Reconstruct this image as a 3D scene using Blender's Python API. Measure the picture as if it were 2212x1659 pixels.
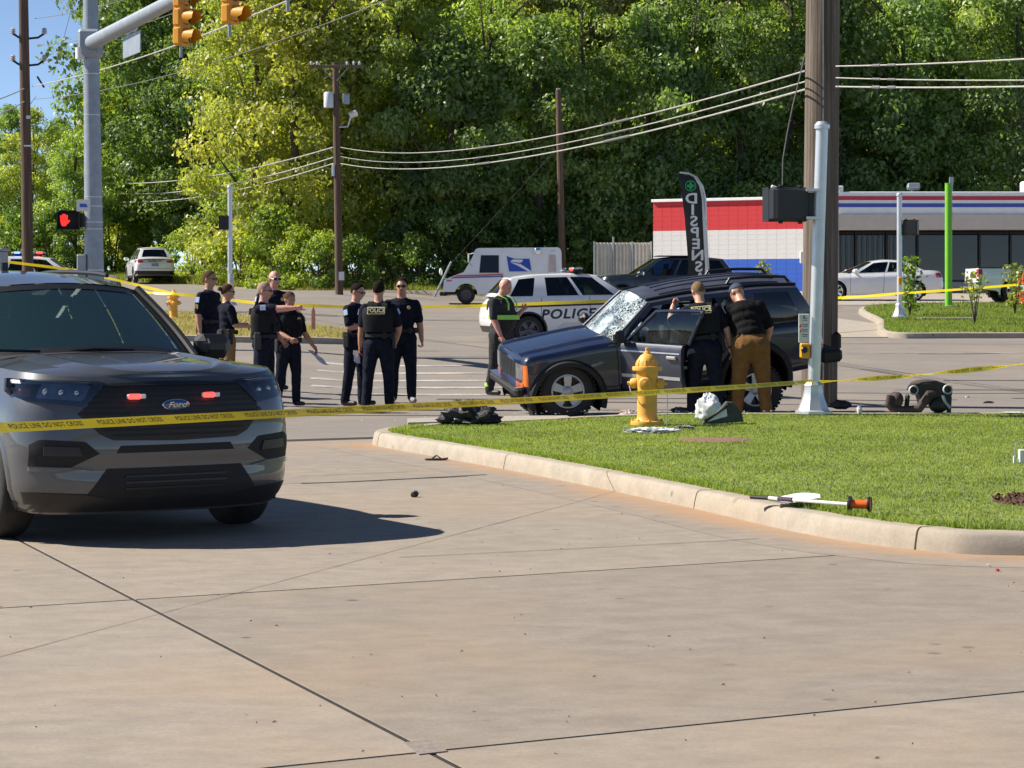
import bpy, bmesh, math, random
import numpy as np
from mathutils import Vector, Matrix, Euler, noise as mnoise
random.seed(7); RNG = np.random.default_rng(11)
R = math.radians
SC = bpy.context.scene
for _o in list(bpy.data.objects): bpy.data.objects.remove(_o)
COL = SC.collection

# ------------------------------------------------------------------ camera, light, exposure
FPX, CX, HY, EYE = 4920.0, 1106.0, 640.0, 1.62      # focal length in photo pixels (2212 wide), horizon row, eye height
cam_d = bpy.data.cameras.new('camera'); cam = bpy.data.objects.new('camera', cam_d); COL.objects.link(cam)
cam.location = (0, 0, EYE); cam.rotation_euler = (R(90), 0, 0)
cam_d.sensor_width = 36.0; cam_d.lens = 36.0*FPX/2212.0; cam_d.shift_y = -(829.5-HY)/2212.0
cam_d.clip_start = 0.1; cam_d.clip_end = 3000
SC.camera = cam
TO_SUN = Vector((-1.45, 0.24, 1.32)).normalized()
SUN_EL = math.asin(TO_SUN.z); SUN_AZ = math.atan2(TO_SUN.x, TO_SUN.y)
world = bpy.data.worlds.new('World'); SC.world = world; world.use_nodes = True
_wn = world.node_tree.nodes; _wl = world.node_tree.links
_bg = _wn['Background']; _bg.inputs[1].default_value = 0.088
_sky = _wn.new('ShaderNodeTexSky'); _sky.sky_type = 'NISHITA'; _sky.sun_disc = False
_sky.sun_elevation = SUN_EL; _sky.sun_rotation = SUN_AZ; _sky.altitude = 0; _sky.air_density = 0.45; _sky.dust_density = 0.0; _sky.ozone_density = 1.0
_wl.new(_sky.outputs[0], _bg.inputs[0])
sun_d = bpy.data.lights.new('sun', 'SUN'); sun_d.energy = 5.0; sun_d.angle = R(0.53); sun_d.color = (1.0, 0.93, 0.82)
sun = bpy.data.objects.new('sun', sun_d); COL.objects.link(sun)
sun.rotation_euler = (-TO_SUN).to_track_quat('-Z', 'Y').to_euler(); sun.location = (-20, 10, 30)
SC.view_settings.view_transform = 'Standard'; SC.view_settings.look = 'None'
SC.view_settings.exposure = 0.76; SC.view_settings.gamma = 1.0
SC.render.engine = 'CYCLES'
SC.cycles.max_bounces = 6; SC.cycles.diffuse_bounces = 3; SC.cycles.glossy_bounces = 3
SC.cycles.transparent_max_bounces = 10; SC.cycles.transmission_bounces = 4
SC.cycles.caustics_reflective = False; SC.cycles.caustics_refractive = False
SC.cycles.use_denoising = True

# ------------------------------------------------------------------ ground height and placement
def sstep(a, b, v):
    t = np.clip((np.asarray(v, float)-a)/(b-a), 0, 1); return t*t*(3-2*t)
def ground(x, y):
    x = np.asarray(x, float); y = np.asarray(y, float); s = 0.0275
    q = np.clip(y-29, 0, 18); g = s*q*q/36.0 + s*np.clip(y-47, 0, 110)
    g = g + 0.13*sstep(-2.6, -5.0, x)*sstep(29, 35.5, y) + 0.10*sstep(-5, -8, x)*sstep(45, 60, y)
    g = g + 0.26*sstep(1, 8, x)*sstep(62, 80, y)
    return g
def G(x, y): return float(ground(x, y))
def X_at(px, Y): return (px-CX)/FPX*Y
def Z_at(py, Y): return EYE-(py-HY)/FPX*Y
def P(px, py, Y): return Vector((X_at(px, Y), Y, Z_at(py, Y)))
def on_ground(px, Y, dz=0.0):
    x = X_at(px, Y); return Vector((x, Y, G(x, Y)+dz))

# ------------------------------------------------------------------ mesh collecting
class MB:
    def __init__(s): s.v = []; s.f = []; s.m = []; s.n = 0
    def add(s, verts, faces, mi=0):
        b = s.n; s.v.extend([tuple(map(float, p)) for p in verts]); s.n = len(s.v)
        s.f.extend([tuple(i+b for i in f) for f in faces]); s.m.extend([mi]*len(faces)); return s
    def box(s, c, size, rot=None, mi=0, bev=0.0):
        x, y, z = [d/2 for d in size]; c = Vector(c)
        if bev > 0:
            b = min(bev, x*.9, y*.9, z*.9); vs = []
            for sz in (-1, 1):
                for k, (dx, dy, dz) in enumerate(((b, b, 0), (0, 0, b))):
                    pass
            # chamfered box: 24 verts, three per corner
            vs = []; idx = {}
            for sx in (-1, 1):
                for sy in (-1, 1):
                    for sz in (-1, 1):
                        idx[(sx, sy, sz)] = len(vs)
                        vs += [(sx*x, sy*(y-b), sz*(z-b)), (sx*(x-b), sy*y, sz*(z-b)), (sx*(x-b), sy*(y-b), sz*z)]
            F = []
            def fc(l): F.append(l)
            for sx in (-1, 1): q = [idx[(sx, a, c_)] for a, c_ in ((-1, -1), (1, -1), (1, 1), (-1, 1))]; fc(q if sx > 0 else q[::-1])
            for sy in (-1, 1): q = [idx[(a, sy, c_)]+1 for a, c_ in ((-1, -1), (1, -1), (1, 1), (-1, 1))]; fc(q[::-1] if sy > 0 else q)
            for sz in (-1, 1): q = [idx[(a, c_, sz)]+2 for a, c_ in ((-1, -1), (1, -1), (1, 1), (-1, 1))]; fc(q if sz > 0 else q[::-1])
            for sy in (-1, 1):
                for sz in (-1, 1):
                    a, d = idx[(-1, sy, sz)], idx[(1, sy, sz)]; q = [a+1, d+1, d+2, a+2]; fc(q if sy*sz < 0 else q[::-1])
            for sx in (-1, 1):
                for sz in (-1, 1):
                    a, d = idx[(sx, -1, sz)], idx[(sx, 1, sz)]; q = [a, d, d+2, a+2]; fc(q if sx*sz > 0 else q[::-1])
            for sx in (-1, 1):
                for sy in (-1, 1):
                    a, d = idx[(sx, sy, -1)], idx[(sx, sy, 1)]; q = [a, d, d+1, a+1]; fc(q if sx*sy < 0 else q[::-1])
            for (sx, sy, sz), i in idx.items(): q = [i, i+1, i+2]; fc(q if sx*sy*sz > 0 else q[::-1])
        else:
            vs = [(-x, -y, -z), (x, -y, -z), (x, y, -z), (-x, y, -z), (-x, -y, z), (x, -y, z), (x, y, z), (-x, y, z)]
            F = [(3, 2, 1, 0), (4, 5, 6, 7), (0, 1, 5, 4), (1, 2, 6, 5), (2, 3, 7, 6), (3, 0, 4, 7)]
        M = (rot if rot is not None else Matrix.Identity(3))
        return s.add([M @ Vector(p)+c for p in vs], F, mi)
    def tube(s, pts, rad, n=10, mi=0, caps=True, sy=1.0):
        pts = [Vector(p) for p in pts]
        if not hasattr(rad, '__len__'): rad = [rad]*len(pts)
        vs = []; F = []; up = None
        for i, p in enumerate(pts):
            d = (pts[min(i+1, len(pts)-1)]-pts[max(i-1, 0)]).normalized()
            if up is None:
                up = Vector((0, 0, 1)) if abs(d.z) < .9 else Vector((1, 0, 0))
            a = d.cross(up)
            if a.length < 1e-4: a = d.cross(Vector((0, 1, 0)))
            a.normalize(); b = a.cross(d).normalized(); up = b
            for k in range(n):
                t = 2*math.pi*k/n; vs.append(p+a*(rad[i]*math.cos(t))+b*(rad[i]*sy*math.sin(t)))
        for i in range(len(pts)-1):
            for k in range(n):
                k2 = (k+1) % n; F.append((i*n+k, i*n+k2, (i+1)*n+k2, (i+1)*n+k))
        if caps:
            F.append(tuple(range(n-1, -1, -1))); F.append(tuple((len(pts)-1)*n+k for k in range(n)))
        return s.add(vs, F, mi)
    def lathe(s, prof, n=24, M=None, mi=0, cap=False):
        vs = []; F = []; m = len(prof)
        for k in range(n):
            t = 2*math.pi*k/n
            for r, z in prof: vs.append((r*math.cos(t), r*math.sin(t), z))
        for k in range(n):
            k2 = (k+1) % n
            for i in range(m-1): F.append((k*m+i, k2*m+i, k2*m+i+1, k*m+i+1))
        if cap:
            F.append(tuple(k*m for k in range(n-1, -1, -1))); F.append(tuple(k*m+m-1 for k in range(n)))
        if M is not None: vs = [M @ Vector(p) for p in vs]
        return s.add(vs, F, mi)
    def ell(s, c, r, rot=None, nu=14, nv=9, mi=0):
        vs = []; F = []; c = Vector(c); M = rot if rot is not None else Matrix.Identity(3)
        for j in range(1, nv):
            ph = math.pi*j/nv
            for i in range(nu):
                t = 2*math.pi*i/nu
                vs.append(M @ Vector((r[0]*math.sin(ph)*math.cos(t), r[1]*math.sin(ph)*math.sin(t), r[2]*math.cos(ph)))+c)
        for j in range(nv-2):
            for i in range(nu):
                i2 = (i+1) % nu; F.append((j*nu+i, (j+1)*nu+i, (j+1)*nu+i2, j*nu+i2))
        a = len(vs); vs.append(M @ Vector((0, 0, r[2]))+c); vs.append(M @ Vector((0, 0, -r[2]))+c)
        for i in range(nu):
            i2 = (i+1) % nu; F.append((a, i, i2)); F.append((a+1, (nv-2)*nu+i2, (nv-2)*nu+i))
        return s.add(vs, F, mi)
    def grid(s, A, flip=False, mi=0, close_u=False):
        A = np.asarray(A, float); n, m = A.shape[:2]; F = []
        for i in range(n if close_u else n-1):
            i2 = (i+1) % n
            for j in range(m-1):
                q = (i*m+j, i2*m+j, i2*m+j+1, i*m+j+1); F.append(q[::-1] if flip else q)
        return s.add(A.reshape(-1, 3), F, mi)
    def slab(s, A, Bk, flip=False, mi=0):
        """closed sheet between two same-shaped grids"""
        A = np.asarray(A, float); Bk = np.asarray(Bk, float); n, m = A.shape[:2]
        s.grid(A, flip, mi); s.grid(Bk, not flip, mi)
        def rim(a, b, fl):
            L = len(a); vs = list(a)+list(b); F = [((i, i+1, L+i+1, L+i) if not fl else (L+i, L+i+1, i+1, i)) for i in range(L-1)]
            s.add(vs, F, mi)
        rim(A[0], Bk[0], flip); rim(A[-1], Bk[-1], not flip); rim(A[:, 0], Bk[:, 0], not flip); rim(A[:, -1], Bk[:, -1], flip)
        return s
    def prism(s, poly, fn, d0, d1, mi=0):
        """poly: 2D outline (ccw), fn(u,v,d)->3D"""
        n = len(poly); vs = [fn(u, v, d0) for u, v in poly]+[fn(u, v, d1) for u, v in poly]
        F = [tuple(range(n-1, -1, -1)), tuple(range(n, 2*n))]+[(i, (i+1) % n, n+(i+1) % n, n+i) for i in range(n)]
        return s.add(vs, F, mi)
    def build(s, name, mats, parent=None, sharp=35, fixn=False, loc=None):
        me = bpy.data.meshes.new(name); me.from_pydata(s.v, [], s.f)
        if not isinstance(mats, (list, tuple)): mats = [mats]
        for m in mats: me.materials.append(m)
        if len(mats) > 1: me.polygons.foreach_set('material_index', s.m)
        if fixn:
            bm = bmesh.new(); bm.from_mesh(me); bmesh.ops.recalc_face_normals(bm, faces=bm.faces); bm.to_mesh(me); bm.free()
        me.polygons.foreach_set('use_smooth', [True]*len(me.polygons))
        if sharp is not None and sharp < 179: me.set_sharp_from_angle(angle=R(sharp))
        me.update()
        o = bpy.data.objects.new(name, me); COL.objects.link(o)
        if parent is not None: o.parent = parent
        if loc is not None: o.location = loc
        return o

def tag(o, label=None, cat=None, group=None, kind=None):
    if label: o['label'] = label
    if cat: o['category'] = cat
    if group: o['group'] = group
    if kind: o['kind'] = kind
    return o
def thing(name, label, cat, loc=(0, 0, 0), rz=0.0, group=None):
    o = bpy.data.objects.new(name, None); COL.objects.link(o); o.empty_display_size = .1
    o.location = loc; o.rotation_euler = (0, 0, rz); return tag(o, label, cat, group)
def copy_tree(o, parent=None):
    c = o.copy(); COL.objects.link(c); c.parent = parent
    for ch in o.children: copy_tree(ch, c)
    return c
_font_cache = {}
def text_verts(txt, size=1.0, extrude=0.0, bold=False, spacing=1.0, shear=0.0, offset=0.0):
    """flat text as (verts Nx3 centred, faces)"""
    cu = bpy.data.curves.new('lettering', 'FONT'); cu.body = txt; cu.size = size; cu.align_x = 'CENTER'; cu.align_y = 'CENTER'
    cu.extrude = extrude; cu.space_character = spacing; cu.shear = shear; cu.offset = offset; cu.resolution_u = 3
    o = bpy.data.objects.new('lettering', cu); COL.objects.link(o)
    dg = bpy.context.evaluated_depsgraph_get(); me = bpy.data.meshes.new_from_object(o.evaluated_get(dg))
    V = np.array([v.co[:] for v in me.vertices]); F = [tuple(p.vertices) for p in me.polygons]
    bpy.data.objects.remove(o); bpy.data.curves.remove(cu); bpy.data.meshes.remove(me)
    return V, F
def spl(xs, ys):
    xs = np.asarray(xs, float); ys = np.asarray(ys, float); d = np.diff(ys)/np.diff(xs)
    m = np.zeros(len(xs)); m[0] = d[0]; m[-1] = d[-1]
    for i in range(1, len(xs)-1): m[i] = 0 if d[i-1]*d[i] <= 0 else 2*d[i-1]*d[i]/(d[i-1]+d[i])
    def f(q):
        q = np.clip(np.asarray(q, float), xs[0], xs[-1]); i = np.clip(np.searchsorted(xs, q)-1, 0, len(xs)-2)
        h = xs[i+1]-xs[i]; t = (q-xs[i])/h; t2 = t*t; t3 = t2*t
        return (2*t3-3*t2+1)*ys[i]+(t3-2*t2+t)*h*m[i]+(-2*t3+3*t2)*ys[i+1]+(t3-t2)*h*m[i+1]
    return f

# ------------------------------------------------------------------ materials
def _new(name):
    m = bpy.data.materials.new(name); m.use_nodes = True
    return m, m.node_tree.nodes, m.node_tree.links, m.node_tree.nodes['Principled BSDF']
def _mix(N, L, fac, a, b, blend='MIX'):
    x = N.new('ShaderNodeMix'); x.data_type = 'RGBA'; x.blend_type = blend
    for s_, v in ((0, fac), (6, a), (7, b)):
        if hasattr(v, 'is_linked') or hasattr(v, 'links'): L.new(v, x.inputs[s_])
        else: x.inputs[s_].default_value = v if s_ == 0 else (*v[:3], 1)
    return x.outputs[2]
def _noise(N, L, scale, detail=4, rough=.55, coord=None, dist=0.0):
    n = N.new('ShaderNodeTexNoise'); n.inputs['Scale'].default_value = scale; n.inputs['Detail'].default_value = detail
    n.inputs['Roughness'].default_value = rough; n.inputs['Distortion'].default_value = dist
    if coord is not None: L.new(coord, n.inputs['Vector'])
    return n.outputs[0]
def _ramp(N, L, src, stops):
    r = N.new('ShaderNodeValToRGB'); L.new(src, r.inputs[0]); e = r.color_ramp.elements
    while len(e) < len(stops): e.new(.5)
    for i, (p, c) in enumerate(stops): e[i].position = p; e[i].color = (*c, 1) if hasattr(c, '__len__') else (c, c, c, 1)
    return r.outputs[0]
def _coord(N, L, kind='Object', scale=(1, 1, 1), rot=(0, 0, 0)):
    t = N.new('ShaderNodeTexCoord'); m = N.new('ShaderNodeMapping'); L.new(t.outputs[kind], m.inputs[0])
    m.inputs['Scale'].default_value = scale; m.inputs['Rotation'].default_value = rot; return m.outputs[0]
def _bump(N, L, B, h, strength=.3, dist=.01):
    b = N.new('ShaderNodeBump'); b.inputs['Strength'].default_value = strength; b.inputs['Distance'].default_value = dist
    L.new(h, b.inputs['Height']); L.new(b.outputs[0], B.inputs['Normal'])
def pm(name, col, rough=.5, metal=0.0, var=.12, scale=9, bump=0.0, bdist=.01, coat=0.0, sheen=0.0, spec=.5, emit=None, es=1.0):
    m, N, L, B = _new(name); B.inputs['Roughness'].default_value = rough; B.inputs['Metallic'].default_value = metal
    B.inputs['Coat Weight'].default_value = coat; B.inputs['Coat Roughness'].default_value = .06
    B.inputs['Sheen Weight'].default_value = sheen; B.inputs['Specular IOR Level'].default_value = spec
    c = _coord(N, L); n = _noise(N, L, scale, 5, .6, c)
    a = tuple(x*(1-var) for x in col); b = tuple(min(1, x*(1+var)) for x in col)
    L.new(_ramp(N, L, n, [(.3, a), (.7, b)]), B.inputs['Base Color'])
    if bump > 0: _bump(N, L, B, _noise(N, L, scale*2.5, 6, .6, c), bump, bdist)
    if emit: B.inputs['Emission Color'].default_value = (*emit, 1); B.inputs['Emission Strength'].default_value = es
    return m
def glass_mat(name, tint=(.30, .36, .35), rough=.02, ior=1.55, film=0.0):
    m, N, L, B = _new(name); N.remove(B); out = N['Material Output']
    tr = N.new('ShaderNodeBsdfTransparent'); tr.inputs[0].default_value = (*tint, 1)
    gl = N.new('ShaderNodeBsdfGlossy'); gl.inputs['Roughness'].default_value = rough; gl.inputs[0].default_value = (.95, .97, 1, 1)
    fr = N.new('ShaderNodeFresnel'); fr.inputs[0].default_value = ior
    mx = N.new('ShaderNodeMixShader'); L.new(fr.outputs[0], mx.inputs[0]); L.new(tr.outputs[0], mx.inputs[1]); L.new(gl.outputs[0], mx.inputs[2])
    res = mx.outputs[0]
    if film > 0:      # even teal diffuse layer mixed over the pane
        df = N.new('ShaderNodeBsdfDiffuse'); df.inputs[0].default_value = (.10, .24, .27, 1); m2 = N.new('ShaderNodeMixShader'); m2.inputs[0].default_value = film
        L.new(res, m2.inputs[1]); L.new(df.outputs[0], m2.inputs[2]); res = m2.outputs[0]
    L.new(res, out.inputs[0]); return m
def paint(name, col, metal=.0, rough=.35, coat=1.0, dust=.08, dcol=(.35, .31, .26)):
    m, N, L, B = _new(name); c = _coord(N, L); n = _noise(N, L, 3.0, 6, .65, c)
    d = _ramp(N, L, n, [(.45, 0.0), (.8, dust)])
    L.new(_mix(N, L, d, col, dcol), B.inputs['Base Color'])
    B.inputs['Metallic'].default_value = metal; B.inputs['Coat Weight'].default_value = coat; B.inputs['Coat Roughness'].default_value = .04
    L.new(_ramp(N, L, n, [(.3, rough), (.8, min(1, rough+.15))]), B.inputs['Roughness'])
    return m
def wood_mat(name, a, b, zs=.25, xs=14):
    m, N, L, B = _new(name); c = _coord(N, L, 'Object', (xs, xs, zs)); n = _noise(N, L, 2.2, 8, .68, c, .6)
    w = _noise(N, L, 1.3, 3, .5, _coord(N, L, 'Object', (1.5, 1.5, .5)))
    L.new(_mix(N, L, w, _ramp(N, L, n, [(.28, tuple(x*.45 for x in a)), (.5, a), (.72, b)]), b, 'MULTIPLY') if False else _ramp(N, L, n, [(.28, tuple(x*.4 for x in a)), (.48, a), (.75, b)]), B.inputs['Base Color'])
    B.inputs['Roughness'].default_value = .85; _bump(N, L, B, n, .9, .02); return m
def leaf_mat(name, trans=.5, gloss=.04):
    """leaf colour = object colour, varied leaf by leaf"""
    m, N, L, B = _new(name); N.remove(B); out = N['Material Output']
    oi = N.new('ShaderNodeObjectInfo'); at = N.new('ShaderNodeAttribute'); at.attribute_name = 'tone'
    hs = N.new('ShaderNodeHueSaturation'); L.new(oi.outputs['Color'], hs.inputs['Color'])
    r1 = N.new('ShaderNodeMapRange'); L.new(at.outputs['Fac'], r1.inputs[0]); r1.inputs[3].default_value = .48; r1.inputs[4].default_value = .52
    r2 = N.new('ShaderNodeMapRange'); L.new(at.outputs['Fac'], r2.inputs[0]); r2.inputs[3].default_value = 1.45; r2.inputs[4].default_value = .62
    L.new(r1.outputs[0], hs.inputs['Hue']); L.new(r2.outputs[0], hs.inputs['Value'])
    df = N.new('ShaderNodeBsdfDiffuse'); tl = N.new('ShaderNodeBsdfTranslucent'); gl = N.new('ShaderNodeBsdfGlossy'); gl.inputs['Roughness'].default_value = .45
    L.new(hs.outputs[0], df.inputs[0])
    L.new(_mix(N, L, 1.0, hs.outputs[0], (1.15, 1.2, .45), 'MULTIPLY'), tl.inputs[0])
    mx = N.new('ShaderNodeMixShader'); mx.inputs[0].default_value = trans; L.new(df.outputs[0], mx.inputs[1]); L.new(tl.outputs[0], mx.inputs[2])
    m2 = N.new('ShaderNodeMixShader'); m2.inputs[0].default_value = gloss; L.new(mx.outputs[0], m2.inputs[1]); L.new(gl.outputs[0], m2.inputs[2])
    L.new(m2.outputs[0], out.inputs[0]); return m
M = {}
M['black'] = pm('black_plastic', (.012, .012, .013), .45, var=.2)
M['blackmat'] = pm('black_matte', (.010, .010, .011), .75, var=.25, bump=.2)
M['rubber'] = pm('tyre_rubber', (.022, .021, .020), .8, var=.25, scale=25, bump=.3, bdist=.004)
M['alloy'] = pm('alloy_wheel', (.50, .50, .51), .32, .85, var=.08)
M['chrome'] = pm('chrome', (.75, .75, .76), .12, 1.0, var=.05)
M['steel'] = pm('galvanised_steel', (.31, .345, .38), .5, .4, var=.14, scale=5)
M['alum'] = pm('brushed_aluminium', (.62, .63, .64), .38, .6, var=.08, scale=6)
M['white'] = pm('white_plastic', (.75, .75, .74), .5, var=.05)
M['cloth_white'] = pm('white_cloth', (.72, .73, .75), .85, var=.08, bump=.4)
M['red_lens'] = pm('red_lens', (.45, .01, .012), .15, var=.1, coat=1)
M['amber'] = pm('amber_lens', (.75, .16, .01), .2, var=.1, coat=1)
M['glass'] = glass_mat('tinted_glass', (.20, .27, .28))
M['glass_clear'] = glass_mat('clear_glass', (.55, .66, .66))
M['glass_dark'] = glass_mat('privacy_glass', (.05, .055, .06))
M['seat'] = pm('seat_fabric', (.03, .032, .035), .9, var=.3, bump=.4)
M['interior'] = pm('cabin_trim', (.022, .023, .025), .8, var=.3)
# ------------------------------------------------------------------ the setting
def fast_mesh(name, V, F, mats, parent=None, tone=None, smooth=False):
    """V (n,3), F (m,k) arrays"""
    V = np.ascontiguousarray(V, np.float32); F = np.ascontiguousarray(F, np.int32); k = F.shape[1]
    me = bpy.data.meshes.new(name); me.vertices.add(len(V)); me.vertices.foreach_set('co', V.ravel())
    me.loops.add(F.size); me.loops.foreach_set('vertex_index', F.ravel())
    me.polygons.add(len(F)); me.polygons.foreach_set('loop_start', np.arange(0, F.size, k, dtype=np.int32))
    if smooth: me.polygons.foreach_set('use_smooth', np.ones(len(F), bool))
    for m in (mats if isinstance(mats, (list, tuple)) else [mats]): me.materials.append(m)
    me.update(calc_edges=True)
    if tone is not None:
        a = me.attributes.new('tone', 'FLOAT', 'FACE'); a.data.foreach_set('value', np.ascontiguousarray(tone, np.float32))
    o = bpy.data.objects.new(name, me); COL.objects.link(o)
    if parent is not None: o.parent = parent
    return o

def concrete_mat(name, a, b, stain=0.0, stain_col=(.55, .30, .13), bump=.25, streak=(1, 1, 1), srot=0.0, edge=False, piece=0.0):
    m, N, L, B = _new(name); c = _coord(N, L, 'Object'); cs = _coord(N, L, 'Object', streak, (0, 0, srot))
    big = _noise(N, L, .55, 6, .62, cs, .4); fine = _noise(N, L, 55, 4, .7, c); mid = _noise(N, L, 4.5, 7, .68, cs)
    col = _mix(N, L, big, a, b)
    col = _mix(N, L, _ramp(N, L, mid, [(.36, .48), (.62, 0.0)]), col, tuple(x*.62 for x in a))
    col = _mix(N, L, _ramp(N, L, fine, [(.35, .35), (.6, 0.0)]), col, tuple(x*.6 for x in a))
    vo = N.new('ShaderNodeTexVoronoi'); vo.inputs['Scale'].default_value = 2.6; L.new(_coord(N, L, 'Object', (1, 1.0, 1)), vo.inputs['Vector']); vo.inputs['Randomness'].default_value = 1
    spot = _mix(N, L, 1.0, _ramp(N, L, vo.outputs['Distance'], [(.06, 1.0), (.105, 0.0)]), _ramp(N, L, _noise(N, L, 1.1, 2, .5, c), [(.46, 0.0), (.56, .75)]), 'MULTIPLY')
    col = _mix(N, L, spot, col, tuple(x*.3 for x in a))
    if stain > 0:
        st = _noise(N, L, .38, 5, .6, _coord(N, L, 'Object', (1, 1, 1), (0, 0, .4)), .5)
        if edge:      # run-off stain, strongest in the trough of the gutter
            at = N.new('ShaderNodeAttribute'); at.attribute_name = 'edge'; mt = N.new('ShaderNodeMath'); mt.operation = 'MULTIPLY_ADD'; L.new(at.outputs['Fac'], mt.inputs[0]); mt.inputs[1].default_value = -.42; L.new(st, mt.inputs[2]); st = mt.outputs[0]
            col = _mix(N, L, _ramp(N, L, st, [(.18, 0.0), (.50, stain)]), col, stain_col)
        else: col = _mix(N, L, _ramp(N, L, st, [(.48, 0.0), (.66, stain)]), col, stain_col)
    if piece > 0:
        oi = N.new('ShaderNodeObjectInfo'); hv = N.new('ShaderNodeHueSaturation'); mr = N.new('ShaderNodeMapRange'); L.new(oi.outputs['Random'], mr.inputs[0]); mr.inputs[3].default_value = 1-piece; mr.inputs[4].default_value = 1+piece*.6; L.new(mr.outputs[0], hv.inputs['Value']); L.new(col, hv.inputs['Color']); col = hv.outputs[0]
    L.new(col, B.inputs['Base Color']); B.inputs['Roughness'].default_value = .88
    _bump(N, L, B, _noise(N, L, 90, 5, .75, c), bump, .006); return m
M['slab'] = concrete_mat('lot_concrete', (.270, .228, .184), (.340, .291, .238), .30, (.36, .245, .145), streak=(.8, 1.15, 1), srot=-.47, piece=.10)
M['gutter'] = concrete_mat('gutter_concrete', (.270, .228, .184), (.340, .291, .238), .6, (.42, .23, .10), streak=(.8, 1.15, 1), srot=-.47, edge=True)
M['curb'] = concrete_mat('kerb_concrete', (.36, .31, .245), (.46, .41, .335), .35, (.34, .26, .18))
M['walk'] = concrete_mat('sidewalk_concrete', (.36, .32, .27), (.45, .41, .35), .2)
M['road'] = concrete_mat('road_surface', (.205, .180, .155), (.285, .253, .222), .25, (.36, .27, .19), .35, streak=(.35, 2.2, 1))
M['tar'] = pm('tar_joint', (.020, .018, .016), .9, var=.4, bump=.3)
def worn_paint():
    m, N, L, B = _new('worn_road_paint'); c = _coord(N, L, 'Object', (1, 1, 1)); w = _noise(N, L, 9, 7, .75, c); w2 = _noise(N, L, 1.2, 4, .6, c)
    k = _mix(N, L, .5, w, w2); L.new(_mix(N, L, _ramp(N, L, k, [(.44, 0.0), (.56, .85)]), (.24, .215, .19), (.50, .48, .45)), B.inputs['Base Color']); B.inputs['Roughness'].default_value = .85; return m
M['paintline'] = worn_paint()
M['soil'] = pm('lawn_soil', (.13, .18, .045), .95, var=.5, scale=6, bump=.5)
M['drysoil'] = pm('dry_lawn_soil', (.30, .235, .12), .95, var=.35, scale=5, bump=.5)
M['verge'] = pm('verge_soil', (.085, .085, .035), .95, var=.5, scale=.8, bump=.5)
M['mulch'] = pm('bark_mulch', (.13, .062, .038), .95, var=.5, scale=40, bump=1.0, bdist=.03)
M['grass'] = leaf_mat('grass_blades', .45, .005)
M['leaf'] = leaf_mat('tree_leaves', .60)

def sheet(name, mat, x0, x1, y0, y1, dz, nx, ny, mask=None, kind='structure'):
    xs = np.linspace(x0, x1, nx+1); ys = np.linspace(y0, y1, ny+1); XX, YY = np.meshgrid(xs, ys, indexing='ij')
    V = np.stack([XX, YY, ground(XX, YY)+dz], -1).reshape(-1, 3)
    I, J = np.meshgrid(np.arange(nx), np.arange(ny), indexing='ij'); a = (I*(ny+1)+J).ravel()
    F = np.stack([a, a+ny+1, a+ny+2, a+1], 1)
    if mask is not None:
        cx = V[F].mean(1); F = F[mask(cx[:, 0], cx[:, 1])]
    return tag(fast_mesh(name, V, F, mat, smooth=True), kind=kind)
def poly_sheet(name, mat, poly, dz, step=.6, kind='structure', gz=None):
    """flat polygon following the ground"""
    bm = bmesh.new(); vs = [bm.verts.new((x, y, 0)) for x, y in poly]; f = bm.faces.new(vs)
    bmesh.ops.triangulate(bm, faces=[f])
    for _ in range(6):
        es = [e for e in bm.edges if e.calc_length() > step]
        if not es: break
        bmesh.ops.subdivide_edges(bm, edges=es, cuts=1)
        bmesh.ops.triangulate(bm, faces=bm.faces[:])
    for v in bm.verts: v.co.z = (G(v.co.x, v.co.y) if gz is None else gz)+dz
    bmesh.ops.recalc_face_normals(bm, faces=bm.faces)
    if sum(f.normal.z for f in bm.faces) < 0: bmesh.ops.reverse_faces(bm, faces=bm.faces)
    me = bpy.data.meshes.new(name); bm.to_mesh(me); bm.free(); me.materials.append(mat)
    o = bpy.data.objects.new(name, me); COL.objects.link(o); return tag(o, kind=kind)
def inside(poly, x, y):
    poly = np.asarray(poly); r = np.zeros(np.shape(x), bool); n = len(poly); j = n-1
    for i in range(n):
        xi, yi = poly[i]; xj, yj = poly[j]
        c = ((yi > y) != (yj > y)) & (x < (xj-xi)*(y-yi)/(yj-yi+1e-12)+xi); r ^= c; j = i
    return r
def smooth_path(pts, n=8, closed=False):
    pts = [Vector((*p, 0)) for p in pts]; out = []; L = len(pts)
    for i in range(L if closed else L-1):
        p0 = pts[(i-1) % L] if closed or i > 0 else pts[0]; p1 = pts[i]; p2 = pts[(i+1) % L]; p3 = pts[(i+2) % L] if closed or i+2 < L else pts[-1]
        for k in range(n):
            t = k/n; out.append(.5*((2*p1)+(-p0+p2)*t+(2*p0-5*p1+4*p2-p3)*t*t+(-p0+3*p1-3*p2+p3)*t**3))
    if not closed: out.append(pts[-1])
    return np.array([[p.x, p.y] for p in out])
def offset_path(A, d, closed=False):
    if closed: t = np.roll(A, -1, 0)-np.roll(A, 1, 0)
    else: t = np.gradient(A, axis=0)
    t /= np.linalg.norm(t, axis=1, keepdims=True)+1e-9; n = np.stack([-t[:, 1], t[:, 0]], 1); return A+n*d
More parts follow.
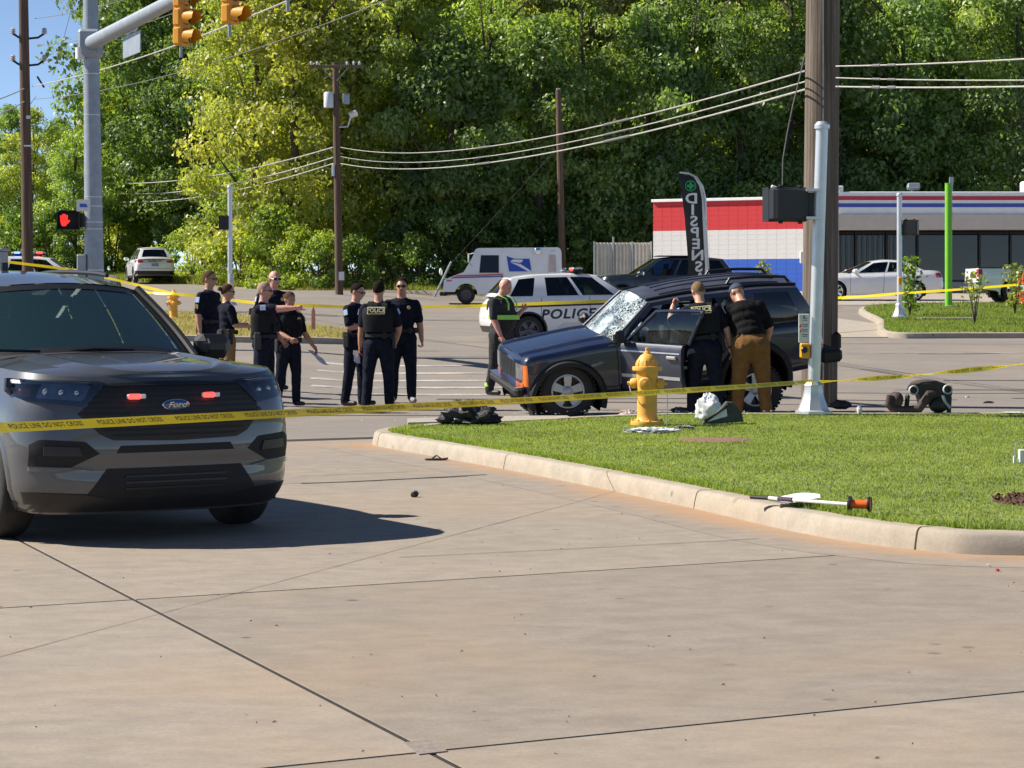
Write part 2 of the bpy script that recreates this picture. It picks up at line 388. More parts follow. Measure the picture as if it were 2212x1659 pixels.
def grass_on(name, poly, n, z, h, col, holes=(), tonepow=1.0, dens_noise=.5, parent=None, w=.006, follow=False):
    poly = np.asarray(poly); lo = poly.min(0); hi = poly.max(0); pts = np.zeros((0, 2))
    while len(pts) < n:
        q = RNG.uniform(lo, hi, (n*2, 2)); q = q[inside(poly, q[:, 0], q[:, 1])]
        for hx, hy, hr in holes: q = q[np.hypot(q[:, 0]-hx, (q[:, 1]-hy)) > hr]
        pts = np.vstack([pts, q])
    pts = pts[:n]
    nz = np.sin(pts[:, 0]*1.7+np.sin(pts[:, 1]*1.1)*1.5)*np.cos(pts[:, 1]*2.3+pts[:, 0]*.6)*.5+.5
    nz2 = np.sin(pts[:, 0]*6.1+pts[:, 1]*3.7)*np.sin(pts[:, 1]*7.9-pts[:, 0]*2.2)*.5+.5
    hh = h*(.55+.5*RNG.random(n)+.35*nz*nz2); an = RNG.random(n)*2*np.pi; ln = hh*(.15+.75*RNG.random(n)); an2 = RNG.random(n)*2*np.pi
    zz = (ground(pts[:, 0], pts[:, 1]) if follow else 0)+z
    base = np.column_stack([pts, np.broadcast_to(zz, n)-.004]); ww = w*(.7+.7*RNG.random(n))
    dx = np.column_stack([np.cos(an)*ww, np.sin(an)*ww, np.zeros(n)])
    tip = base+np.column_stack([np.cos(an2)*ln, np.sin(an2)*ln, hh])
    V = np.stack([base-dx, base+dx, tip], 1).reshape(-1, 3); F = np.arange(3*n).reshape(-1, 3)
    tone = np.clip(.30+.3*nz+.2*nz2+.18*(RNG.random(n)-.5), 0, 1)**tonepow
    o = fast_mesh(name, V, F, M['grass'], tone=tone, parent=parent); o.color = (*col, 1); return tag(o, kind='stuff')

# base terrain to the horizon, the road, the lot
terrain = sheet('ground', M['verge'], -420, 420, -60, 700, -.10, 300, 380)
def road_sheet():
    ys = np.concatenate([np.linspace(20, 97, 90), np.linspace(97.3, 150, 54)]); nx = 90; V = []
    for y in ys:
        xm = 46 if y <= 97 else -9.3-(y-97.3)/2.2; xs = np.linspace(-46, xm, nx+1); V.append(np.column_stack([xs, np.full(nx+1, y), ground(xs, np.full(nx+1, y))]))
    V = np.array(V).reshape(-1, 3); I, J = np.meshgrid(np.arange(len(ys)-1), np.arange(nx), indexing='ij'); a = (I*(nx+1)+J).ravel()
    return tag(fast_mesh('road', V, np.stack([a, a+1, a+nx+2, a+nx+1], 1), M['road'], smooth=True), kind='structure')
road = road_sheet()
ua = R(27.2); U = Vector((math.cos(ua), math.sin(ua), 0)); Nn = Vector((-.390, .920, 0)); P1 = Vector((-2.012, 12.13, 0))
joint = tag(MB().add([P1+U*a+Nn*b+Vector((0, 0, .0005)) for a, b in ((-26, -16), (20, -16), (20, 12.4), (-26, 12.4))], [(0, 1, 2, 3)]).build('joint_filler', M['tar'], sharp=None), kind='structure')
lot = joint; 
# concrete paving slabs of the lot
rows = [-14.2, -8.8, -4.4, 0.0, 6.64, 12.0]
for j in range(len(rows)-1):
    cols = [-24, -18, -12, -6, 0, 6.3, 12.6, 18.9] if j % 2 == 0 or True else []
    for i in range(len(cols)-1):
        g = .0105; a0, a1 = cols[i]+g*1.2, cols[i+1]-g*1.2; b0, b1 = rows[j]+g, rows[j+1]-g; c = .002
        mb = MB(); q = lambda a, b, z: P1+U*a+Nn*b+Vector((0, 0, z))
        vs = [q(a0, b0, -.03), q(a1, b0, -.03), q(a1, b1, -.03), q(a0, b1, -.03), q(a0, b0, -c), q(a1, b0, -c), q(a1, b1, -c), q(a0, b1, -c),
              q(a0+c, b0+c, .004), q(a1-c, b0+c, .004), q(a1-c, b1-c, .004), q(a0+c, b1-c, .004)]
        F = [(8, 9, 10, 11)]+[(k, (k+1) % 4, 4+(k+1) % 4, 4+k) for k in range(4)]+[(4+k, 4+(k+1) % 4, 8+(k+1) % 4, 8+k) for k in range(4)]
        mb.add(vs, F).build('slab', M['slab'], joint, sharp=20)
def strip(name, pts, width, mat, z=.0075, parent=None, jitter=0.0, kind='structure'):
    A = smooth_path(pts, 6); 
    if jitter: A = A+RNG.normal(0, jitter, A.shape)
    l = offset_path(A, width/2); r = offset_path(A, -width/2)
    g = np.stack([np.column_stack([l, np.full(len(l), z)]), np.column_stack([r, np.full(len(r), z)])], 1)
    for k in range(len(A)): g[k, 0, 2] += G(*l[k]); g[k, 1, 2] += G(*r[k])
    o = MB().grid(g).build(name, mat, parent, sharp=None)
    return tag(o, kind=kind) if parent is None else o
def gp(px, py, z=0.0):            # a point of the level near ground, read off the photograph's perspective
    Y = (EYE-z)*FPX/(py-HY); return (X_at(px, Y), Y)
strip('crack_seal', [gp(650, 1046), gp(800, 1040), gp(1052, 1027)], .045, M['tar'], .0085, joint, .002)
strip('crack_seal', [gp(650, 1030), gp(760, 1026), gp(880, 1021)], .012, M['tar'], .0085, joint, .004)
strip('crack_seal', [gp(860, 1206), gp(1250, 1187), gp(1640, 1166)], .010, M['tar'], .0085, joint, .002)
# square patch let into the slab corner
_pc = [gp(873, 1608), gp(930, 1603), gp(967, 1627), gp(905, 1634)]
tag(MB().prism(_pc[::-1], lambda u, v, d: (u, v, d), .003, .0085).build('patch', pm('patch_mortar', (.23, .19, .165), .9, var=.2, scale=30, bump=.4), joint), None)

# near island: kerb round a lawn
near = [(14, 15.4), (9, 14.6), (5.2, 14.15), (3.18, 14.16), (2.57, 14.49), (2.02, 15.4), (1.39, 17.3), (.68, 19.3), (-.07, 21.25), (-.85, 23.1), (-1.36, 24.3), (-1.52, 24.95),
        (-1.38, 25.7), (-.8, 26.6), (.2, 27.4), (1.1, 28.2), (2.2, 28.75), (5, 28.85), (9, 28.9), (14, 29.0)]
KP = smooth_path(near, 10); KH = .15
kin = offset_path(KP, -.20)                                  # inner kerb edge = lawn edge
lawn_poly = np.vstack([kin, [[14.2, 22]]])
island = poly_sheet('lawn', M['soil'], [tuple(p) for p in kin], KH-.02, 1.2, gz=0)
prof = [(-.015, -.02), (-.004, .05), (.012, KH-.03), (.03, KH-.008), (.055, KH), (.195, KH-.004), (.20, KH-.06)]
cuts = [0, 10, 20, 40, 60, 80, 103, 118, 140, 160, 175, len(KP)-1]
sx = []
for a, b in zip(cuts[:-1], cuts[1:]):
    seg = KP[a:b+1]; T = np.gradient(KP, axis=0)[a:b+1]; T /= np.linalg.norm(T, axis=1, keepdims=True)
    nr = np.stack([T[:, 1], -T[:, 0]], 1); tr = np.linspace(0, 1, len(seg)); sh = np.zeros(len(seg)); sh[0] = .008; sh[-1] = -.008
    fade = 1.0
    rowsV = []
    for k in range(len(seg)):
        base = seg[k]+T[k]*sh[k]
        rowsV.append([(base[0]+nr[k, 0]*d+0, base[1]+nr[k, 1]*d, h+.0015*math.sin(k*1.7+a)) for d, h in prof])
    mb = MB().grid(np.array(rowsV), flip=False)
    for e in (0, -1): mb.add(rowsV[e], [tuple(range(len(prof)))[::(1 if e == 0 else -1)]])
    mb.build('kerb_section', M['curb'], island, sharp=50)
# gutter pan along the kerb, stained by run-off
gA = offset_path(KP[20:112], .005); gB = offset_path(KP[20:112], .62)
nc = 8; ng = len(gA); GVv = np.stack([np.column_stack([gA+(gB-gA)*(k/nc), np.full(ng, .0085-.003*k/nc)]) for k in range(nc+1)], 1).reshape(-1, 3)
GI, GJ = np.meshgrid(np.arange(ng-1), np.arange(nc), indexing='ij'); ga = (GI*(nc+1)+GJ).ravel()
gut = fast_mesh('gutter', GVv, np.stack([ga, ga+1, ga+nc+2, ga+nc+1], 1), M['gutter']); tag(gut, kind='structure')
ats = gut.data.attributes.new('edge', 'FLOAT', 'POINT'); ats.data.foreach_set('value', np.tile(np.arange(nc+1)/nc, ng).astype(np.float32))
lawn_holes = [(3.97, 16.5, .52), (2.1, 23.55, .40)]
grass_on('lawn_grass', offset_path(KP, -.185), 280000, KH-.012, .021, (.33, .385, .105), lawn_holes, w=.0055)
grass_on('lawn_edge_grass', np.vstack([offset_path(KP[:125], -.17), offset_path(KP[:125], -.32)[::-1]]), 14000, KH-.012, .05, (.29, .37, .08), w=.006)
tag(MB().lathe([(0, .03), (.25, .025), (.42, .012), (.52, -.01)], 40).build('mulch_bed', M['mulch'], loc=(3.97, 16.5, KH-.018)), kind='structure')
tag(MB().lathe([(0, .004), (.2, .004), (.38, .0), (.42, -.01)], 30).build('bare_soil_patch', pm('bare_red_soil', (.20, .115, .075), .95, var=.4, scale=30, bump=.6), loc=(2.1, 23.55, KH-.012)), kind='structure')
chips = MB()
for k in range(260):
    a = random.random()*6.28; r_ = .49*math.sqrt(random.random()); chips.box((3.97+r_*math.cos(a), 16.5+r_*math.sin(a), KH+.004+.01*random.random()), (.05*random.random()+.015, .016, .008), Euler((random.random(), random.random(), random.random()*6)).to_matrix())
tag(chips.build('mulch_chips', M['mulch'], sharp=None), kind='stuff')
# low concrete pad and sidewalk strip behind the lawn
tag(MB().prism([(-1.25, 27.35), (.05, 27.9), (.75, 28.35), (.7, 28.95), (-.2, 28.9), (-1.3, 28.3)], lambda u, v, d: (u, v, d), -.02, .105).build('corner_pad', M['walk'], fixn=True), kind='structure')
poly_sheet('sidewalk', M['walk'], [(2.6, 29.05), (14, 29.15), (14, 30.3), (4.5, 30.2), (2.9, 29.8)], .012)
strip('stop_line', [(4.4, 30.75), (14, 30.95)], .12, M['paintline'], .010)
# crosswalk bars on the road
for k, (yb, x0, x1) in enumerate([(31.6, -3.5, -1.7), (36.2, -3.6, -.2), (38.3, -3.4, .5), (40.5, -3.6, .3), (43.0, -3.7, -.5), (45.6, -3.8, -1.0)]):
    poly_sheet('crosswalk_bar', M['paintline'], [(x0, yb), (x1, yb), (x1, yb+.5), (x0, yb+.5)], .006)
strip('lane_line', [(-1.5, 49.6), (6, 50.4), (16, 51.3), (30, 52.6)], .13, M['paintline'], .006)
strip('lane_line', [(-24, 70.5), (-10, 70.9), (2, 71.2)], .14, M['paintline'], .006)
strip('road_seam', [(-30, 55.2), (-6, 56), (8, 55.2), (22, 54)], .05, M['tar'], .005, jitter=.02)
# tyre scuffs
for k in range(16):
    x0 = random.uniform(-5, 9); y0 = random.uniform(30.8, 52); ln = random.uniform(1.5, 6)
    strip('tyre_scuff', [(x0, y0), (x0+ln*.5, y0+random.uniform(-.2, .2)), (x0+ln, y0+random.uniform(-.4, .4))], random.uniform(.1, .22), M.setdefault('scuff', pm('scuff_rubber', (.155, .135, .12), .9, var=.25, scale=12)), .0045+.0003*k, jitter=.006)

# far corner islands
def far_island(name, pts, soil, kh=.15):
    A = smooth_path(pts, 5, True); inn = offset_path(A, .16, True); 
    o = poly_sheet(name, soil, [tuple(p) for p in inn], kh-.01, 1.6)
    n = len(A); rowsV = []
    T = np.roll(A, -1, 0)-np.roll(A, 1, 0); T /= np.linalg.norm(T, axis=1, keepdims=True); nr = np.stack([-T[:, 1], T[:, 0]], 1)
    step = max(1, n//14)
    for s0 in range(0, n, step):
        ids = [(s0+k) % n for k in range(min(step, n-s0)+1)]
        g = [[(A[i, 0]+nr[i, 0]*d, A[i, 1]+nr[i, 1]*d, G(*A[i])+h) for d, h in ((-.01, -.03), (.0, kh-.02), (.03, kh), (.16, kh), (.17, kh-.06))] for i in ids]
        MB().grid(np.array(g), flip=True).build('kerb_section', M['curb'], o, sharp=50, fixn=True)
    return o, inn
li, linn = far_island('dry_lawn', [(-3.95, 53.2), (-3.7, 54.6), (-4.2, 57.5), (-6.5, 62), (-9.5, 66), (-13, 66.5), (-15, 60), (-12, 54), (-7, 52.6)], M['drysoil'])
grass_on('dry_lawn_grass', linn, 30000, .14, .10, (.44, .38, .21), w=.012, follow=True, dens_noise=.8)
poly_sheet('sidewalk_strip', M['walk'], [(-4.3, 56.3), (-4.6, 57.5), (-9, 58.6), (-13, 58.9), (-13, 57.7), (-8.5, 57.3)], .147)
ri, rinn = far_island('far_lawn', [(9.6, 58.6), (11.5, 58.0), (16, 58.3), (24, 59.5), (30, 62), (30, 74), (22, 76), (14, 75.5), (11.2, 73), (10.6, 66)], M['soil'])
grass_on('far_lawn_grass', rinn, 60000, .135, .10, (.24, .30, .075), w=.014, follow=True)
poly_sheet('sidewalk_ramp', M['walk'], [(7.0, 58.2), (9.7, 58.4), (10.7, 66), (9.6, 70), (6.2, 70), (6.5, 64)], .014)
poly_sheet('shop_forecourt', M['walk'], [(-1, 79), (10, 77), (40, 78), (40, 110), (4, 106), (0, 98)], .012, 2.5)
# verge grass and weeds at the foot of the wood
vp = [(-9, 98.5), (-2, 97.6), (4, 97.2), (4, 104), (-10, 106), (-32, 142), (-34, 134), (-20, 117)]
grass_on('verge_grass', vp, 36000, -.03, .42, (.27, .30, .075), w=.035, follow=True)
vp2 = [(-9.3, 97.4), (-1, 96.8), (5, 96.6), (5, 98.2), (-9, 99)]
grass_on('verge_edge_grass', vp2, 9000, -.02, .16, (.30, .27, .10), w=.02, follow=True)
# ------------------------------------------------------------------ the wood: every tree its own trunk and crown
M['bark'] = wood_mat('bark', (.085, .065, .048), (.17, .14, .11), .6, 6)
def crown_mesh(seed, H, Rr, nclump, nleaf, low=.12, leaf=.20, lobes=5):
    g = np.random.default_rng(seed); C = []; 
    ph = g.random(lobes)*6.28; am = g.random(lobes)*.28
    while len(C) < nclump:
        t = g.random(); z = H*(low+(1-low)*t); a = g.random()*2*np.pi
        prof = np.sin(np.pi*min(1, (.12+.88*t)))**.55*(1-.35*t) if t > 0 else .5
        rr = Rr*prof*(1+sum(am[k]*np.sin((k+2)*a+ph[k]+t*4) for k in range(lobes)))
        r = rr*np.sqrt(g.uniform(.28, 1.0)); C.append((r*np.cos(a), r*np.sin(a), z, g.uniform(.6, 1.2), r/max(rr, .1)))
    C = np.array(C); n = nclump*nleaf
    cc = np.repeat(C, nleaf, 0); d = g.normal(0, 1, (n, 3)); d /= np.linalg.norm(d, axis=1, keepdims=True)
    rad = g.random(n)**.45*cc[:, 3]*(Rr*.26); off = d*rad[:, None]*np.array([1.15, 1.15, .72]); pos = cc[:, :3]+off
    out = off*1.0; out[:, 2] += .35*np.abs(rad)+.05; out += .25*np.column_stack([cc[:, 0], cc[:, 1], np.zeros(n)])/Rr
    nn = out/(np.linalg.norm(out, axis=1, keepdims=True)+1e-6)+g.normal(0, .55, (n, 3)); nn /= np.linalg.norm(nn, axis=1, keepdims=True)
    t1 = np.cross(nn, g.normal(0, 1, (n, 3))); t1 /= np.linalg.norm(t1, axis=1, keepdims=True)+1e-6; t2 = np.cross(nn, t1)
    L_ = leaf*(.6+.8*g.random(n))[:, None]; W_ = L_*.62
    droop = np.array([0, 0, -.25])
    V = np.stack([pos-t1*L_*.5, pos+t2*W_*.5+t1*L_*.05, pos+t1*L_*.5+droop*L_, pos-t2*W_*.5+t1*L_*.05], 1).reshape(-1, 3)
    F = np.arange(4*n).reshape(-1, 4)
    ctone = np.repeat(g.random(nclump), nleaf); tone = np.clip(.55*ctone+.45*g.random(n), 0, 1)
    return V, F, tone
def trunk_mesh(seed, H, r0):
    g = random.Random(seed); mb = MB(); pts = [Vector((0, 0, -.3))]; x = y = 0
    for k in range(1, 9):
        x += g.uniform(-.16, .16); y += g.uniform(-.16, .16); pts.append(Vector((x, y, H*k/8*.92)))
    mb.tube(pts, [r0*(1-.095*k) for k in range(9)], 9)
    for k in range(9):
        b = pts[2+k % 6]; a = g.random()*6.28; ln = H*.2*g.uniform(.7, 1.3); d = Vector((math.cos(a), math.sin(a), g.uniform(.5, 1.1)))
        mb.tube([b, b+d*ln*.5+Vector((0, 0, .1)), b+d*ln], [r0*.38, r0*.24, r0*.07], 6)
    return mb
PROT = []
TK = {'dark': 1.45, 'mid': 1.4, 'light': 1.12, 'yellow': 1.05, 'olive': 1.25}
specs = [(1, 15.5, 3.9, 92, 230, .10, .21), (2, 16.5, 4.3, 100, 230, .06, .20), (3, 14.5, 4.0, 88, 230, .16, .22), (4, 17.5, 3.6, 92, 230, .10, .19), (5, 11.5, 3.8, 78, 230, .04, .21)]
for k, (sd, H, Rr, nc, nl, low, lf) in enumerate(specs):
    V, F, tone = crown_mesh(sd, H, Rr, nc, nl, low, lf)
    c = fast_mesh('crown', V, F, M['leaf'], tone=tone); t = trunk_mesh(sd, H, .24).build('trunk', M['bark'])
    PROT.append((t.data, c.data)); bpy.data.objects.remove(c); bpy.data.objects.remove(t)
ZONES = [(60, 'above the far left police car'), (170, 'behind the steel signal mast'), (280, 'over the white SUV driving off'), (390, 'just right of the white SUV driving off'), (500, 'behind the far left walk-signal post'),
         (610, 'behind the bald officer'), (725, 'behind the transformer pole'), (835, 'right of the transformer pole'), (950, 'at the nose of the mail truck'), (1060, 'above the mail truck cab'),
         (1160, 'left of the bare wooden pole'), (1250, 'right of the bare wooden pole'), (1345, 'behind the corrugated metal fence'), (1460, 'above the feather flag'), (1570, 'behind the red white and blue wall'),
         (1680, 'left of the near wooden pole'), (1790, 'behind the near wooden pole'), (1900, 'over the shop front'), (2010, 'behind the green post'), (2130, 'behind the rooftop units'), (2240, 'at the right end of the shop')]
def zone(px): return min(ZONES, key=lambda z: abs(z[0]-px))[1]
TONES = {'dark': ((0.111, 0.195, 0.039), 'dark green'), 'mid': ((0.176, 0.273, 0.047), 'mid green'), 'light': ((0.280, 0.370, 0.058), 'light green'), 'yellow': ((.350, .430, .060), 'yellowish green'), 'olive': ((0.260, 0.293, 0.065), 'olive green')}
used_labels = set()
def tree(px, Y, proto, sc, tone, row, rz=None, zs=1.0):
    x = X_at(px, Y); td, cd = PROT[proto]; col, word = TONES[tone]
    for form in (f'{word} tree of the {row} row {zone(px)}', f'{word} second tree of the {row} row {zone(px)}', f'{word} slimmer tree of the {row} row {zone(px)}'):
        if form not in used_labels: break
    used_labels.add(form)
    o = thing('tree', form, 'tree', (x, Y, G(x, Y)-.1), random.random()*6.28 if rz is None else rz, 'trees of the wood')
    o.scale = (sc, sc, sc*zs)
    t = bpy.data.objects.new('trunk', td); COL.objects.link(t); t.parent = o
    c = bpy.data.objects.new('crown', cd); COL.objects.link(c); c.parent = o
    v = random.uniform(.75, 1.15)*TK[tone]*1.2; c.color = (min(.6, col[0]*v*1.15), min(.6, col[1]*v*.97), col[2]*v*1.5, 1)
rs = random.Random(5)
# front row
for px, Y, pr, sc, tn in [(-30, 128, 4, .85, 'mid'), (70, 126, 0, .60, 'light'), (165, 124, 2, .56, 'mid'), (262, 132, 1, .82, 'yellow'), (345, 131, 3, .95, 'dark'), (440, 124, 0, 1.0, 'dark'), (545, 107, 1, .98, 'light'),
                          (640, 105, 2, 1.08, 'yellow'), (745, 106, 0, 1.0, 'light'), (850, 106, 1, .92, 'mid'), (960, 105, 4, 1.05, 'dark'), (1060, 107, 2, 1.0, 'mid'), (1165, 106, 4, 1.1, 'dark'), (1265, 107, 0, .95, 'mid'),
                          (1380, 108, 4, 1.15, 'dark'), (1490, 109, 2, 1.0, 'dark'), (1600, 110, 0, 1.0, 'mid'), (1710, 111, 1, 1.0, 'dark'), (1830, 111, 4, 1.2, 'dark'), (1950, 111, 2, 1.05, 'dark'), (2080, 111, 0, 1.0, 'mid'), (2200, 111, 1, 1.0, 'dark')]:
    tree(px, Y, pr, sc, tn, 'front')
for px, Y, pr, sc, tn in [(20, 138, 3, .58, 'dark'), (130, 136, 1, .56, 'dark'), (225, 143, 0, .62, 'mid'), (330, 142, 1, 1.12, 'mid'), (470, 132, 3, 1.12, 'dark'), (590, 116, 0, 1.15, 'mid'), (700, 115, 3, 1.15, 'light'), (800, 115, 2, 1.25, 'yellow'), (905, 115, 1, 1.18, 'light'),
                          (1010, 116, 0, 1.25, 'yellow'), (1115, 116, 3, 1.18, 'yellow'), (1215, 117, 2, 1.22, 'olive'), (1325, 117, 1, 1.2, 'olive'), (1430, 118, 0, 1.18, 'mid'), (1535, 118, 3, 1.2, 'light'), (1640, 119, 2, 1.3, 'yellow'), (1750, 119, 1, 1.2, 'light'), (1870, 119, 0, 1.25, 'olive'),
                          (1985, 119, 3, 1.2, 'light'), (2100, 119, 2, 1.3, 'mid'), (2220, 119, 1, 1.2, 'olive')]:
    tree(px, Y, pr, sc, tn, 'middle')
for k in range(15):
    px = 300+k*140+rs.uniform(-25, 25); tree(px, 128+rs.uniform(-1, 3), rs.randrange(4), rs.uniform(1.3, 1.5), rs.choice(['dark', 'mid', 'olive']), 'back')
# shrubs at the foot of the wood
SHR = []
for k, (sd, H, Rr, nc, nl, lf) in enumerate([(21, 3.2, 2.1, 46, 90, .17), (22, 2.2, 1.6, 36, 90, .14), (23, 4.6, 2.3, 60, 90, .2)]):
    V, F, tone = crown_mesh(sd, H, Rr, nc, nl, -.02, lf)
    c = fast_mesh('foliage', V, F, M['leaf'], tone=tone)
    st = MB()
    for q in range(6):
        a = q*1.05; st.tube([(0, 0, -.2), (.3*math.cos(a), .3*math.sin(a), H*.35), (.7*math.cos(a), .7*math.sin(a), H*.7)], [.05, .035, .012], 6)
    s_ = st.build('stem', M['bark']); SHR.append((s_.data, c.data)); bpy.data.objects.remove(c); bpy.data.objects.remove(s_)
def shrub(px, Y, pr, sc, tone, label, name='shrub', cat='shrub', group='shrubs along the verge', z=None):
    x = X_at(px, Y); o = thing(name, label, cat, (x, Y, G(x, Y) if z is None else z), random.random()*6.28, group); o.scale = (sc,)*3
    a = bpy.data.objects.new('stem', SHR[pr][0]); COL.objects.link(a); a.parent = o
    c = bpy.data.objects.new('foliage', SHR[pr][1]); COL.objects.link(c); c.parent = o; c.color = (*TONES[tone][0], 1)
for px, Y, pr, sc, tn, lb in [(30, 122, 0, 1.1, 'mid', 'leafy shrub behind the far left police car'), (110, 121, 2, .8, 'mid', 'tall shrub left of the steel signal mast'), (245, 128, 2, 1.0, 'yellow', 'yellow green shrub just right of the steel signal mast'),
                              (300, 127, 0, .9, 'light', 'light green shrub behind the roof of the white SUV'), (418, 118, 0, .9, 'light', 'light green shrub right of the white SUV driving off'), (455, 114, 1, 1.0, 'yellow', 'low yellow green shrub above the officer with sergeant stripes'),
                              (520, 106, 0, .85, 'yellow', 'yellow green shrub beside the far left walk-signal post'), (590, 101, 2, .78, 'light', 'tall light shrub behind the bald officer'), (648, 100, 0, .8, 'yellow', 'bright shrub behind the pointing arm'),
                              (690, 99, 1, 1.1, 'light', 'low bright shrub left of the transformer pole'), (770, 100, 0, .7, 'mid', 'round shrub right of the transformer pole'), (830, 101, 1, .9, 'olive', 'low olive shrub behind the three officers'),
                              (895, 101, 0, .75, 'mid', 'shrub between the three officers and the mail truck'), (1240, 103, 2, .8, 'dark', 'dark shrub behind the bare wooden pole'), (1320, 104, 2, .9, 'dark', 'dark shrub behind the corrugated fence'), (1010, 103, 2, .8, 'dark', 'dark shrub behind the mail truck hood'), (1120, 103, 2, .85, 'dark', 'dark shrub behind the mail truck cargo box')]:
    shrub(px, Y, pr, sc, tn, lb)
# young crape myrtles and a thin sapling on the far lawn
def sapling(px, Y, H, label, tone, n=260, spread=.32, bare=.35):
    x = X_at(px, Y); o = thing('sapling', label, 'sapling', (x, Y, G(x, Y)+.13), 0, 'saplings on the far lawn'); g = np.random.default_rng(int(px)); mb = MB()
    for q in range(5):
        a = q*1.26; mb.tube([(0, 0, 0), (spread*.35*math.cos(a), spread*.35*math.sin(a), H*.45), (spread*.8*math.cos(a+.4), spread*.8*math.sin(a+.4), H*.92)], [.022, .015, .005], 5)
    mb.build('stem', M['bark'], o)
    pos = np.column_stack([g.normal(0, spread*.5, n), g.normal(0, spread*.5, n), H*(bare+(1.02-bare)*g.random(n))]); a = g.normal(0, 1, (n, 3)); a /= np.linalg.norm(a, axis=1, keepdims=True); b = np.cross(a, g.normal(0, 1, (n, 3))); b /= np.linalg.norm(b, axis=1, keepdims=True)
    V = np.stack([pos-a*.07, pos+b*.045, pos+a*.07, pos-b*.045], 1).reshape(-1, 3)
    c = fast_mesh('foliage', V, np.arange(4*n).reshape(-1, 4), M['leaf'], o, tone=g.random(n)); c.color = (*TONES[tone][0], 1)
sapling(1965, 68, 1.75, 'leafy sapling beside the far right walk-signal pole', 'mid', 420, .3, .1)
sapling(2105, 63, 1.45, 'thin sapling standing alone in the far lawn', 'olive', 110, .30, .5)
sapling(2192, 69, 1.5, 'bushy sapling in front of the white pickup', 'olive', 300, .36, .15)
sapling(1650, 84, 1.3, 'small thin sapling in front of the painted wall', 'olive', 160, .3, .3)
# ------------------------------------------------------------------ poles, wires, signals, signs, hydrants
M['polewood'] = wood_mat('weathered_pole_wood', (.125, .095, .070), (.31, .255, .205))
M['polebrown'] = wood_mat('brown_pole_wood', (.10, .062, .042), (.21, .14, .095))
M['sigyellow'] = pm('signal_yellow', (.72, .30, .015), .45, var=.1, scale=4)
M['hydrant'] = pm('hydrant_yellow', (.78, .40, .065), .5, var=.14, scale=6, bump=.15)
M['greenpaint'] = pm('lime_green_paint', (.17, .50, .025), .45, var=.08)
M['cable'] = pm('pale_cable', (.40, .385, .36), .6, var=.2)
M['cabledark'] = pm('dark_cable', (.14, .14, .14), .6, var=.2)
M['porcelain'] = pm('grey_porcelain', (.50, .50, .50), .3, var=.1)
M['redhand'] = pm('lit_red_hand', (.5, .02, .01), .5, emit=(1.0, .03, .02), es=.8)
M['signwhite'] = pm('sign_white', (.72, .72, .70), .45, var=.06)
M['ink'] = pm('black_ink', (.02, .02, .022), .6, var=.1)
M['redink'] = pm('red_ink', (.55, .05, .04), .6, var=.1)
def tape_mat():
    m, N, L, B = _new('barrier_tape_yellow'); out = N['Material Output']; B.inputs['Base Color'].default_value = (1.0, .80, .03, 1); B.inputs['Roughness'].default_value = .35
    tl = N.new('ShaderNodeBsdfTranslucent'); tl.inputs[0].default_value = (1.0, .78, .02, 1); tr = N.new('ShaderNodeBsdfTransparent'); tr.inputs[0].default_value = (1, .85, .35, 1)
    a = N.new('ShaderNodeMixShader'); a.inputs[0].default_value = .5; L.new(B.outputs[0], a.inputs[1]); L.new(tl.outputs[0], a.inputs[2])
    b = N.new('ShaderNodeMixShader'); b.inputs[0].default_value = .22; L.new(a.outputs[0], b.inputs[1]); L.new(tr.outputs[0], b.inputs[2]); L.new(b.outputs[0], out.inputs[0]); return m
M['tape'] = tape_mat(); M['tapeink'] = pm('worn_tape_ink', (.10, .075, .012), .6, var=.5, scale=30)

def pole_obj(name, parent, base, top, r0, r1, mat, n=20, seg=10):
    pts = [base.lerp(top, k/seg) for k in range(seg+1)]; return MB().tube(pts, [r0+(r1-r0)*k/seg for k in range(seg+1)], n).build(name, mat, parent)
def ped_head(parent, c, yaw, lit=False, sx=.50, sz=.43):
    """walk-signal housing with visor; front faces local -Y turned by yaw"""
    Rm = Matrix.Rotation(yaw, 3, 'Z'); mb = MB(); mb.box((0, .06, 0), (sx, .18, sz), bev=.035)
    mb.box((0, .155, 0), (sx*.9, .03, sz*.88), bev=.012)
    for zz in (-1, 1): mb.box((0, -.09, zz*(sz/2-.012)), (sx, .16, .02))
    for xx in (-1, 1): mb.box((xx*(sx/2-.012), -.09, 0), (.02, .16, sz-.05))
    for xx in (-1, 1):
        for zz in (-1, 1): mb.box((xx*sx*.28, .10, zz*(sz/2+.012)), (.05, .05, .03), bev=.008)
    o = mb.build('signal_housing', M['black'], parent); o.location = c; o.rotation_euler = (0, 0, yaw)
    f = MB().box((0, -.034, 0), (sx*.86, .01, sz*.84)).build('signal_face', M['blackmat'], o)
    if lit:
        h = MB(); 
        def disc(x, z, r): h.add([(x+r*math.cos(t), -.0435, z+r*math.sin(t)) for t in np.linspace(0, 6.283, 13)[:-1]], [tuple(range(12))])
        def bar(x0, z0, x1, z1, r):
            d = Vector((x1-x0, 0, z1-z0)); n_ = Vector((d.z, 0, -d.x)).normalized()*r; a = Vector((x0, -.0435, z0)); b = Vector((x1, -.0435, z1)); h.add([a-n_, a+n_, b+n_, b-n_], [(0, 1, 2, 3)])
        ox = -.09
        for k, (dx, t) in enumerate(((-.062, .085), (-.022, .115), (.018, .115), (.056, .09))): bar(ox+dx, -.0, ox+dx*1.15, t+.02, .018)
        h.add([(ox+a, -.0435, b) for a, b in ((-.082, .02), (-.075, -.06), (-.045, -.13), (.035, -.13), (.07, -.07), (.076, .02))], [(0, 1, 2, 3, 4, 5)])
        bar(ox+.06, -.07, ox+.115, .0, .02); h.build('lit_hand', M['redhand'], o, sharp=None)
    return o
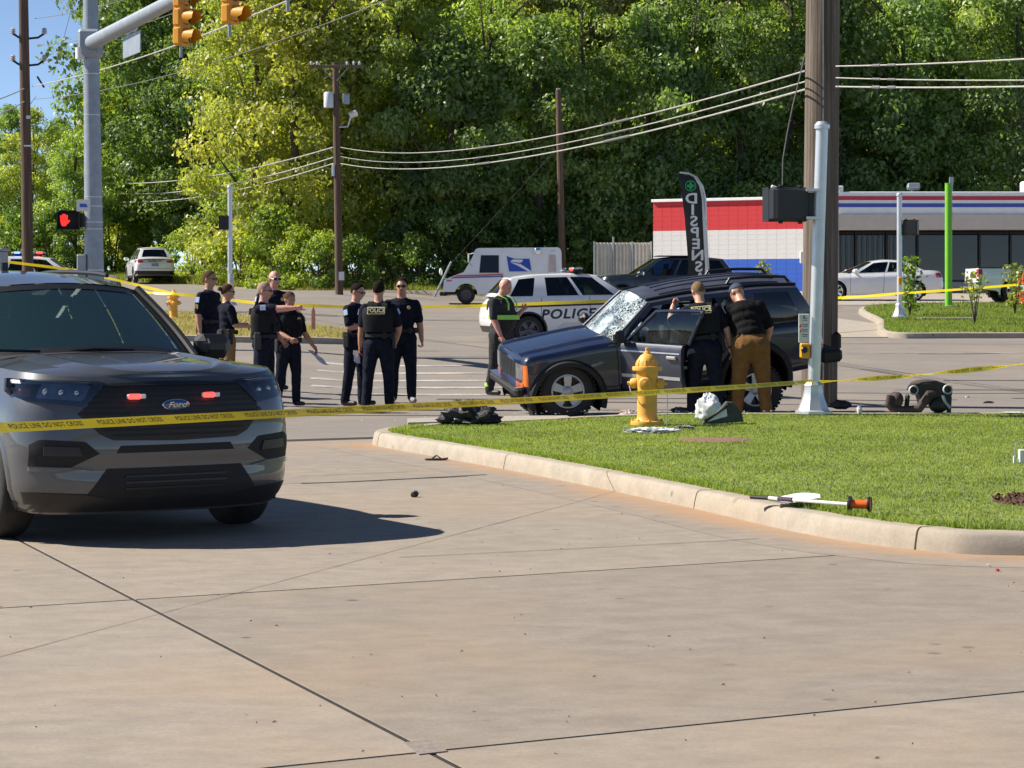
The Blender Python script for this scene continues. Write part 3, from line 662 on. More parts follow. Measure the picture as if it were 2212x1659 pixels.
def ped_pole(px, Y, top_py, label, dz=0.0, r=.072, lean=0.0, base_py=None):
    b = on_ground(px, Y, dz) if base_py is None else P(px, base_py, Y); H = Z_at(top_py, Y)-b.z
    t = thing('signal_pole', label, 'signal pole', b); top = Vector((H*math.tan(lean), 0, H))
    pole_obj('post', t, Vector((0, 0, .2)).lerp(top, 0.0), top, r, r*.98, M['alum'], 16, 4)
    MB().lathe([(.235, 0), (.235, .03), (.20, .05), (.14, .2), (.115, .33), (.12, .36), (.09, .40), (.0, .41)], 8, Matrix.Rotation(R(22.5), 4, 'Z')).build('pedestal_base', M['alum'], t, sharp=30)
    c = MB().lathe([(r*1.25, 0), (r*1.25, .05), (r*.8, .09), (0, .1)], 16).build('cap', M['alum'], t); c.location = top-Vector((0, 0, .02))
    return t, H, top
def push_button(t, x, y, z, side=-1, words=True):
    s = MB().box((0, 0, .17), (.135, .012, .36), bev=.006).build('crossing_sign', M['signwhite'], t); s.location = (x, y, z); s.rotation_euler = (0, 0, 0)
    im = MB()
    for k, zz in enumerate((.29, .215, .15, .09)):
        im.box((.012, -.0075, zz), (.075 if k else .05, .003, .008)); im.box((.012, -.0075, zz-.022), (.06, .003, .006))
    for zz in (.205, .14): im.box((-.045, -.0075, zz), (.016, .003, .045), mi=1)
    for zz in (.30,): im.tube([(-.01, -.0075, zz), (0, -.0075, zz+.035), (.012, -.0075, zz)], .005, 4)
    im.build('sign_print', [M['ink'], M['redink']], s, sharp=None)
    b = MB().box((.012, .01, -.11), (.12, .09, .19), bev=.015).build('button_housing', pm('button_orange', (.82, .36, .02), .45, var=.06), t); b.location = (x, y, z)
    d = MB().lathe([(0, .018), (.03, .014), (.042, 0)], 16, Matrix.Translation((0, -.045, -.10)) @ Matrix.Rotation(R(90), 4, 'X')).build('button', M['black'], b)

# near aluminium signal pole beside the wooden pole
np_, H_, top_ = ped_pole(1757, 28.55, 275, 'near aluminium walk-signal pole in front of the large wooden pole', KH, .078, R(1.75))
ped_head(np_, Vector((-.335, .03, 2.62)), R(203)); MB().box((-.06, .02, 2.62), (.14, .07, .30), bev=.01).build('bracket', M['black'], np_)
MB().box((.0, -.0, 2.80), (.2, .19, .035)).build('clamp', M['alum'], np_); MB().box((-.0, 0, 2.45), (.2, .19, .035)).build('clamp', M['alum'], np_)
push_button(np_, -.125, -.05, .90)
# large wooden pole behind it
wp = thing('utility_pole', 'large weathered wooden utility pole at the right behind the jeep', 'utility pole', on_ground(1769, 33.3), 0)
pole_obj('pole', wp, Vector((0, 0, -.3)), Vector((.09, 0, 9.2)), .265, .235, M['polewood'], 28, 24)
MB().tube([(.08*0+.03, -.262, z_) for z_ in np.linspace(.2, 9, 20)], .012, 6).build('ground_wire', M['cabledark'], wp)
MB().box((.2, -.12, .95), (.2, .2, .28), bev=.05).build('cable_guard', M['blackmat'], wp)
# far right, far left walk-signal poles
fr, H2, t2 = ped_pole(1943, 66, 422, 'far right walk-signal pole standing on the far lawn', .12, .078, 0, 685)
ped_head(fr, Vector((.33, .02, 2.60)), R(160), sx=.42, sz=.44); MB().box((.12, 0, 2.6), (.16, .07, .2)).build('bracket', M['black'], fr)
MB().box((0, -.08, 1.05), (.1, .05, .22), bev=.02).build('button_housing', M['sigyellow'], fr)
fl, H3, t3 = ped_pole(497, 70, 405, 'far left slim walk-signal post behind the woman in tan trousers', .0, .075, 0, 660)
ped_head(fl, Vector((-.17, .12, 2.55)), R(270), sx=.42, sz=.44)
push_button(fl, .06, -.08, .62)
# steel mast with arm, three signals, sign, lit red hand
mx, my = X_at(206, 50), 50.0; mg = G(mx, my)
mast = thing('signal_mast', 'tall tapered steel signal mast with arm, left of the white SUV', 'signal mast', (mx, my, mg))
pole_obj('pole', mast, Vector((0, 0, 0)), Vector((-.12, 0, 8.6)), .225, .155, M['steel'], 12, 12)
for z_ in (1.7, 2.6, 2.75, 3.1, 3.3, 5.1, 6.0, 7.9): 
    rr = .225-.07*z_/8.6; MB().lathe([(rr+.004, 0), (rr+.004, .02)], 16, Matrix.Translation((-.12*z_/8.6, 0, z_))).build('strap', M['alum'], mast)
MB().box((0, 0, .15), (.62, .62, .3), bev=.05).build('base', M['walk'], mast)
MB().box((-.27, -.1, 1.75), (.2, .22, .6), bev=.02).build('control_box', M['steel'], mast)
az = 7.16-mg; arm_dir = Vector((3.18, -7.4, .12)); root = Vector((-.1, -.05, az))
apts = [root+arm_dir*(k/10)*2.05 for k in range(11)]
MB().tube(apts, [.165-.007*k for k in range(11)], 14).build('mast_arm', M['steel'], mast)
MB().box((-.1, -.02, az), (.5, .46, .62), bev=.06).build('arm_plate', M['steel'], mast)
MB().tube([(-.3, -.15, az-.35), (-.3, -.15, az-.1)], .11, 12).build('detector', M['white'], mast)
ped_head(mast, Vector((-.58, -.06, 2.80)), R(8), True); MB().box((-.28, -.03, 2.8), (.16, .08, .3)).build('bracket', M['black'], mast)
fs = MB().box((-.22, -.22, 3.12), (.3, .01, .26)).build('street_flag', M['signwhite'], mast)
MB().add([(-.3, -.227, 3.08), (-.12, -.227, 3.08), (-.16, -.227, 3.16), (-.3, -.227, 3.16)], [(0, 1, 2, 3)]).build('flag_print', pm('blue_ink', (.05, .12, .5), .5), fs, sharp=None)
def signal_head(parent, loc, yaw, label=None):
    h = MB().box((0, 0, 0), (.30, .20, 1.06), bev=.03)
    for zz in (-.355, 0, .355): h.box((0, .02, zz), (.335, .17, .335), bev=.03)
    o = h.build('signal_head', M['sigyellow'], parent); o.location = loc; o.rotation_euler = (0, 0, yaw)
    for zz, mt in ((.355, M['blackmat']), (0, M['blackmat']), (-.355, M['blackmat'])):
        vz = MB(); prof = []; n = 18; g = []
        for k in range(n+1):
            a = R(-55)+R(290)*k/n; g.append([(.15*math.cos(a), -.10, zz+.15*math.sin(a)), (.148*math.cos(a), -.34+(.10 if math.sin(a) < -.3 else 0), zz+.15*math.sin(a)-.02)])
        vz.grid(np.array(g)); v = vz.build('visor', M['sigyellow'], o, sharp=None)
        MB().lathe([(0, .02), (.1, .015), (.14, 0)], 16, Matrix.Translation((0, -.103, zz)) @ Matrix.Rotation(R(90), 4, 'X')).build('lens', mt, o)
    MB().tube([(0, .02, -.75), (0, .02, .95)], .03, 8).build('hanger', M['steel'], o)
    return o
for k_, yy in ((.93, R(62)), (1.335, R(62)), (1.75, R(62))):
    pp = root+arm_dir*k_; signal_head(mast, pp+Vector((.07, -.16, -.40)), yy)
bs = MB().box((0, 0, 0), (1.45, .025, .46), bev=.008).build('street_sign', M['steel'], mast); bs.location = root+arm_dir*.42+Vector((.1, -.05, -.42)); bs.rotation_euler = (0, 0, R(-66.7))
MB().box((0, 0, .30), (.75, .06, .06)).box((-.3, 0, .26), (.04, .04, .16)).box((.3, 0, .26), (.04, .04, .16)).build('sign_bracket', M['alum'], bs)

# utility poles
def insulator_arm(parent, z, side, ln=.55):
    a = MB().tube([(0, -.02, z), (side*ln*.6, -.02, z+.03), (side*ln, -.02, z+.16)], .035, 8).build('bracket_arm', M['blackmat'], parent)
    i = MB().lathe([(.03, 0), (.10, .03), (.05, .06), (.10, .09), (.05, .12), (.09, .15), (.03, .2)], 12, Matrix.Translation((side*ln, -.02, z+.14))).build('insulator', M['porcelain'], parent)
ul = thing('utility_pole', 'tall brown utility pole at the far left edge beside the police car', 'utility pole', on_ground(62, 72))
pole_obj('pole', ul, Vector((0, 0, -.2)), Vector((-.22, 0, 13)), .19, .14, M['polebrown'], 16, 16)
for z_ in (7.75, 8.6): insulator_arm(ul, z_, -1, .5); insulator_arm(ul, z_, 1, .5)
MB().box((.03, -.17, 6.1), (.12, .1, .1)).box((.04, -.17, 5.2), (.3, .05, .05)).build('clamp', M['alum'], ul)
MB().tube([(.28, -.05, 7.4), (.5, -.05, 7.05)], .03, 8).build('stay_strut', M['blackmat'], ul)
um = thing('utility_pole', 'brown utility pole with crossarm and transformer in mid picture', 'utility pole', on_ground(733, 92))
zt = Z_at(135, 92)-um.location.z
pole_obj('pole', um, Vector((0, 0, -.2)), Vector((-.15, 0, zt)), .165, .13, M['polebrown'], 14, 12)
MB().box((-.12, -.17, zt-.18), (2.2, .10, .12), bev=.01).build('crossarm', M['polewood'], um)
for s_ in (-1, 1): MB().tube([(-.15+s_*.5, -.2, zt-.24), (-.15+s_*.06, -.2, zt-.75)], .02, 6).build('brace', M['steel'], um)
for xx in (-1.0, -.75, .45, .72, .95): MB().lathe([(.03, 0), (.07, .03), (.04, .06), (.07, .09), (.02, .16)], 10, Matrix.Translation((-.12+xx, -.17, zt-.12))).build('insulator', M['porcelain'], um)
MB().lathe([(0, 0), (.19, .02), (.2, .1), (.2, .58), (.16, .64), (0, .66)], 18, Matrix.Translation((-.42, -.1, zt-1.85))).build('transformer', pm('transformer_grey', (.62, .66, .70), .4, var=.06), um)
MB().box((.28, -.05, zt-1.48), (.28, .3, .42), bev=.03).build('capacitor_box', M['steel'], um)
MB().tube([(.0, -.1, zt-2.62), (.35, -.15, zt-2.6), (.42, -.18, zt-2.4), (.48, -.2, zt-2.2)], .03, 8).build('lamp_arm', M['alum'], um)
fl_ = MB().box((0, 0, 0), (.34, .2, .26), Euler((R(25), R(-20), 0)).to_matrix(), bev=.04).build('floodlight', M['alum'], um); fl_.location = (.58, -.22, zt-2.1)
MB().box((-.24, -.1, zt-4.35), (.11, .12, .5), bev=.02).build('meter_box', M['alum'], um)
MB().box((.1, -.2, .75), (.22, .01, .34)).build('pole_tag', M['signwhite'], um)
u3 = thing('utility_pole', 'bare wooden pole rising behind the mail truck', 'utility pole', on_ground(1216, 101)); z3 = Z_at(195, 101)-u3.location.z
pole_obj('pole', u3, Vector((0, 0, -.2)), Vector((-.2, 0, z3)), .165, .125, M['polebrown'], 12, 10)
MB().box((-.2, 0, z3+.03), (.2, .2, .1), bev=.03).build('pole_cap', M['steel'], u3)
# guy wire guard
gw = thing('guy_wire', 'slanting steel guy wire with grey guard beside the mail truck', 'guy wire', on_ground(938, 95)); e1 = P(975, 565, 95)-gw.location; e2 = P(1195, 330, 100)-gw.location
MB().tube([(0, 0, 0), e1], .045, 8).build('guard', M['steel'], gw); MB().tube([e1*.9, e2], .006, 5).build('strand', M['cabledark'], gw)

# overhead cables, each its own
def cable(label, pts, r, mat='cable', sag=0.0, splices=()):
    A, B = Vector(pts[0]), Vector(pts[-1]); o = thing('overhead_cable', label, 'cable', A, 0, 'overhead cables')
    n = 28; c = []
    for k in range(n+1):
        t = k/n; p = A.lerp(B, t); p.z -= sag*4*t*(1-t); c.append(p-A)
    MB().tube(c, r, 6).build('strand', M[mat], o)
    for t in splices:
        i = int(t*n); MB().tube([c[i], c[i+1]], r*1.9, 8).build('splice', M['cabledark'], o)
    return o
wz = 33.0
def WP(px, py): return P(px, py, wz)
def MP(px, py): return P(px, py, 92)
for k, (ya, yb, yr, w, sg) in enumerate(((318, 153, 143, .0125, .62), (338, 176, 168, .0105, .62), (353, 193, 187, .0145, .60))):
    wd = ('top', 'middle', 'lowest')[k]
    cable(f'{wd} of three sagging cables from the transformer pole to the near wooden pole', [MP(735, ya), WP(1740, yb)], w, 'cable', sg, (.25, .55, .8))
    cable(f'{wd} of three cables running right from the near wooden pole', [WP(1806, yr), P(2330, (120, 172, 184)[k], 27)], w*.85, 'cable', .02, (.2, .25))
for k, (ya, x1, y1) in enumerate(((318, 40, 395), (340, 80, 418), (353, 80, 438))):
    cable(f'{("top", "middle", "lowest")[k]} of three thin cables running left from the transformer pole', [MP(720, ya), P(x1, y1-30, 150)], .022, 'cable', 1.2, (.3,))
cable('thick cable rising right from the far left pole', [P(70, 186, 72), P(760, -60, 40)], .016, 'cable', .25)
cable('thin cable rising right below the signal arm', [P(75, 214, 72), P(860, -10, 40)], .009, 'cabledark', .35)
cable('lower cable leaving the left edge from the far left pole', [P(55, 218, 72), P(-60, 270, 66)], .018, 'cable', .05)
cable('thick cable leaving the left edge from the far left pole', [P(55, 190, 72), P(-60, 232, 66)], .018, 'cable', .05)
cable('thin high wire crossing the sky behind the signal mast', [P(75, 40, 72), P(330, -20, 62)], .010, 'cabledark', .1)
cable('thin wire crossing the sky under the signal arm', [P(80, 98, 72), P(420, 10, 58)], .009, 'cabledark', .2)
cable('thin wire slanting down the blue sky', [P(165, -20, 80), P(125, 130, 90)], .010, 'cabledark', .0)
# loose wire hanging beside the near wooden pole
lw = thing('hanging_wire', 'loose thin wire hanging left of the near wooden pole', 'wire', WP(1738, 120)); q = lw.location
MB().tube([WP(1738, 120)-q, WP(1728, 165)-q, WP(1712, 230)-q, WP(1700, 290)-q, WP(1691, 345)-q, WP(1690, 405)-q], .010, 6).build('strand', M['cabledark'], lw)

# fire hydrants
def hydrant(name, label, loc, rz, s=1.0, tone=None):
    t = thing(name, label, 'fire hydrant', loc, rz, 'fire hydrants'); t.scale = (s,)*3; m = M['hydrant']
    MB().lathe([(0, 0), (.185, 0), (.19, .03), (.185, .045), (.135, .05), (.118, .075), (.113, .12), (.113, .40), (.118, .44), (.122, .60), (.128, .615), (.0, .62)], 28).build('barrel', m, t)
    MB().lathe([(0, .615), (.165, .615), (.17, .64), (.165, .66), (.125, .665), (.122, .70), (.105, .745), (.075, .785), (.04, .805), (.036, .82), (.022, .83), (.022, .87), (.0, .875)], 28).build('bonnet', m, t)
    for k in range(8): MB().box((.118*math.cos(k*.785), .118*math.sin(k*.785), .70), (.02, .02, .07), Euler((0, -.35, k*.785)).to_matrix().to_3x3(), bev=.006).build('rib', m, t)
    for k in range(8): MB().lathe([(0, .02), (.014, .02), (.016, 0)], 6, Matrix.Translation((.165*math.cos(k*.785+.3), .165*math.sin(k*.785+.3), .045))).build('bolt', m, t)
    for a, ln, r in ((0, .17, .058), (math.pi, .17, .058), (-math.pi/2, .15, .075)):
        Mx = Matrix.Translation((0, 0, .47)) @ Matrix.Rotation(a, 4, 'Z') @ Matrix.Rotation(R(90), 4, 'Y')
        c = MB().lathe([(r*.85, .08), (r*.85, ln-.05), (r, ln-.05), (r*1.02, ln), (r*.8, ln+.02), (.022, ln+.025), (.02, ln+.055), (0, ln+.056)], 18, Mx).build('outlet', m, t)
    MB().tube([(-.2, -.02, .44), (-.16, -.08, .33), (-.11, -.11, .28), (-.09, -.12, .31)], .007, 6).build('chain', M['steel'], t)
    MB().box((.03, -.118, .50), (.03, .006, .05)).build('casting_mark', M['ink'], t)
    return t
hydrant('fire_hydrant', 'yellow fire hydrant on the near lawn in front of the jeep', (*gp(1398, 916, KH), KH-.01), R(-12), 1.02)
hydrant('fire_hydrant', 'yellow fire hydrant on the dry lawn beyond the grey police SUV', (X_at(375, 61), 61, G(X_at(375, 61), 61)+.13), R(20), .95)

# green post, marker stake, cabinet at left edge
gpst = thing('green_post', 'tall lime green metal post on the far lawn', 'post', (X_at(2049, 73), 73, Z_at(660, 73)-.05)); hh_ = Z_at(397, 73)-gpst.location.z
MB().tube([(0, 0, 0), (0, 0, hh_)], .115, 20).build('tube', M['greenpaint'], gpst); MB().lathe([(.10, 0), (.125, .0), (.125, .02), (0, .03)], 16, Matrix.Translation((0, 0, hh_))).build('cap', M['greenpaint'], gpst)
MB().lathe([(.2, 0), (.2, .04), (.12, .05)], 16).build('base_plate', M['walk'], gpst)
stk = thing('marker_stake', 'faded red marker stake standing in the dry lawn', 'stake', (X_at(677, 56), 56, G(X_at(677, 56), 56)+.13))
MB().prism([(-.05, 0), (.05, 0), (.045, .5), (0, .62), (-.045, .5)], lambda u, v, d: (u, d, v), -.02, .02).build('blade', pm('faded_red', (.55, .25, .2), .7, var=.2), stk); MB().box((0, 0, .03), (.14, .1, .06)).build('foot', M['blackmat'], stk)
cab = thing('control_cabinet', 'grey traffic control cabinet cut by the left edge', 'cabinet', (X_at(-35, 44), 44, G(X_at(-35, 44), 44)))
MB().box((0, 0, 1.2), (.82, .6, 2.0), bev=.03).build('housing', M['steel'], cab); MB().box((0, 0, 2.22), (.88, .66, .06), bev=.02).build('lid', M['steel'], cab); MB().box((0, -.31, 1.15), (.68, .02, 1.7), bev=.008).build('door', M['steel'], cab); MB().box((0, 0, .1), (.9, .7, .25)).build('plinth', M['walk'], cab)

# ------------------------------------------------------------------ barrier tape
def tape(label, pts, width, twist, words=False, seg=60, sag=0.0, wave=.0, seed=1, flatw=None):
    pts = [Vector(p) for p in pts]; g = random.Random(seed); cl = []
    for i in range(len(pts)-1):
        for k in range(seg):
            t = k/seg; p = pts[i].lerp(pts[i+1], t); p.z -= sag*4*t*(1-t); cl.append(p)
    cl.append(pts[-1]); cl = np.array([p[:] for p in cl]); n = len(cl)
    s = np.concatenate([[0], np.cumsum(np.linalg.norm(np.diff(cl, axis=0), axis=1))])
    T = np.gradient(cl, axis=0); T /= np.linalg.norm(T, axis=1, keepdims=True); side = np.cross(T, [0, 0, 1]); side /= np.linalg.norm(side, axis=1, keepdims=True)
    tw = np.array([twist(v) for v in s/s[-1]]); upv = np.array([0, 0, 1.0])[None]*np.cos(tw)[:, None]+side*np.sin(tw)[:, None]
    o = thing('barrier_tape', label, 'barrier tape', Vector(cl[0])); org = cl[0]
    w = width/2
    gA = np.stack([cl-org+upv*w*q for q in (-1, -.33, .33, 1)], 1); wv = wave*np.sin(s*9)+wave*.6*np.sin(s*23+1)
    gA[:, 1] += side*(wv*.5)[:, None]; gA[:, 3] += side*wv[:, None]
    MB().grid(gA).build('ribbon', M['tape'], o, sharp=None)
    if words:
        V, F = text_verts('POLICE LINE DO NOT CROSS', .050, 0, offset=.001, spacing=1.1); V = V.copy(); L_ = V[:, 0].max()-V[:, 0].min(); V[:, 0] -= V[:, 0].min()
        st = .05; k = 0; mb = MB()
        while st+L_ < s[-1]:
            ss = st+V[:, 0]; c = np.column_stack([np.interp(ss, s, cl[:, q]) for q in range(3)])-org; uu = np.column_stack([np.interp(ss, s, upv[:, q]) for q in range(3)]); sd = np.column_stack([np.interp(ss, s, side[:, q]) for q in range(3)])
            nrm = np.cross(np.column_stack([np.interp(ss, s, T[:, q]) for q in range(3)]), uu)
            wob = np.interp(ss, s, wv)*.4
            mb.add(c+uu*(V[:, 1]*.95)[:, None]+nrm*.0035+sd*wob[:, None]*(V[:, 1]/w)[:, None], F); st += L_+.16; k += 1
        tag(mb.build('lettering', M['tapeink'], o, sharp=None), kind='stuff')
    return o
tA = P(-60, 917, 11.8); tB = Vector((*[X_at(1757, 28.32)], 28.32, Z_at(824, 28.32)))
tA = tA+(tA-tB)*.28
tape('printed yellow barrier tape stretched from the left edge to the near signal pole', [tA, tB], .070, lambda u: -.75+(.015 if u < .55 else .25*(u-.55))*math.sin(u*19), True, 90, .035, .0025)
tape('twisted yellow barrier tape from the near signal pole to the right edge', [tB+Vector((.08, -.05, 0)), P(2290, 776, 25.5)], .066, lambda u: .95+.5*math.sin(u*17), True, 70, .03, .008, 3)
tape('far yellow barrier tape behind the officers, tied to the white police SUV', [P(-30, 560, 66), P(160, 583, 66), P(372, 634, 60.6), P(560, 655, 58), P(760, 664, 57), P(1000, 662, 56.6), P(1338, 649, 56.6)], .08, lambda u: .3*math.sin(u*30), False, 14, .0, .006, 5)
tape('far yellow barrier tape across the far right lawn', [P(1730, 646, 61), P(1935, 634, 65.7), P(2290, 606, 70)], .08, lambda u: .3*math.sin(u*30)+.5, False, 20, .03, .006, 6)
# lower tail of the far tape by the sedan
tape('thin yellow tape tail by the hydrant on the dry lawn', [P(372, 634, 60.5), P(330, 632, 61), P(312, 629, 61.5)], .07, lambda u: .6, False, 10, .02, .004, 7)

# ------------------------------------------------------------------ shop, painted wing wall, fence, flag
def bmatp(n, c, v=.06, r=.6): return pm(n, c, r, var=v, scale=3, bump=.25)
M['wred'] = bmatp('wall_red', (.62, .035, .04)); M['wwhite'] = bmatp('wall_white', (.70, .68, .66)); M['wblue'] = bmatp('wall_blue', (.03, .12, .55))
M['fascia'] = bmatp('fascia_white', (.84, .85, .86)); M['soffit'] = bmatp('soffit_beige', (.56, .50, .44)); M['stripered'] = bmatp('stripe_red', (.50, .04, .07)); M['stripeblue'] = bmatp('stripe_blue', (.05, .09, .45))
wing = thing('painted_wing', 'red, white and blue painted block wall left of the shop', 'building', (0, 0, 0))
wa = Vector((X_at(1411, 98), 98, 0)); wb = Vector((X_at(1806, 94), 94, 0)); wd_ = (wb-wa); wl = wd_.length; wd_.normalize(); wn = Vector((wd_.y, -wd_.x, 0)); ang = math.atan2(wd_.y, wd_.x)
zg = G(wa.x, 97)-.1; ztop = Z_at(437, 98); hb = .205
ncol = 19; bw = wl/ncol; nrow = int(round((ztop-zg)/hb)); hb = (ztop-zg)/nrow
core = MB().box((0, 0, 0), (wl-.02, .3, ztop-zg-.01)); co = core.build('wall', pm('block_mortar', (.55, .50, .50), .9, var=.1), wing); mid = (wa+wb)/2; co.location = (mid.x-wn.x*.2, mid.y-wn.y*.2, (zg+ztop)/2); co.rotation_euler = (0, 0, ang)
blkm = {}
for nm in ('wred', 'wwhite', 'wblue'):
    b = MB().box((0, 0, 0), (bw-.003, .10, hb-.003), bev=.004).build('block', M[nm]); blkm[nm] = b.data; bpy.data.objects.remove(b)
for r_ in range(nrow):
    zc = zg+(r_+.5)*hb; nm = 'wred' if zc > Z_at(500, 97) else ('wwhite' if zc > Z_at(566, 97) else 'wblue')
    for c_ in range(ncol):
        p = wa+wd_*((c_+.5)*bw); o = bpy.data.objects.new('block', blkm[nm]); COL.objects.link(o); o.parent = co
        o.matrix_parent_inverse = Matrix.Identity(4); lp = Euler((0, 0, -ang)).to_matrix() @ (Vector((p.x, p.y, zc))+wn*(-.045)-co.location); o.location = lp
cp = MB().box((0, 0, 0), (wl+.1, .5, .12), bev=.01).build('coping', M['fascia'], wing); cp.location = (mid.x-wn.x*.15, mid.y-wn.y*.15, ztop+.06); cp.rotation_euler = (0, 0, ang)
rb = MB().box((0, 0, 0), (wl, 7, .2)).build('roof', M['steel'], wing); rb.location = (mid.x-wn.x*3.7, mid.y-wn.y*3.7, ztop-.2); rb.rotation_euler = (0, 0, ang)
sw = MB().box((0, 0, 0), (.3, 7, ztop-zg)).build('wall', M['wwhite'], wing); sw.location = wa-wn*3.8+Vector((0, 0, (zg+ztop)/2))+wd_*.16; sw.rotation_euler = (0, 0, ang)
ms = MB().box((0, 0, 0), (.25, .14, .5), bev=.02).build('meter_box', M['white'], wing); ms.location = wa+wd_*(wl*.83)+wn*.1+Vector((0, 0, zg+1.5))
# shop
YF = 92.0; xs0 = X_at(1800, YF); xs1 = X_at(2420, YF); W_ = xs1-xs0; gz = G(xs0+4, YF); zt_ = Z_at(414, YF); zs_ = Z_at(496, YF); zf_ = Z_at(463, YF)
shop = thing('shop', 'low white shop with red and blue striped fascia and dark windows', 'building', (xs0, YF, 0))
MB().box((W_/2, .5, (zt_+zf_)/2), (W_, 1.0, zt_-zf_), bev=.02).build('fascia', M['fascia'], shop)
MB().box((W_/2, -.012, Z_at(428, YF)), (W_, .03, .16)).build('red_stripe', M['stripered'], shop); MB().box((W_/2, -.012, Z_at(443.5, YF)), (W_, .03, .15)).build('blue_stripe', M['stripeblue'], shop)
MB().box((W_/2, .35, (zf_+zs_)/2), (W_-.1, .9, zf_-zs_)).build('soffit_panel', M['soffit'], shop)
MB().box((W_/2, 6.5, zt_-.15), (W_, 11, .2)).build('roof', M['steel'], shop)
for xx, ww in ((.15, .5), (W_-.2, .4)): MB().box((xx, 2.5, (gz+zs_)/2), (ww, .5, zs_-gz+.4)).build('pier', M['soffit'], shop)
MB().box((W_/2, 7.5, (gz+zs_)/2), (W_, .2, zs_-gz+.6)).build('back_wall', M['interior'], shop); MB().box((W_/2, 5, gz-.02), (W_, 5.5, .06)).build('floor', M['soffit'], shop); MB().box((.1, 5, (gz+zs_)/2), (.2, 5.5, zs_-gz+.5)).build('side_wall', M['interior'], shop)
MB().box((W_/2, 2.9, gz+.25), (W_, .2, .5)).build('bulkhead', M['soffit'], shop)
npane = 9; pw = W_/npane
for k in range(npane):
    f = MB(); x0 = k*pw
    f.box((x0+.04, 2.8, (gz+zs_)/2), (.08, .12, zs_-gz)); f.box((x0+pw/2, 2.8, zs_-.06), (pw-.08, .10, .1)); f.box((x0+pw/2, 2.8, gz+.52), (pw-.08, .10, .08))
    w = f.build('window', M['black'], shop); MB().box((x0+pw/2, 2.81, (gz+zs_)/2+.2), (pw-.1, .012, zs_-gz-.7)).build('pane', M.setdefault('shopglass', glass_mat('shop_glass', (.34, .32, .30))), w)
for k in range(12): MB().tube([(.5+k*.22, 2.6, gz+.4), (.5+k*.22, 2.6, zs_)], .012, 6).build('bar', M['black'], shop)
for xx, zz, hh, cc in ((4.1, .9, 1.1, (.45, .17, .07)), (4.5, 1.6, .9, (.48, .16, .06)), (3.2, .6, .8, (.4, .38, .35)), (6.6, .8, 1.0, (.5, .47, .43)), (7.4, .5, .8, (.45, .43, .40))):
    MB().ell((xx, 3.05, gz+zz), (.45, .25, hh*.6), Euler((0, .3, 0)).to_matrix()).build('display', pm('display_cloth', cc, .8), shop)
MB().box((3.5, 1.5, zt_+.28), (.5, .35, .22), Euler((R(-15), 0, 0)).to_matrix(), bev=.03).box((3.5, 1.7, zt_+.1), (.08, .08, .3)).build('roof_light', M['steel'], shop)
MB().tube([(5.35, 3, zt_), (5.35, 3, zt_+.75)], .06, 10).box((5.35, 3, zt_+.6), (.16, .12, .3)).build('vent_pipe', M['steel'], shop)
for xx, ww in ((9.0, 1.3), (10.6, 2.2)): MB().box((xx, 3, zt_+.28), (ww, 1.4, .6), bev=.06).build('rooftop_unit', M['fascia'], shop)
MB().box((10.4, 3.1, zt_+.72), (2.0, 1.0, .22), bev=.03).build('unit_cap', M['redink'], shop)
MB().box((.3, .1, zt_+.12), (.22, .2, .24), bev=.03).build('spot_lamp', M['white'], shop)
sl = MB().box((0, 0, 0), (.3, .2, .26), Euler((0, .4, 0)).to_matrix(), bev=.03).build('spot_lamp', M['white'], wing); sl.location = P(1672, 408, 95)
# corrugated fence
fx0 = X_at(1284, 99); fx1 = X_at(1406, 99); fg = G(fx0, 99); ft = Z_at(524, 99); fence = thing('metal_fence', 'corrugated grey metal fence between the mail truck and the painted wall', 'fence', (fx0, 99, fg-.1))
M['corr'] = pm('corrugated_zinc', (.52, .50, .44), .55, .15, var=.18, scale=3)
hf = ft-fg+.1; npan = 3; pw = (fx1-fx0)/npan
for k in range(npan):
    n = 33; row = [((k*pw+.01+(pw-.02)*i/(n-1)), .03*math.sin(i/(n-1)*2*math.pi*5), 0) for i in range(n)]
    g = np.array([row, [(x, y, hf) for x, y, _ in row]]); MB().slab(g, g+np.array([0, .01, 0])).build('panel', M['corr'], fence, sharp=60)
for k in range(npan+1): MB().tube([(k*pw, -.06, 0), (k*pw, -.06, hf+(.25 if k == 1 else .05))], .04, 8).build('post', M['steel'], fence)
# feather flag, seen from behind: letters run mirrored
YFl = 76.0; fl0 = thing('feather_flag', 'black feather flag with green cross and mirrored white letters', 'flag', on_ground(1528, YFl)); fb = fl0.location
def FP(px, py, dy=0): return P(px, py, YFl+dy)-fb
edge = [(1530, 640), (1530, 575), (1527, 520), (1525, 470), (1524, 430), (1518, 402), (1505, 383), (1488, 375), (1468, 373)]
MB().tube([FP(a, b) for a, b in edge], .03, 8).build('pole', M['alum'], fl0)
leftp = [(1478, 640), (1487, 575), (1483, 520), (1479, 470), (1474, 430), (1471, 402), (1468, 383), (1466, 377), (1465, 374)]
g = []
for (a, b), (c, d) in zip(edge, leftp): g.append([FP(a+(c-a)*t, b+(d-b)*t, .12*math.sin(t*3+b*.02)) for t in np.linspace(0.02, 1, 8)])
g = np.array(g); MB().slab(g, g+np.array([0, .008, 0])).build('cloth', pm('flag_black', (.018, .018, .020), .7, var=.2, bump=.3), fl0)
band = np.array([[p+np.array([0, -.012, 0]) for p in row[:2]] for row in g]); MB().grid(band).build('white_hem', M['white'], fl0)
mbl = MB()
for k, ch in enumerate('DISPENSARY'):
    V, F = text_verts(ch, .54, 0, offset=.015); c = FP(1493+k*2.6, 430+k*24.5); V = V.copy(); V[:, 0] *= -1.05
    mbl.add([(c.x+v[0], c.y-.16, c.z+v[1]*.88) for v in V], [f[::-1] for f in F])
mbl.build('lettering', M['white'], fl0, sharp=None)
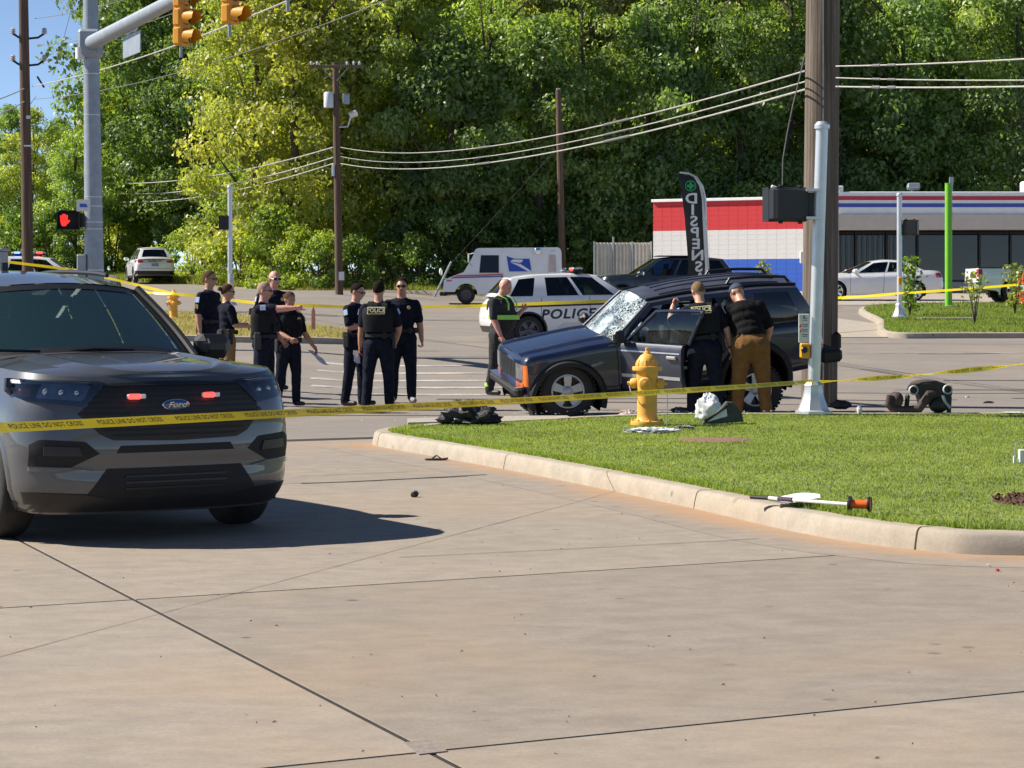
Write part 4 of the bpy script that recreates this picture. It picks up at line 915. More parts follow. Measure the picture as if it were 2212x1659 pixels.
cc = FP(1491, 402); cr = MB(); cr.lathe([(.155, 0), (.185, 0)], 28, Matrix.Translation((cc.x, cc.y-.17, cc.z)) @ Matrix.Rotation(R(90), 4, 'X')); cr.box((cc.x, cc.y-.17, cc.z), (.24, .006, .09)).box((cc.x, cc.y-.173, cc.z), (.09, .006, .24)).build('green_cross', pm('flag_green', (.02, .35, .10), .6), fl0)
# ------------------------------------------------------------------ vehicle builder
# local axes: x runs from the nose (0) to the tail (L), left flank is -y, z up
class Car:
    def __init__(s, root, L, W, zsh, zb, X0, X1, Wt, Lf=.45, Lr=.35, nf=3.2, nr=4.0, crown=None, wx=None):
        s.o = root; s.L = L; s.W = W; s.zsh = spl(*zip(*zsh)); s.zb = spl(*zip(*zb)); s.X0 = spl(*zip(*X0)); s.X1 = spl(*zip(*X1)); s.Wt = spl(*zip(*Wt))
        s.Lf, s.Lr, s.nf, s.nr = Lf, Lr, nf, nr; s.crown = spl(*zip(*(crown or [(0, .05), (L, .05)]))); s.wx = spl(*zip(*(wx or [(0, 1), (L, 1)])))
    def outline(s, t, nfr=16, nsd=84, nre=12):
        th = np.linspace(0, math.pi/2, nfr); xa = s.X0(t)+s.Lf*(1-np.cos(th)**(2/s.nf)); ya = np.sin(th)**(2/s.nf)
        x0, x1 = s.X0(t)+s.Lf, s.L-s.X1(t)-s.Lr; xb = np.linspace(x0, x1, nsd)[1:-1]; yb = np.ones(len(xb))
        th = np.linspace(math.pi/2, 0, nre); xc = s.L-s.X1(t)-s.Lr*(1-np.cos(th)**(2/s.nr)); yc = np.sin(th)**(2/s.nr)
        x = np.concatenate([xa, xb, xc]); y = np.concatenate([ya, yb, yc])*s.W*s.Wt(t)*s.wx(x); return x, y
    def pt(s, t, **k):
        x, y = s.outline(t, **k); z = s.zb(x)+(s.zsh(x)-s.zb(x))*t; return np.column_stack([x, y, z])
    def tz(s, x, z): return np.clip((z-s.zb(x))/(s.zsh(x)-s.zb(x)), 0, 1)
    def side_y(s, x, z):
        x = np.asarray(x, float); t = s.tz(x, z); w = s.W*s.Wt(t)*s.wx(x)
        a = np.clip((x-s.X0(t))/s.Lf, 0, 1); f = (1-(1-a)**s.nf)**(1/s.nf); b = np.clip((s.L-s.X1(t)-x)/s.Lr, 0, 1); r = (1-(1-b)**s.nr)**(1/s.nr); return w*f*r
    def front_x(s, y, z):
        y = np.asarray(y, float); z = np.asarray(z, float); x = np.full(np.broadcast(y, z).shape, .1)
        for _ in range(6):
            t = s.tz(x, z); w = s.W*s.Wt(t)*s.wx(x); q = np.clip(np.abs(y)/w, 0, .9995); x = s.X0(t)+s.Lf*(1-(1-q**s.nf)**(1/s.nf))
        return x
    def rear_x(s, y, z):
        y = np.asarray(y, float); z = np.asarray(z, float); x = np.full(np.broadcast(y, z).shape, s.L-.1)
        for _ in range(6):
            t = s.tz(x, z); w = s.W*s.Wt(t)*s.wx(x); q = np.clip(np.abs(y)/w, 0, .9995); x = s.L-s.X1(t)-s.Lr*(1-(1-q**s.nr)**(1/s.nr))
        return x
    def shell(s, mat, wheels=(), Ra=.40, cut=None, levels=24, name='body', inner=None):
        ts = np.linspace(0, 1, levels); A = np.array([s.pt(t) for t in ts]); mb_all = []
        n, m = A.shape[:2]; verts = []; F = []
        for sd in (-1, 1):
            B = A.copy(); B[..., 1] *= sd; V = B.reshape(-1, 3).copy(); Fs = []
            rin = np.full(len(V), 9.0); wc = np.zeros((len(V), 2))
            for (wx_, wz_) in wheels:
                d = np.hypot(V[:, 0]-wx_, V[:, 2]-wz_); upd = (d < rin) & (np.abs(V[:, 1]) > .45*s.W); rin[upd] = d[upd]; wc[upd] = (wx_, wz_)
            for i in range(n-1):
                for j in range(m-1):
                    q = (i*m+j, i*m+j+1, (i+1)*m+j+1, (i+1)*m+j)
                    if all(rin[k] < Ra for k in q): continue
                    c = V[list(q)].mean(0)
                    if cut is not None and cut(c[0], c[1], c[2]): continue
                    Fs.append(q if sd < 0 else q[::-1])
            usedv = set(k for f in Fs for k in f)
            for k in usedv:
                if rin[k] < Ra:
                    dx, dz = V[k, 0]-wc[k, 0], V[k, 2]-wc[k, 1]; r = max(1e-4, math.hypot(dx, dz)); V[k, 0] = wc[k, 0]+dx/r*Ra; V[k, 2] = max(wc[k, 1]+dz/r*Ra, s.zb(V[k, 0])*1.0 if dz/r < .2 else -9)
            verts.append(V); F.append(Fs)
        mb = MB(); mb.add(verts[0], F[0]); mb.add(verts[1], F[1])
        return mb.build(name, mat, s.o, sharp=40)
    def deck(s, mat, x0, x1, name, nq=15, dz=0.0, inset=1.0, cr=None, parent=None):
        P_ = s.pt(1.0); P_ = P_[(P_[:, 0] >= x0-1e-6) & (P_[:, 0] <= x1+1e-6)]; qs = np.linspace(-1, 1, nq)
        cf = cr or s.crown
        g = np.array([[(p[0], p[1]*q*inset, p[2]+dz+float(cf(p[0]))*(1-abs(q)**2.6)) for q in qs] for p in P_])
        return MB().grid(g).build(name, mat, parent or s.o, sharp=40)
    def bottom(s, mat):
        P_ = s.pt(0.0); g = np.array([[(p[0], p[1]*q, p[2]+.01) for q in (-1, 1)] for p in P_]); return MB().grid(g, True).build('underbody', mat, s.o, sharp=None)
    # ---- conforming panels
    def _cols(s, poly, n, pad=0):
        poly = np.asarray(poly, float); u = np.linspace(poly[:, 0].min()+1e-5, poly[:, 0].max()-1e-5, n); lo = []; hi = []
        for a in u:
            c = []
            for i in range(len(poly)):
                p, q = poly[i], poly[(i+1) % len(poly)]
                if (p[0] <= a) != (q[0] <= a): c.append(p[1]+(q[1]-p[1])*(a-p[0])/(q[0]-p[0]))
            lo.append(min(c)); hi.append(max(c))
        return u, np.array(lo), np.array(hi)
    def front_panel(s, name, poly, mat, off=.004, n=24, m=8, parent=None, depth=.03, rear=False):
        u, lo, hi = s._cols(poly, n); Y = np.repeat(u[:, None], m, 1); Zz = lo[:, None]+(hi-lo)[:, None]*np.linspace(0, 1, m)[None]
        Xx = (s.rear_x(Y, Zz)+off) if rear else (s.front_x(Y, Zz)-off); g = np.stack([Xx, Y, Zz], -1); b = g.copy(); b[..., 0] += -depth if rear else depth
        return MB().slab(g, b, flip=not rear).build(name, mat, parent or s.o, sharp=50, fixn=True)
    def side_panel(s, name, poly, mat, sd, off=.004, n=24, m=6, parent=None, depth=.02):
        u, lo, hi = s._cols(poly, n); Xx = np.repeat(u[:, None], m, 1); Zz = lo[:, None]+(hi-lo)[:, None]*np.linspace(0, 1, m)[None]
        yy = s.side_y(Xx, Zz)+off; g = np.stack([Xx, sd*yy, Zz], -1); b = g.copy(); b[..., 1] -= sd*depth
        return MB().slab(g, b).build(name, mat, parent or s.o, sharp=50, fixn=True)
    def side_line(s, name, pts, w, mat, sd, off=.002, parent=None):
        pts = [np.array(p, float) for p in pts]; mb = MB()
        for a, b in zip(pts[:-1], pts[1:]):
            k = max(2, int(np.linalg.norm(b-a)/.06)); d = (b-a)/np.linalg.norm(b-a); nr_ = np.array([-d[1], d[0]])*w/2; g = []
            for t in np.linspace(0, 1, k):
                p = a+(b-a)*t; g.append([(q[0], sd*(float(s.side_y(q[0], q[1]))+off), q[1]) for q in (p-nr_, p+nr_)])
            mb.grid(np.array(g))
        return mb.build(name, mat, parent or s.o, sharp=None)
    def side_text(s, txt, xc, zc, size, mat, sd, spacing=1.1, shear=0.0, offset=0.0, off=.006, sx=1.0):
        V, F = text_verts(txt, size, 0, spacing=spacing, shear=shear, offset=offset); xx = xc+(V[:, 0]*sx if sd < 0 else -V[:, 0]*sx); zz = zc+V[:, 1]
        return MB().add(np.column_stack([xx, sd*(s.side_y(xx, zz)+off), zz]), F).build('lettering', mat, s.o, sharp=None)
    # ---- greenhouse
    def cabin(s, xA, xD, xRf, xRr, yR, zR, wins, frame, glass, roofm, bow=.16, bowt=.08, v0=.06, v1=.90, rbow=.08, rcrown=.045, inset=.035, bulge=.025, backglass=None, wsm=None, skip=None, yRr=None, nroof=20, back_v=(.12, .9), rear_open=False, pill_dark=None, roofn=15):
        us = np.linspace(0, 1, 61); xb = xA+(xD-xA)*us; zb_ = s.zsh(xb); yb = s.side_y(xb, zb_-.005)-inset
        zR = spl(*zip(*zR)); yRf = spl([0, 1], [yR, yRr or yR]); xr = xRf+(xRr-xRf)*us
        def S(u, v):
            xbb = xA+(xD-xA)*u; xrr = xRf+(xRr-xRf)*u; z0 = float(s.zsh(xbb)); xcl = min(max(xbb, float(s.X0(1.0))+s.Lf*.75), s.L-float(s.X1(1.0))-s.Lr*.85); y0 = float(s.side_y(xcl, float(s.zsh(xcl))-.005))-inset; z1 = float(zR(u)); y1 = float(yRf(u))
            return np.array([xbb+(xrr-xbb)*v, y0+(y1-y0)*v+bulge*math.sin(math.pi*v), z0+(z1-z0)*v])
        s.S = S; s.zRf = zR
        brk = sorted(set([0.0, 1.0]+[w for ww in wins for w in ww[:2]])); vs_ = [0, v0, (v0+v1)/2, v1, 1]
        for sd in (-1, 1):
            fr = MB()
            for a, b in zip(brk[:-1], brk[1:]):
                win = next((w for w in wins if w[0] <= a+1e-6 and b <= w[1]+1e-6), None); k = max(2, int((b-a)*30))
                for v_a, v_b in ((0, v0), (v0, v1), (v1, 1)):
                    isg = win is not None and v_a == v0; nv = 7 if v_a == v0 else 2
                    if skip and skip(sd, (a+b)/2, (v_a+v_b)/2): continue
                    g = np.array([[S(u, v)*np.array([1, sd, 1]) for v in np.linspace(v_a, v_b, nv)] for u in np.linspace(a, b, k+1)])
                    if isg: 
                        gg = g.copy(); gg[..., 1] -= sd*.008; MB().grid(gg, flip=(sd > 0)).build('window', win[2] if len(win) > 2 else glass, s.o, sharp=None)
                    else: fr.grid(g, flip=(sd > 0))
            fr.build('pillar_frame', frame, s.o, sharp=40)
        def cross(u, v, q, bw):
            p = S(u, v); return (p[0]-bw*(1-q*q), p[1]*q, p[2])
        qs = np.linspace(-1, 1, 19)
        def wpatch(u, va, vb, bwa, bwb, nv):
            g = []
            for v in np.linspace(va, vb, nv):
                row = []
                for q in qs:
                    p = S(u, v); t = v; bw = bwa+(bwb-bwa)*t; x = p[0]-bw*(1-q*q); z = p[2]
                    z += (1-t)*(float(s.zsh(x))+float(s.crown(x))*(1-abs(q)**2.6)-float(s.zsh(p[0])))*(1 if u == 0 else 1)+t*rcrown*(1-q*q)*.6
                    row.append((x, p[1]*q, z))
                g.append(row)
            return np.array(g)
        s.wsgrid = wpatch(0, 0, 1, bow, bowt, 14)
        MB().grid(s.wsgrid[:, :]).build('windshield', wsm or glass, s.o, sharp=None)
        g2 = wpatch(1, 0, 1, -rbow, -rbow*.6, 12); s.rwgrid = g2
        if not rear_open:
            MB().grid(g2[2:-1, 2:-2], flip=True).build('rear_window', backglass or glass, s.o, sharp=None)
            f2 = MB(); f2.grid(g2[:3], True); f2.grid(g2[-2:], True); f2.grid(g2[2:-1, :3], True); f2.grid(g2[2:-1, -3:], True); f2.build('rear_frame', frame, s.o, sharp=40)
        # roof
        g = []
        for u in np.linspace(0, 1, nroof):
            p = S(u, 1.0); row = []
            for q in np.linspace(-1, 1, roofn):
                bw = bowt*(1-u)**3-rbow*.6*u**3; row.append((p[0]-bw*(1-q*q), p[1]*q, p[2]+rcrown*(1-q*q)*(.6+.4*math.sin(math.pi*min(1, u*1.0+.0)))+.02*min(1, (1-abs(q))*12)*.5))
            g.append(row)
        s.roofgrid = np.array(g)
        return MB().grid(s.roofgrid).build('roof', roofm, s.o, sharp=40)
    def wheel(s, x, sd, r=.37, w=.24, spokes=5, rim=None, rr=.66, y=None, tread=False, steer=0.0, style='star'):
        y = (s.side_y(x, r+.32)-w/2-.015) if y is None else y; y = float(y)
        Mx = Matrix.Translation((x, sd*y, r)) @ Matrix.Rotation(steer, 4, 'Z') @ Matrix.Rotation(R(90)*(1 if sd < 0 else -1), 4, 'X')
        h = w/2; R_ = r; ri = r*rr
        o = MB().lathe([(ri-.01, -h*.8), (ri+.01, -h), (R_-.05, -h*1.02), (R_-.012, -h*.86), (R_, -h*.6), (R_, h*.6), (R_-.012, h*.86), (R_-.05, h*1.02), (ri+.01, h), (ri-.01, h*.8)], 40).build('wheel', M['rubber'], s.o, sharp=50)
        o.matrix_local = Mx; rimm = rim or M['alloy']
        if tread:
            tb = MB()
            for k in range(44):
                a = k*2*math.pi/44
                for zz, sh in ((-h*.55, 0), (h*.55, .07)): tb.box((R_*math.cos(a+sh), R_*math.sin(a+sh), zz), (.022, .035, h*.75), Euler((0, 0, a+sh)).to_matrix())
            tb.build('tread', M['rubber'], o)
        rb = MB().lathe([(ri, h*.72), (ri, h*.9), (ri-.018, h*.92), (ri-.03, h*.6), (ri-.035, -h*.7)], 40)
        for k in range(spokes):
            a = k*2*math.pi/spokes+.3
            if style == 'star':
                p0 = Vector((.05*math.cos(a), .05*math.sin(a), h*.68)); n_ = Vector((-math.sin(a), math.cos(a), 0)); d = Vector((math.cos(a), math.sin(a), 0)); tw = .042*(5/spokes)**.5
                A = [p0-n_*tw, p0+n_*tw, d*(ri-.02)+n_*tw*1.35+Vector((0, 0, h*.8)), d*(ri-.02)-n_*tw*1.35+Vector((0, 0, h*.8))]; Bq = [p-Vector((0, 0, .03)) for p in A]
                rb.add(A+Bq, [(0, 3, 2, 1), (4, 5, 6, 7), (0, 1, 5, 4), (1, 2, 6, 5), (2, 3, 7, 6), (3, 0, 4, 7)])
        if style == 'steel': rb.lathe([(0, h*.45), (ri*.45, h*.5), (ri*.62, h*.25), (ri-.02, h*.35)], 30)
        rb.lathe([(0, h*.84), (.045, h*.82), (.075, h*.66), (.08, h*.4)], 20); rb.build('rim', rimm, o, sharp=35, fixn=True)
        MB().lathe([(0, h*.1), (ri-.03, h*.1)], 30).build('brake_disc', M['black'], o, sharp=None)
        lug = MB()
        for k in range(5): lug.lathe([(0, h*.74), (.012, h*.72), (.013, h*.6)], 6, Matrix.Translation((.055*math.cos(k*1.257), .055*math.sin(k*1.257), 0)))
        return o
    def liner(s, x, sd, r, Ra, w=.42, z=None):
        z = r if z is None else z; y1 = float(s.side_y(x, z+Ra-.02))-.01; g = []
        for a in np.linspace(R(-25), R(205), 20): g.append([(x+Ra*math.cos(a), sd*y1, z+Ra*math.sin(a)), (x+Ra*math.cos(a), sd*(y1-w), z+Ra*math.sin(a))])
        MB().grid(np.array(g)).build('wheel_well', M['blackmat'], s.o, sharp=None)
        yb_ = y1-w; MB().add([(x+Ra*1.0*math.cos(a), sd*yb_, z+Ra*math.sin(a)) for a in np.linspace(R(-25), R(205), 20)], [tuple(range(20))]).build('wheel_well', M['blackmat'], s.o, sharp=None)
    def arch(s, x, sd, z, Ra, wd=.05, mat=None, off=.012, a0=-12, a1=192, name='arch_trim'):
        g = []
        for a in np.linspace(R(a0), R(a1), 26):
            row = []
            for rr_, oo in ((Ra-.005, -.03), (Ra-.004, off), (Ra+wd*.6, off), (Ra+wd, -.004)):
                xx = x+rr_*math.cos(a); zz = z+rr_*math.sin(a); row.append((xx, sd*(float(s.side_y(xx, max(zz, float(s.zb(xx))+.01)))+oo), zz))
            g.append(row)
        return MB().grid(np.array(g)).build(name, mat or M['black'], s.o, sharp=50, fixn=True)
    def mirror(s, x, sd, z, mat, y=None, size=(.13, .24, .17), glassm=None):
        y = float(s.side_y(x, z-.12)) if y is None else y; c = (x, sd*(y+.16), z)
        o = MB().box(c, (size[0]*1.5, size[1], size[2]*.95), bev=.05).box((c[0]-size[0]*.62, c[1], c[2]), (size[0]*.7, size[1]*.72, size[2]*.62), bev=.05).box((x+.01, sd*(y+.02), z-.06), (.07, .16, .05), bev=.015).build('mirror', mat, s.o)
        MB().box((x+size[0]*.72, sd*(y+.16), z), (.07, size[1]*.8, size[2]*.75), bev=.02).build('mirror_glass', glassm or M['chrome'], o)
        return o
    def seats(s, xs, z, mat=None, hw=.36):
        for x in xs:
            for sd in (-1, 1):
                MB().box((x, sd*hw, z+.28), (.14, .46, .62), Euler((0, .18, 0)).to_matrix(), bev=.05).box((x+.07, sd*hw, z+.68), (.09, .24, .18), bev=.04).box((x-.28, sd*hw, z), (.5, .48, .14), bev=.05).build('seat', mat or M['seat'], s.o)
    def steering(s, x, sd, z):
        MB().tube([(x+.05*math.sin(a)*0-.06*math.cos(a)*0+.10*math.sin(a)*-.4, sd*.36+.18*math.cos(a), z+.17*math.sin(a)) for a in np.linspace(0, 6.283, 21)], .017, 6, caps=False).box((x, sd*.36, z), (.05, .16, .08), bev=.02).build('steering_wheel', M['black'], s.o)
def place_car(o, front_world, heading_deg):
    """heading: direction of the nose in the ground plane, degrees from +X"""
    a = R(heading_deg)+math.pi; o.rotation_euler = (0, 0, a); o.location = front_world
# ------------------------------------------------------------------ grey police SUV in the foreground
M['greypaint'] = paint('slate_grey_metallic', (.082, .086, .094), .45, .38, 1.0, .04)
M['grille'] = pm('grille_mesh', (.010, .010, .011), .5, var=.3, scale=60, bump=.8, bdist=.004)
M['lens'] = glass_mat('lamp_lens', (.80, .84, .86), ior=1.8)
M['lampbowl'] = pm('lamp_bowl', (.38, .40, .43), .22, .7, var=.3, scale=14)
M['redled'] = pm('lit_red_led', (.8, .05, .03), .4, emit=(1.0, .014, .012), es=7)
M['blueled'] = pm('lit_blue_led', (.1, .15, .8), .4, emit=(.03, .12, 1.0), es=6)
M['fordblue'] = pm('badge_blue', (.015, .05, .22), .2, var=.05, coat=1)
M['darkseam'] = pm('panel_gap', (.006, .006, .007), .9)
HD = -57.5                                          # heading of the nose, degrees from +X
d_ = Vector((math.cos(R(HD)), math.sin(R(HD)), 0))
nose = Vector((X_at(384, 15.0), 15.0, .0))
ex = thing('police_suv', 'unmarked dark grey police SUV with red grille lights, parked in front', 'police SUV', nose, 0); place_car(ex, nose, HD)
E = Car(ex, 5.05, 1.0, [(0, 1.06), (.12, 1.085), (.4, 1.12), (.9, 1.145), (1.5, 1.165), (2.6, 1.165), (4.0, 1.20), (5.05, 1.18)], [(0, .20), (.3, .20), (.8, .24), (1.5, .27), (3.6, .27), (4.6, .30), (5.05, .34)],
        [(0, .10), (.10, .045), (.22, .012), (.36, .02), (.46, .005), (.60, .012), (.80, .035), (.93, .07), (1, .125)], [(0, .06), (.3, 0), (.6, .02), (1, .12)],
        [(0, .90), (.08, .955), (.2, .985), (.45, 1.0), (.7, .985), (.85, .955), (1, .915)], .52, .35, 2.75, 4.0, [(0, .028), (.3, .05), (1.2, .065), (5.05, .05)], [(0, .985), (.9, 1.0), (2.5, .985), (4, 1.0), (5.05, .96)])
WXF, WXR, WR = .93, 3.955, .385
E.shell(M['greypaint'], ((WXF, WR), (WXR, WR)), .435, levels=30); E.bottom(M['blackmat'])
E.deck(M['greypaint'], 0, 1.36, 'hood', 41)
E.deck(M['interior'], 1.2, 4.9, 'cabin_floor', 5, -.32, .95)
E.deck(M['blackmat'], 1.20, 1.55, 'cowl', 9, .004)
for sd in (-1, 1):           # hood bulge creases
    g = []
    for x in np.linspace(.10, 1.2, 26):
        row = []
        for q, h in ((.50, 0), (.55, .016), (.60, .016), (.74, 0)):
            yy = float(E.side_y(x, E.zsh(x)-.001))*q; row.append((x, sd*yy, float(E.zsh(x))+float(E.crown(x))*(1-q**2.6)+h*min(1, (x-.1)*6)))
        g.append(row)
    MB().grid(np.array(g), flip=sd < 0).build('hood_ridge', M['greypaint'], ex, sharp=60)
E.cabin(1.52, 4.78, 2.18, 4.50, .63, [(0, 1.665), (.25, 1.725), (.6, 1.74), (1, 1.68)], [(.06, .34, M['glass']), (.37, .64, M['glass_dark']), (.68, .93, M['glass_dark'])], M['greypaint'], M['glass'], M['greypaint'], bow=.24, bowt=.13, v0=.05, v1=.91, rcrown=.075, wsm=glass_mat('windshield_glass', (.46, .62, .63), film=.11), yRr=.60, inset=.10, backglass=M['glass_dark'])
# black surround of the windshield and pillars
wg = E.wsgrid
fr_ = MB(); off_ = np.array([-.004, 0, .003])
fr_.grid(wg[:2]+off_); fr_.grid(wg[-2:]+off_); fr_.build('windshield_band', M['black'], ex, sharp=None)
for sd, cols_ in ((-1, slice(0, 2)), (1, slice(-2, None))):
    pp_ = wg[:, cols_]; MB().grid(pp_+off_).build('pillar_trim', M['black'], ex, sharp=None)
for sd in (-1, 1):
    MB().tube([(wg[k, 0 if sd < 0 else -1]+np.array([-.01, sd*.012, .012])) for k in range(14)], .028, 8).build('a_pillar', M['black'], ex)
    rl = [E.roofgrid[k, 1 if sd < 0 else -2]+np.array([0, sd*.01, .045]) for k in range(3, 19)]; MB().tube(rl, .018, 8).build('roof_rail', M['black'], ex)
MB().tube([E.roofgrid[9, 7]+np.array([0, 0, .0]), E.roofgrid[9, 7]+np.array([.0, 0, .06])], .03, 10).build('antenna', M['black'], ex)
for sd in (-1, 1):
    for x in (WXF, WXR):
        E.wheel(x, sd, WR, .25, 5, pm('police_steel_wheel', (.06, .06, .065), .5, .5), steer=R(0), y=.865); E.liner(x, sd, WR, .435); E.arch(x, sd, WR, .435, .055, M['greypaint'], .010)
    E.mirror(1.66, sd, 1.25, M['black'], y=.86, size=(.11, .27, .19)); 
    for pts in ([(1.42, .35), (1.40, .9), (1.5, 1.15)], [(2.62, .34), (2.60, 1.13)], [(3.68, .45), (3.62, 1.0), (3.75, 1.15)], [(1.42, .35), (3.5, .35)]): E.side_line('door_seam', pts, .008, M['darkseam'], sd)
    for x in (2.45, 3.5): E.side_panel('door_handle', [(x-.12, 1.0), (x+.1, 1.0), (x+.1, 1.035), (x-.12, 1.035)], M['black'], sd, .03)
    E.side_panel('sill_trim', [(1.45, .28), (3.5, .28), (3.5, .40), (1.45, .40)], M['black'], sd, .008)
    fog = [(.53, .60), (.62, .68), (.88, .695), (.93, .66), (.93, .52), (.70, .515)]
    fog = [(sd*a, b) for a, b in fog]; E.front_panel('fog_recess', fog, M['blackmat'], .004, 20, 8)
    E.front_panel('fog_bezel', [(sd*.64, .585), (sd*.66, .645), (sd*.86, .65), (sd*.86, .59)], M['black'], .016, 12, 4)
    E.front_panel('bumper_blade', [(sd*.56, .487), (sd*.93, .487), (sd*.93, .512), (sd*.70, .512)], M['greypaint'], .022, 14, 3)
    hl = [(.46, 1.055), (.50, 1.065), (.985, 1.085), (.992, 1.0), (.93, .945), (.62, .905)]
    hl = [(sd*a, b) for a, b in hl]; bowl = E.front_panel('headlight', hl, M['black'], .005, 34, 10)
    E.front_panel('reflector', [(sd*.62, .94), (sd*.56, 1.04), (sd*.84, 1.052), (sd*.88, .962)], M['lampbowl'], .010, 14, 6, bowl)
    for yy, zz in ((.645, .985), (.735, .99), (.82, .998)): MB().ell((float(E.front_x(sd*yy, zz))-.004, sd*yy, zz), (.012, .026, .024)).build('projector', M['lampbowl'], bowl)
    E.front_panel('turn_signal', [(sd*.90, .965), (sd*.89, 1.02), (sd*.985, 1.025), (sd*.98, .985)], M['amber'], .012, 8, 4, bowl)
    E.front_panel('light_bar', [(sd*.56, 1.044), (sd*.55, 1.056), (sd*.95, 1.074), (sd*.95, 1.052)], M['white'], .011, 14, 3, bowl)
    E.front_panel('lens_cover', hl, M['lens'], .017, 34, 10, bowl, .002)
gr_ = [(-.475, 1.05), (0, 1.062), (.475, 1.05), (.60, .90), (.66, .86), (.52, .72), (.44, .685), (0, .672), (-.44, .685), (-.52, .72), (-.66, .86), (-.60, .90)]
G_ = E.front_panel('grille', gr_, M['grille'], .006, 50, 14)
for zz in np.arange(.71, 1.05, .036):
    hw_ = .42+.2*min(1, max(0, (zz-.69)/.15))-max(0, (zz-.9)*1.0); E.front_panel('grille_slat', [(-hw_, zz), (hw_, zz), (hw_, zz+.009), (-hw_, zz+.009)], M['blackmat'], .013, 40, 2, G_)
E.front_panel('intake_slot', [(-.42, .60), (.42, .60), (.40, .648), (-.40, .648)], M['blackmat'], .004, 30, 4)
li_ = E.front_panel('lower_intake', [(-.60, .335), (-.48, .50), (.48, .50), (.60, .335), (.45, .30), (-.45, .30)], M['blackmat'], .005, 40, 8)
for zz in (.36, .40, .44): E.front_panel('intake_slat', [(-.36, zz), (.36, zz), (.36, zz+.012), (-.36, zz+.012)], M['black'], .015, 26, 2, li_)
E.front_panel('lower_valance', [(-.93, .215), (.93, .215), (.95, .35), (.62, .335), (.45, .30), (-.45, .30), (-.62, .335), (-.95, .35)], M['black'], .009, 60, 6)
for yy in (.275, -.255):
    b = MB().box((float(E.front_x(yy, .965))-.016, yy, .965), (.03, .13, .03), bev=.006).build('strobe', M['white'], G_); MB().box((float(E.front_x(yy, .965))-.034, yy+.02, .965), (.012, .075, .034), bev=.005).build('lit_led', M['redled'], b)
fx = float(E.front_x(0, .915)); bd = MB().ell((fx-.012, 0, .905), (.014, .098, .040), nu=28, nv=14).build('badge', M['chrome'], ex); MB().ell((fx-.0165, 0, .905), (.012, .091, .034), nu=28, nv=14).build('badge_field', M['fordblue'], bd)
V_, F_ = text_verts('Ford', .055, 0, shear=.35, offset=.001); MB().add([(fx-.0295, -v[0]*1.25, .905+v[1]*.9) for v in V_], F_).build('badge_script', M['chrome'], bd, sharp=None)
E.front_panel('plate_pocket', [(-.33, .80), (.33, .80), (.33, .87), (-.33, .87)], M['black'], .012, 20, 3)
for yy, ln in ((-.25, .62), (.45, .62)):
    cwx = 1.30; MB().tube([(cwx+.02, yy, float(E.zsh(cwx))+.075), (cwx-.02, yy+ln*.5, float(E.zsh(cwx))+.085), (cwx+.06, yy+ln, float(E.zsh(cwx))+.06)], .011, 6).build('wiper', M['black'], ex)
# cabin
E.seats((2.45, 3.4), .86); E.steering(1.98, -1, 1.10)
MB().box((1.72, 0, 1.07), (.42, 1.5, .16), bev=.06).build('dashboard', M['interior'], ex)
MB().box((2.15, 0, 1.585), (.05, .24, .07), bev=.015).build('rearview_mirror', M['black'], ex)
MB().box((1.95, .05, 1.14), (.05, .30, .22), Euler((0, -.3, .3)).to_matrix(), bev=.01).build('laptop', M['black'], ex)
MB().ell((1.72, .15, 1.18), (.07, .09, .06)).box((1.72, .34, 1.165), (.12, .2, .02), bev=.005).build('dash_clutter', M['white'], ex)
MB().box((1.70, .62, 1.19), (.01, .09, .08), Euler((0, -.9, 0)).to_matrix()).build('permit', M['white'], ex)

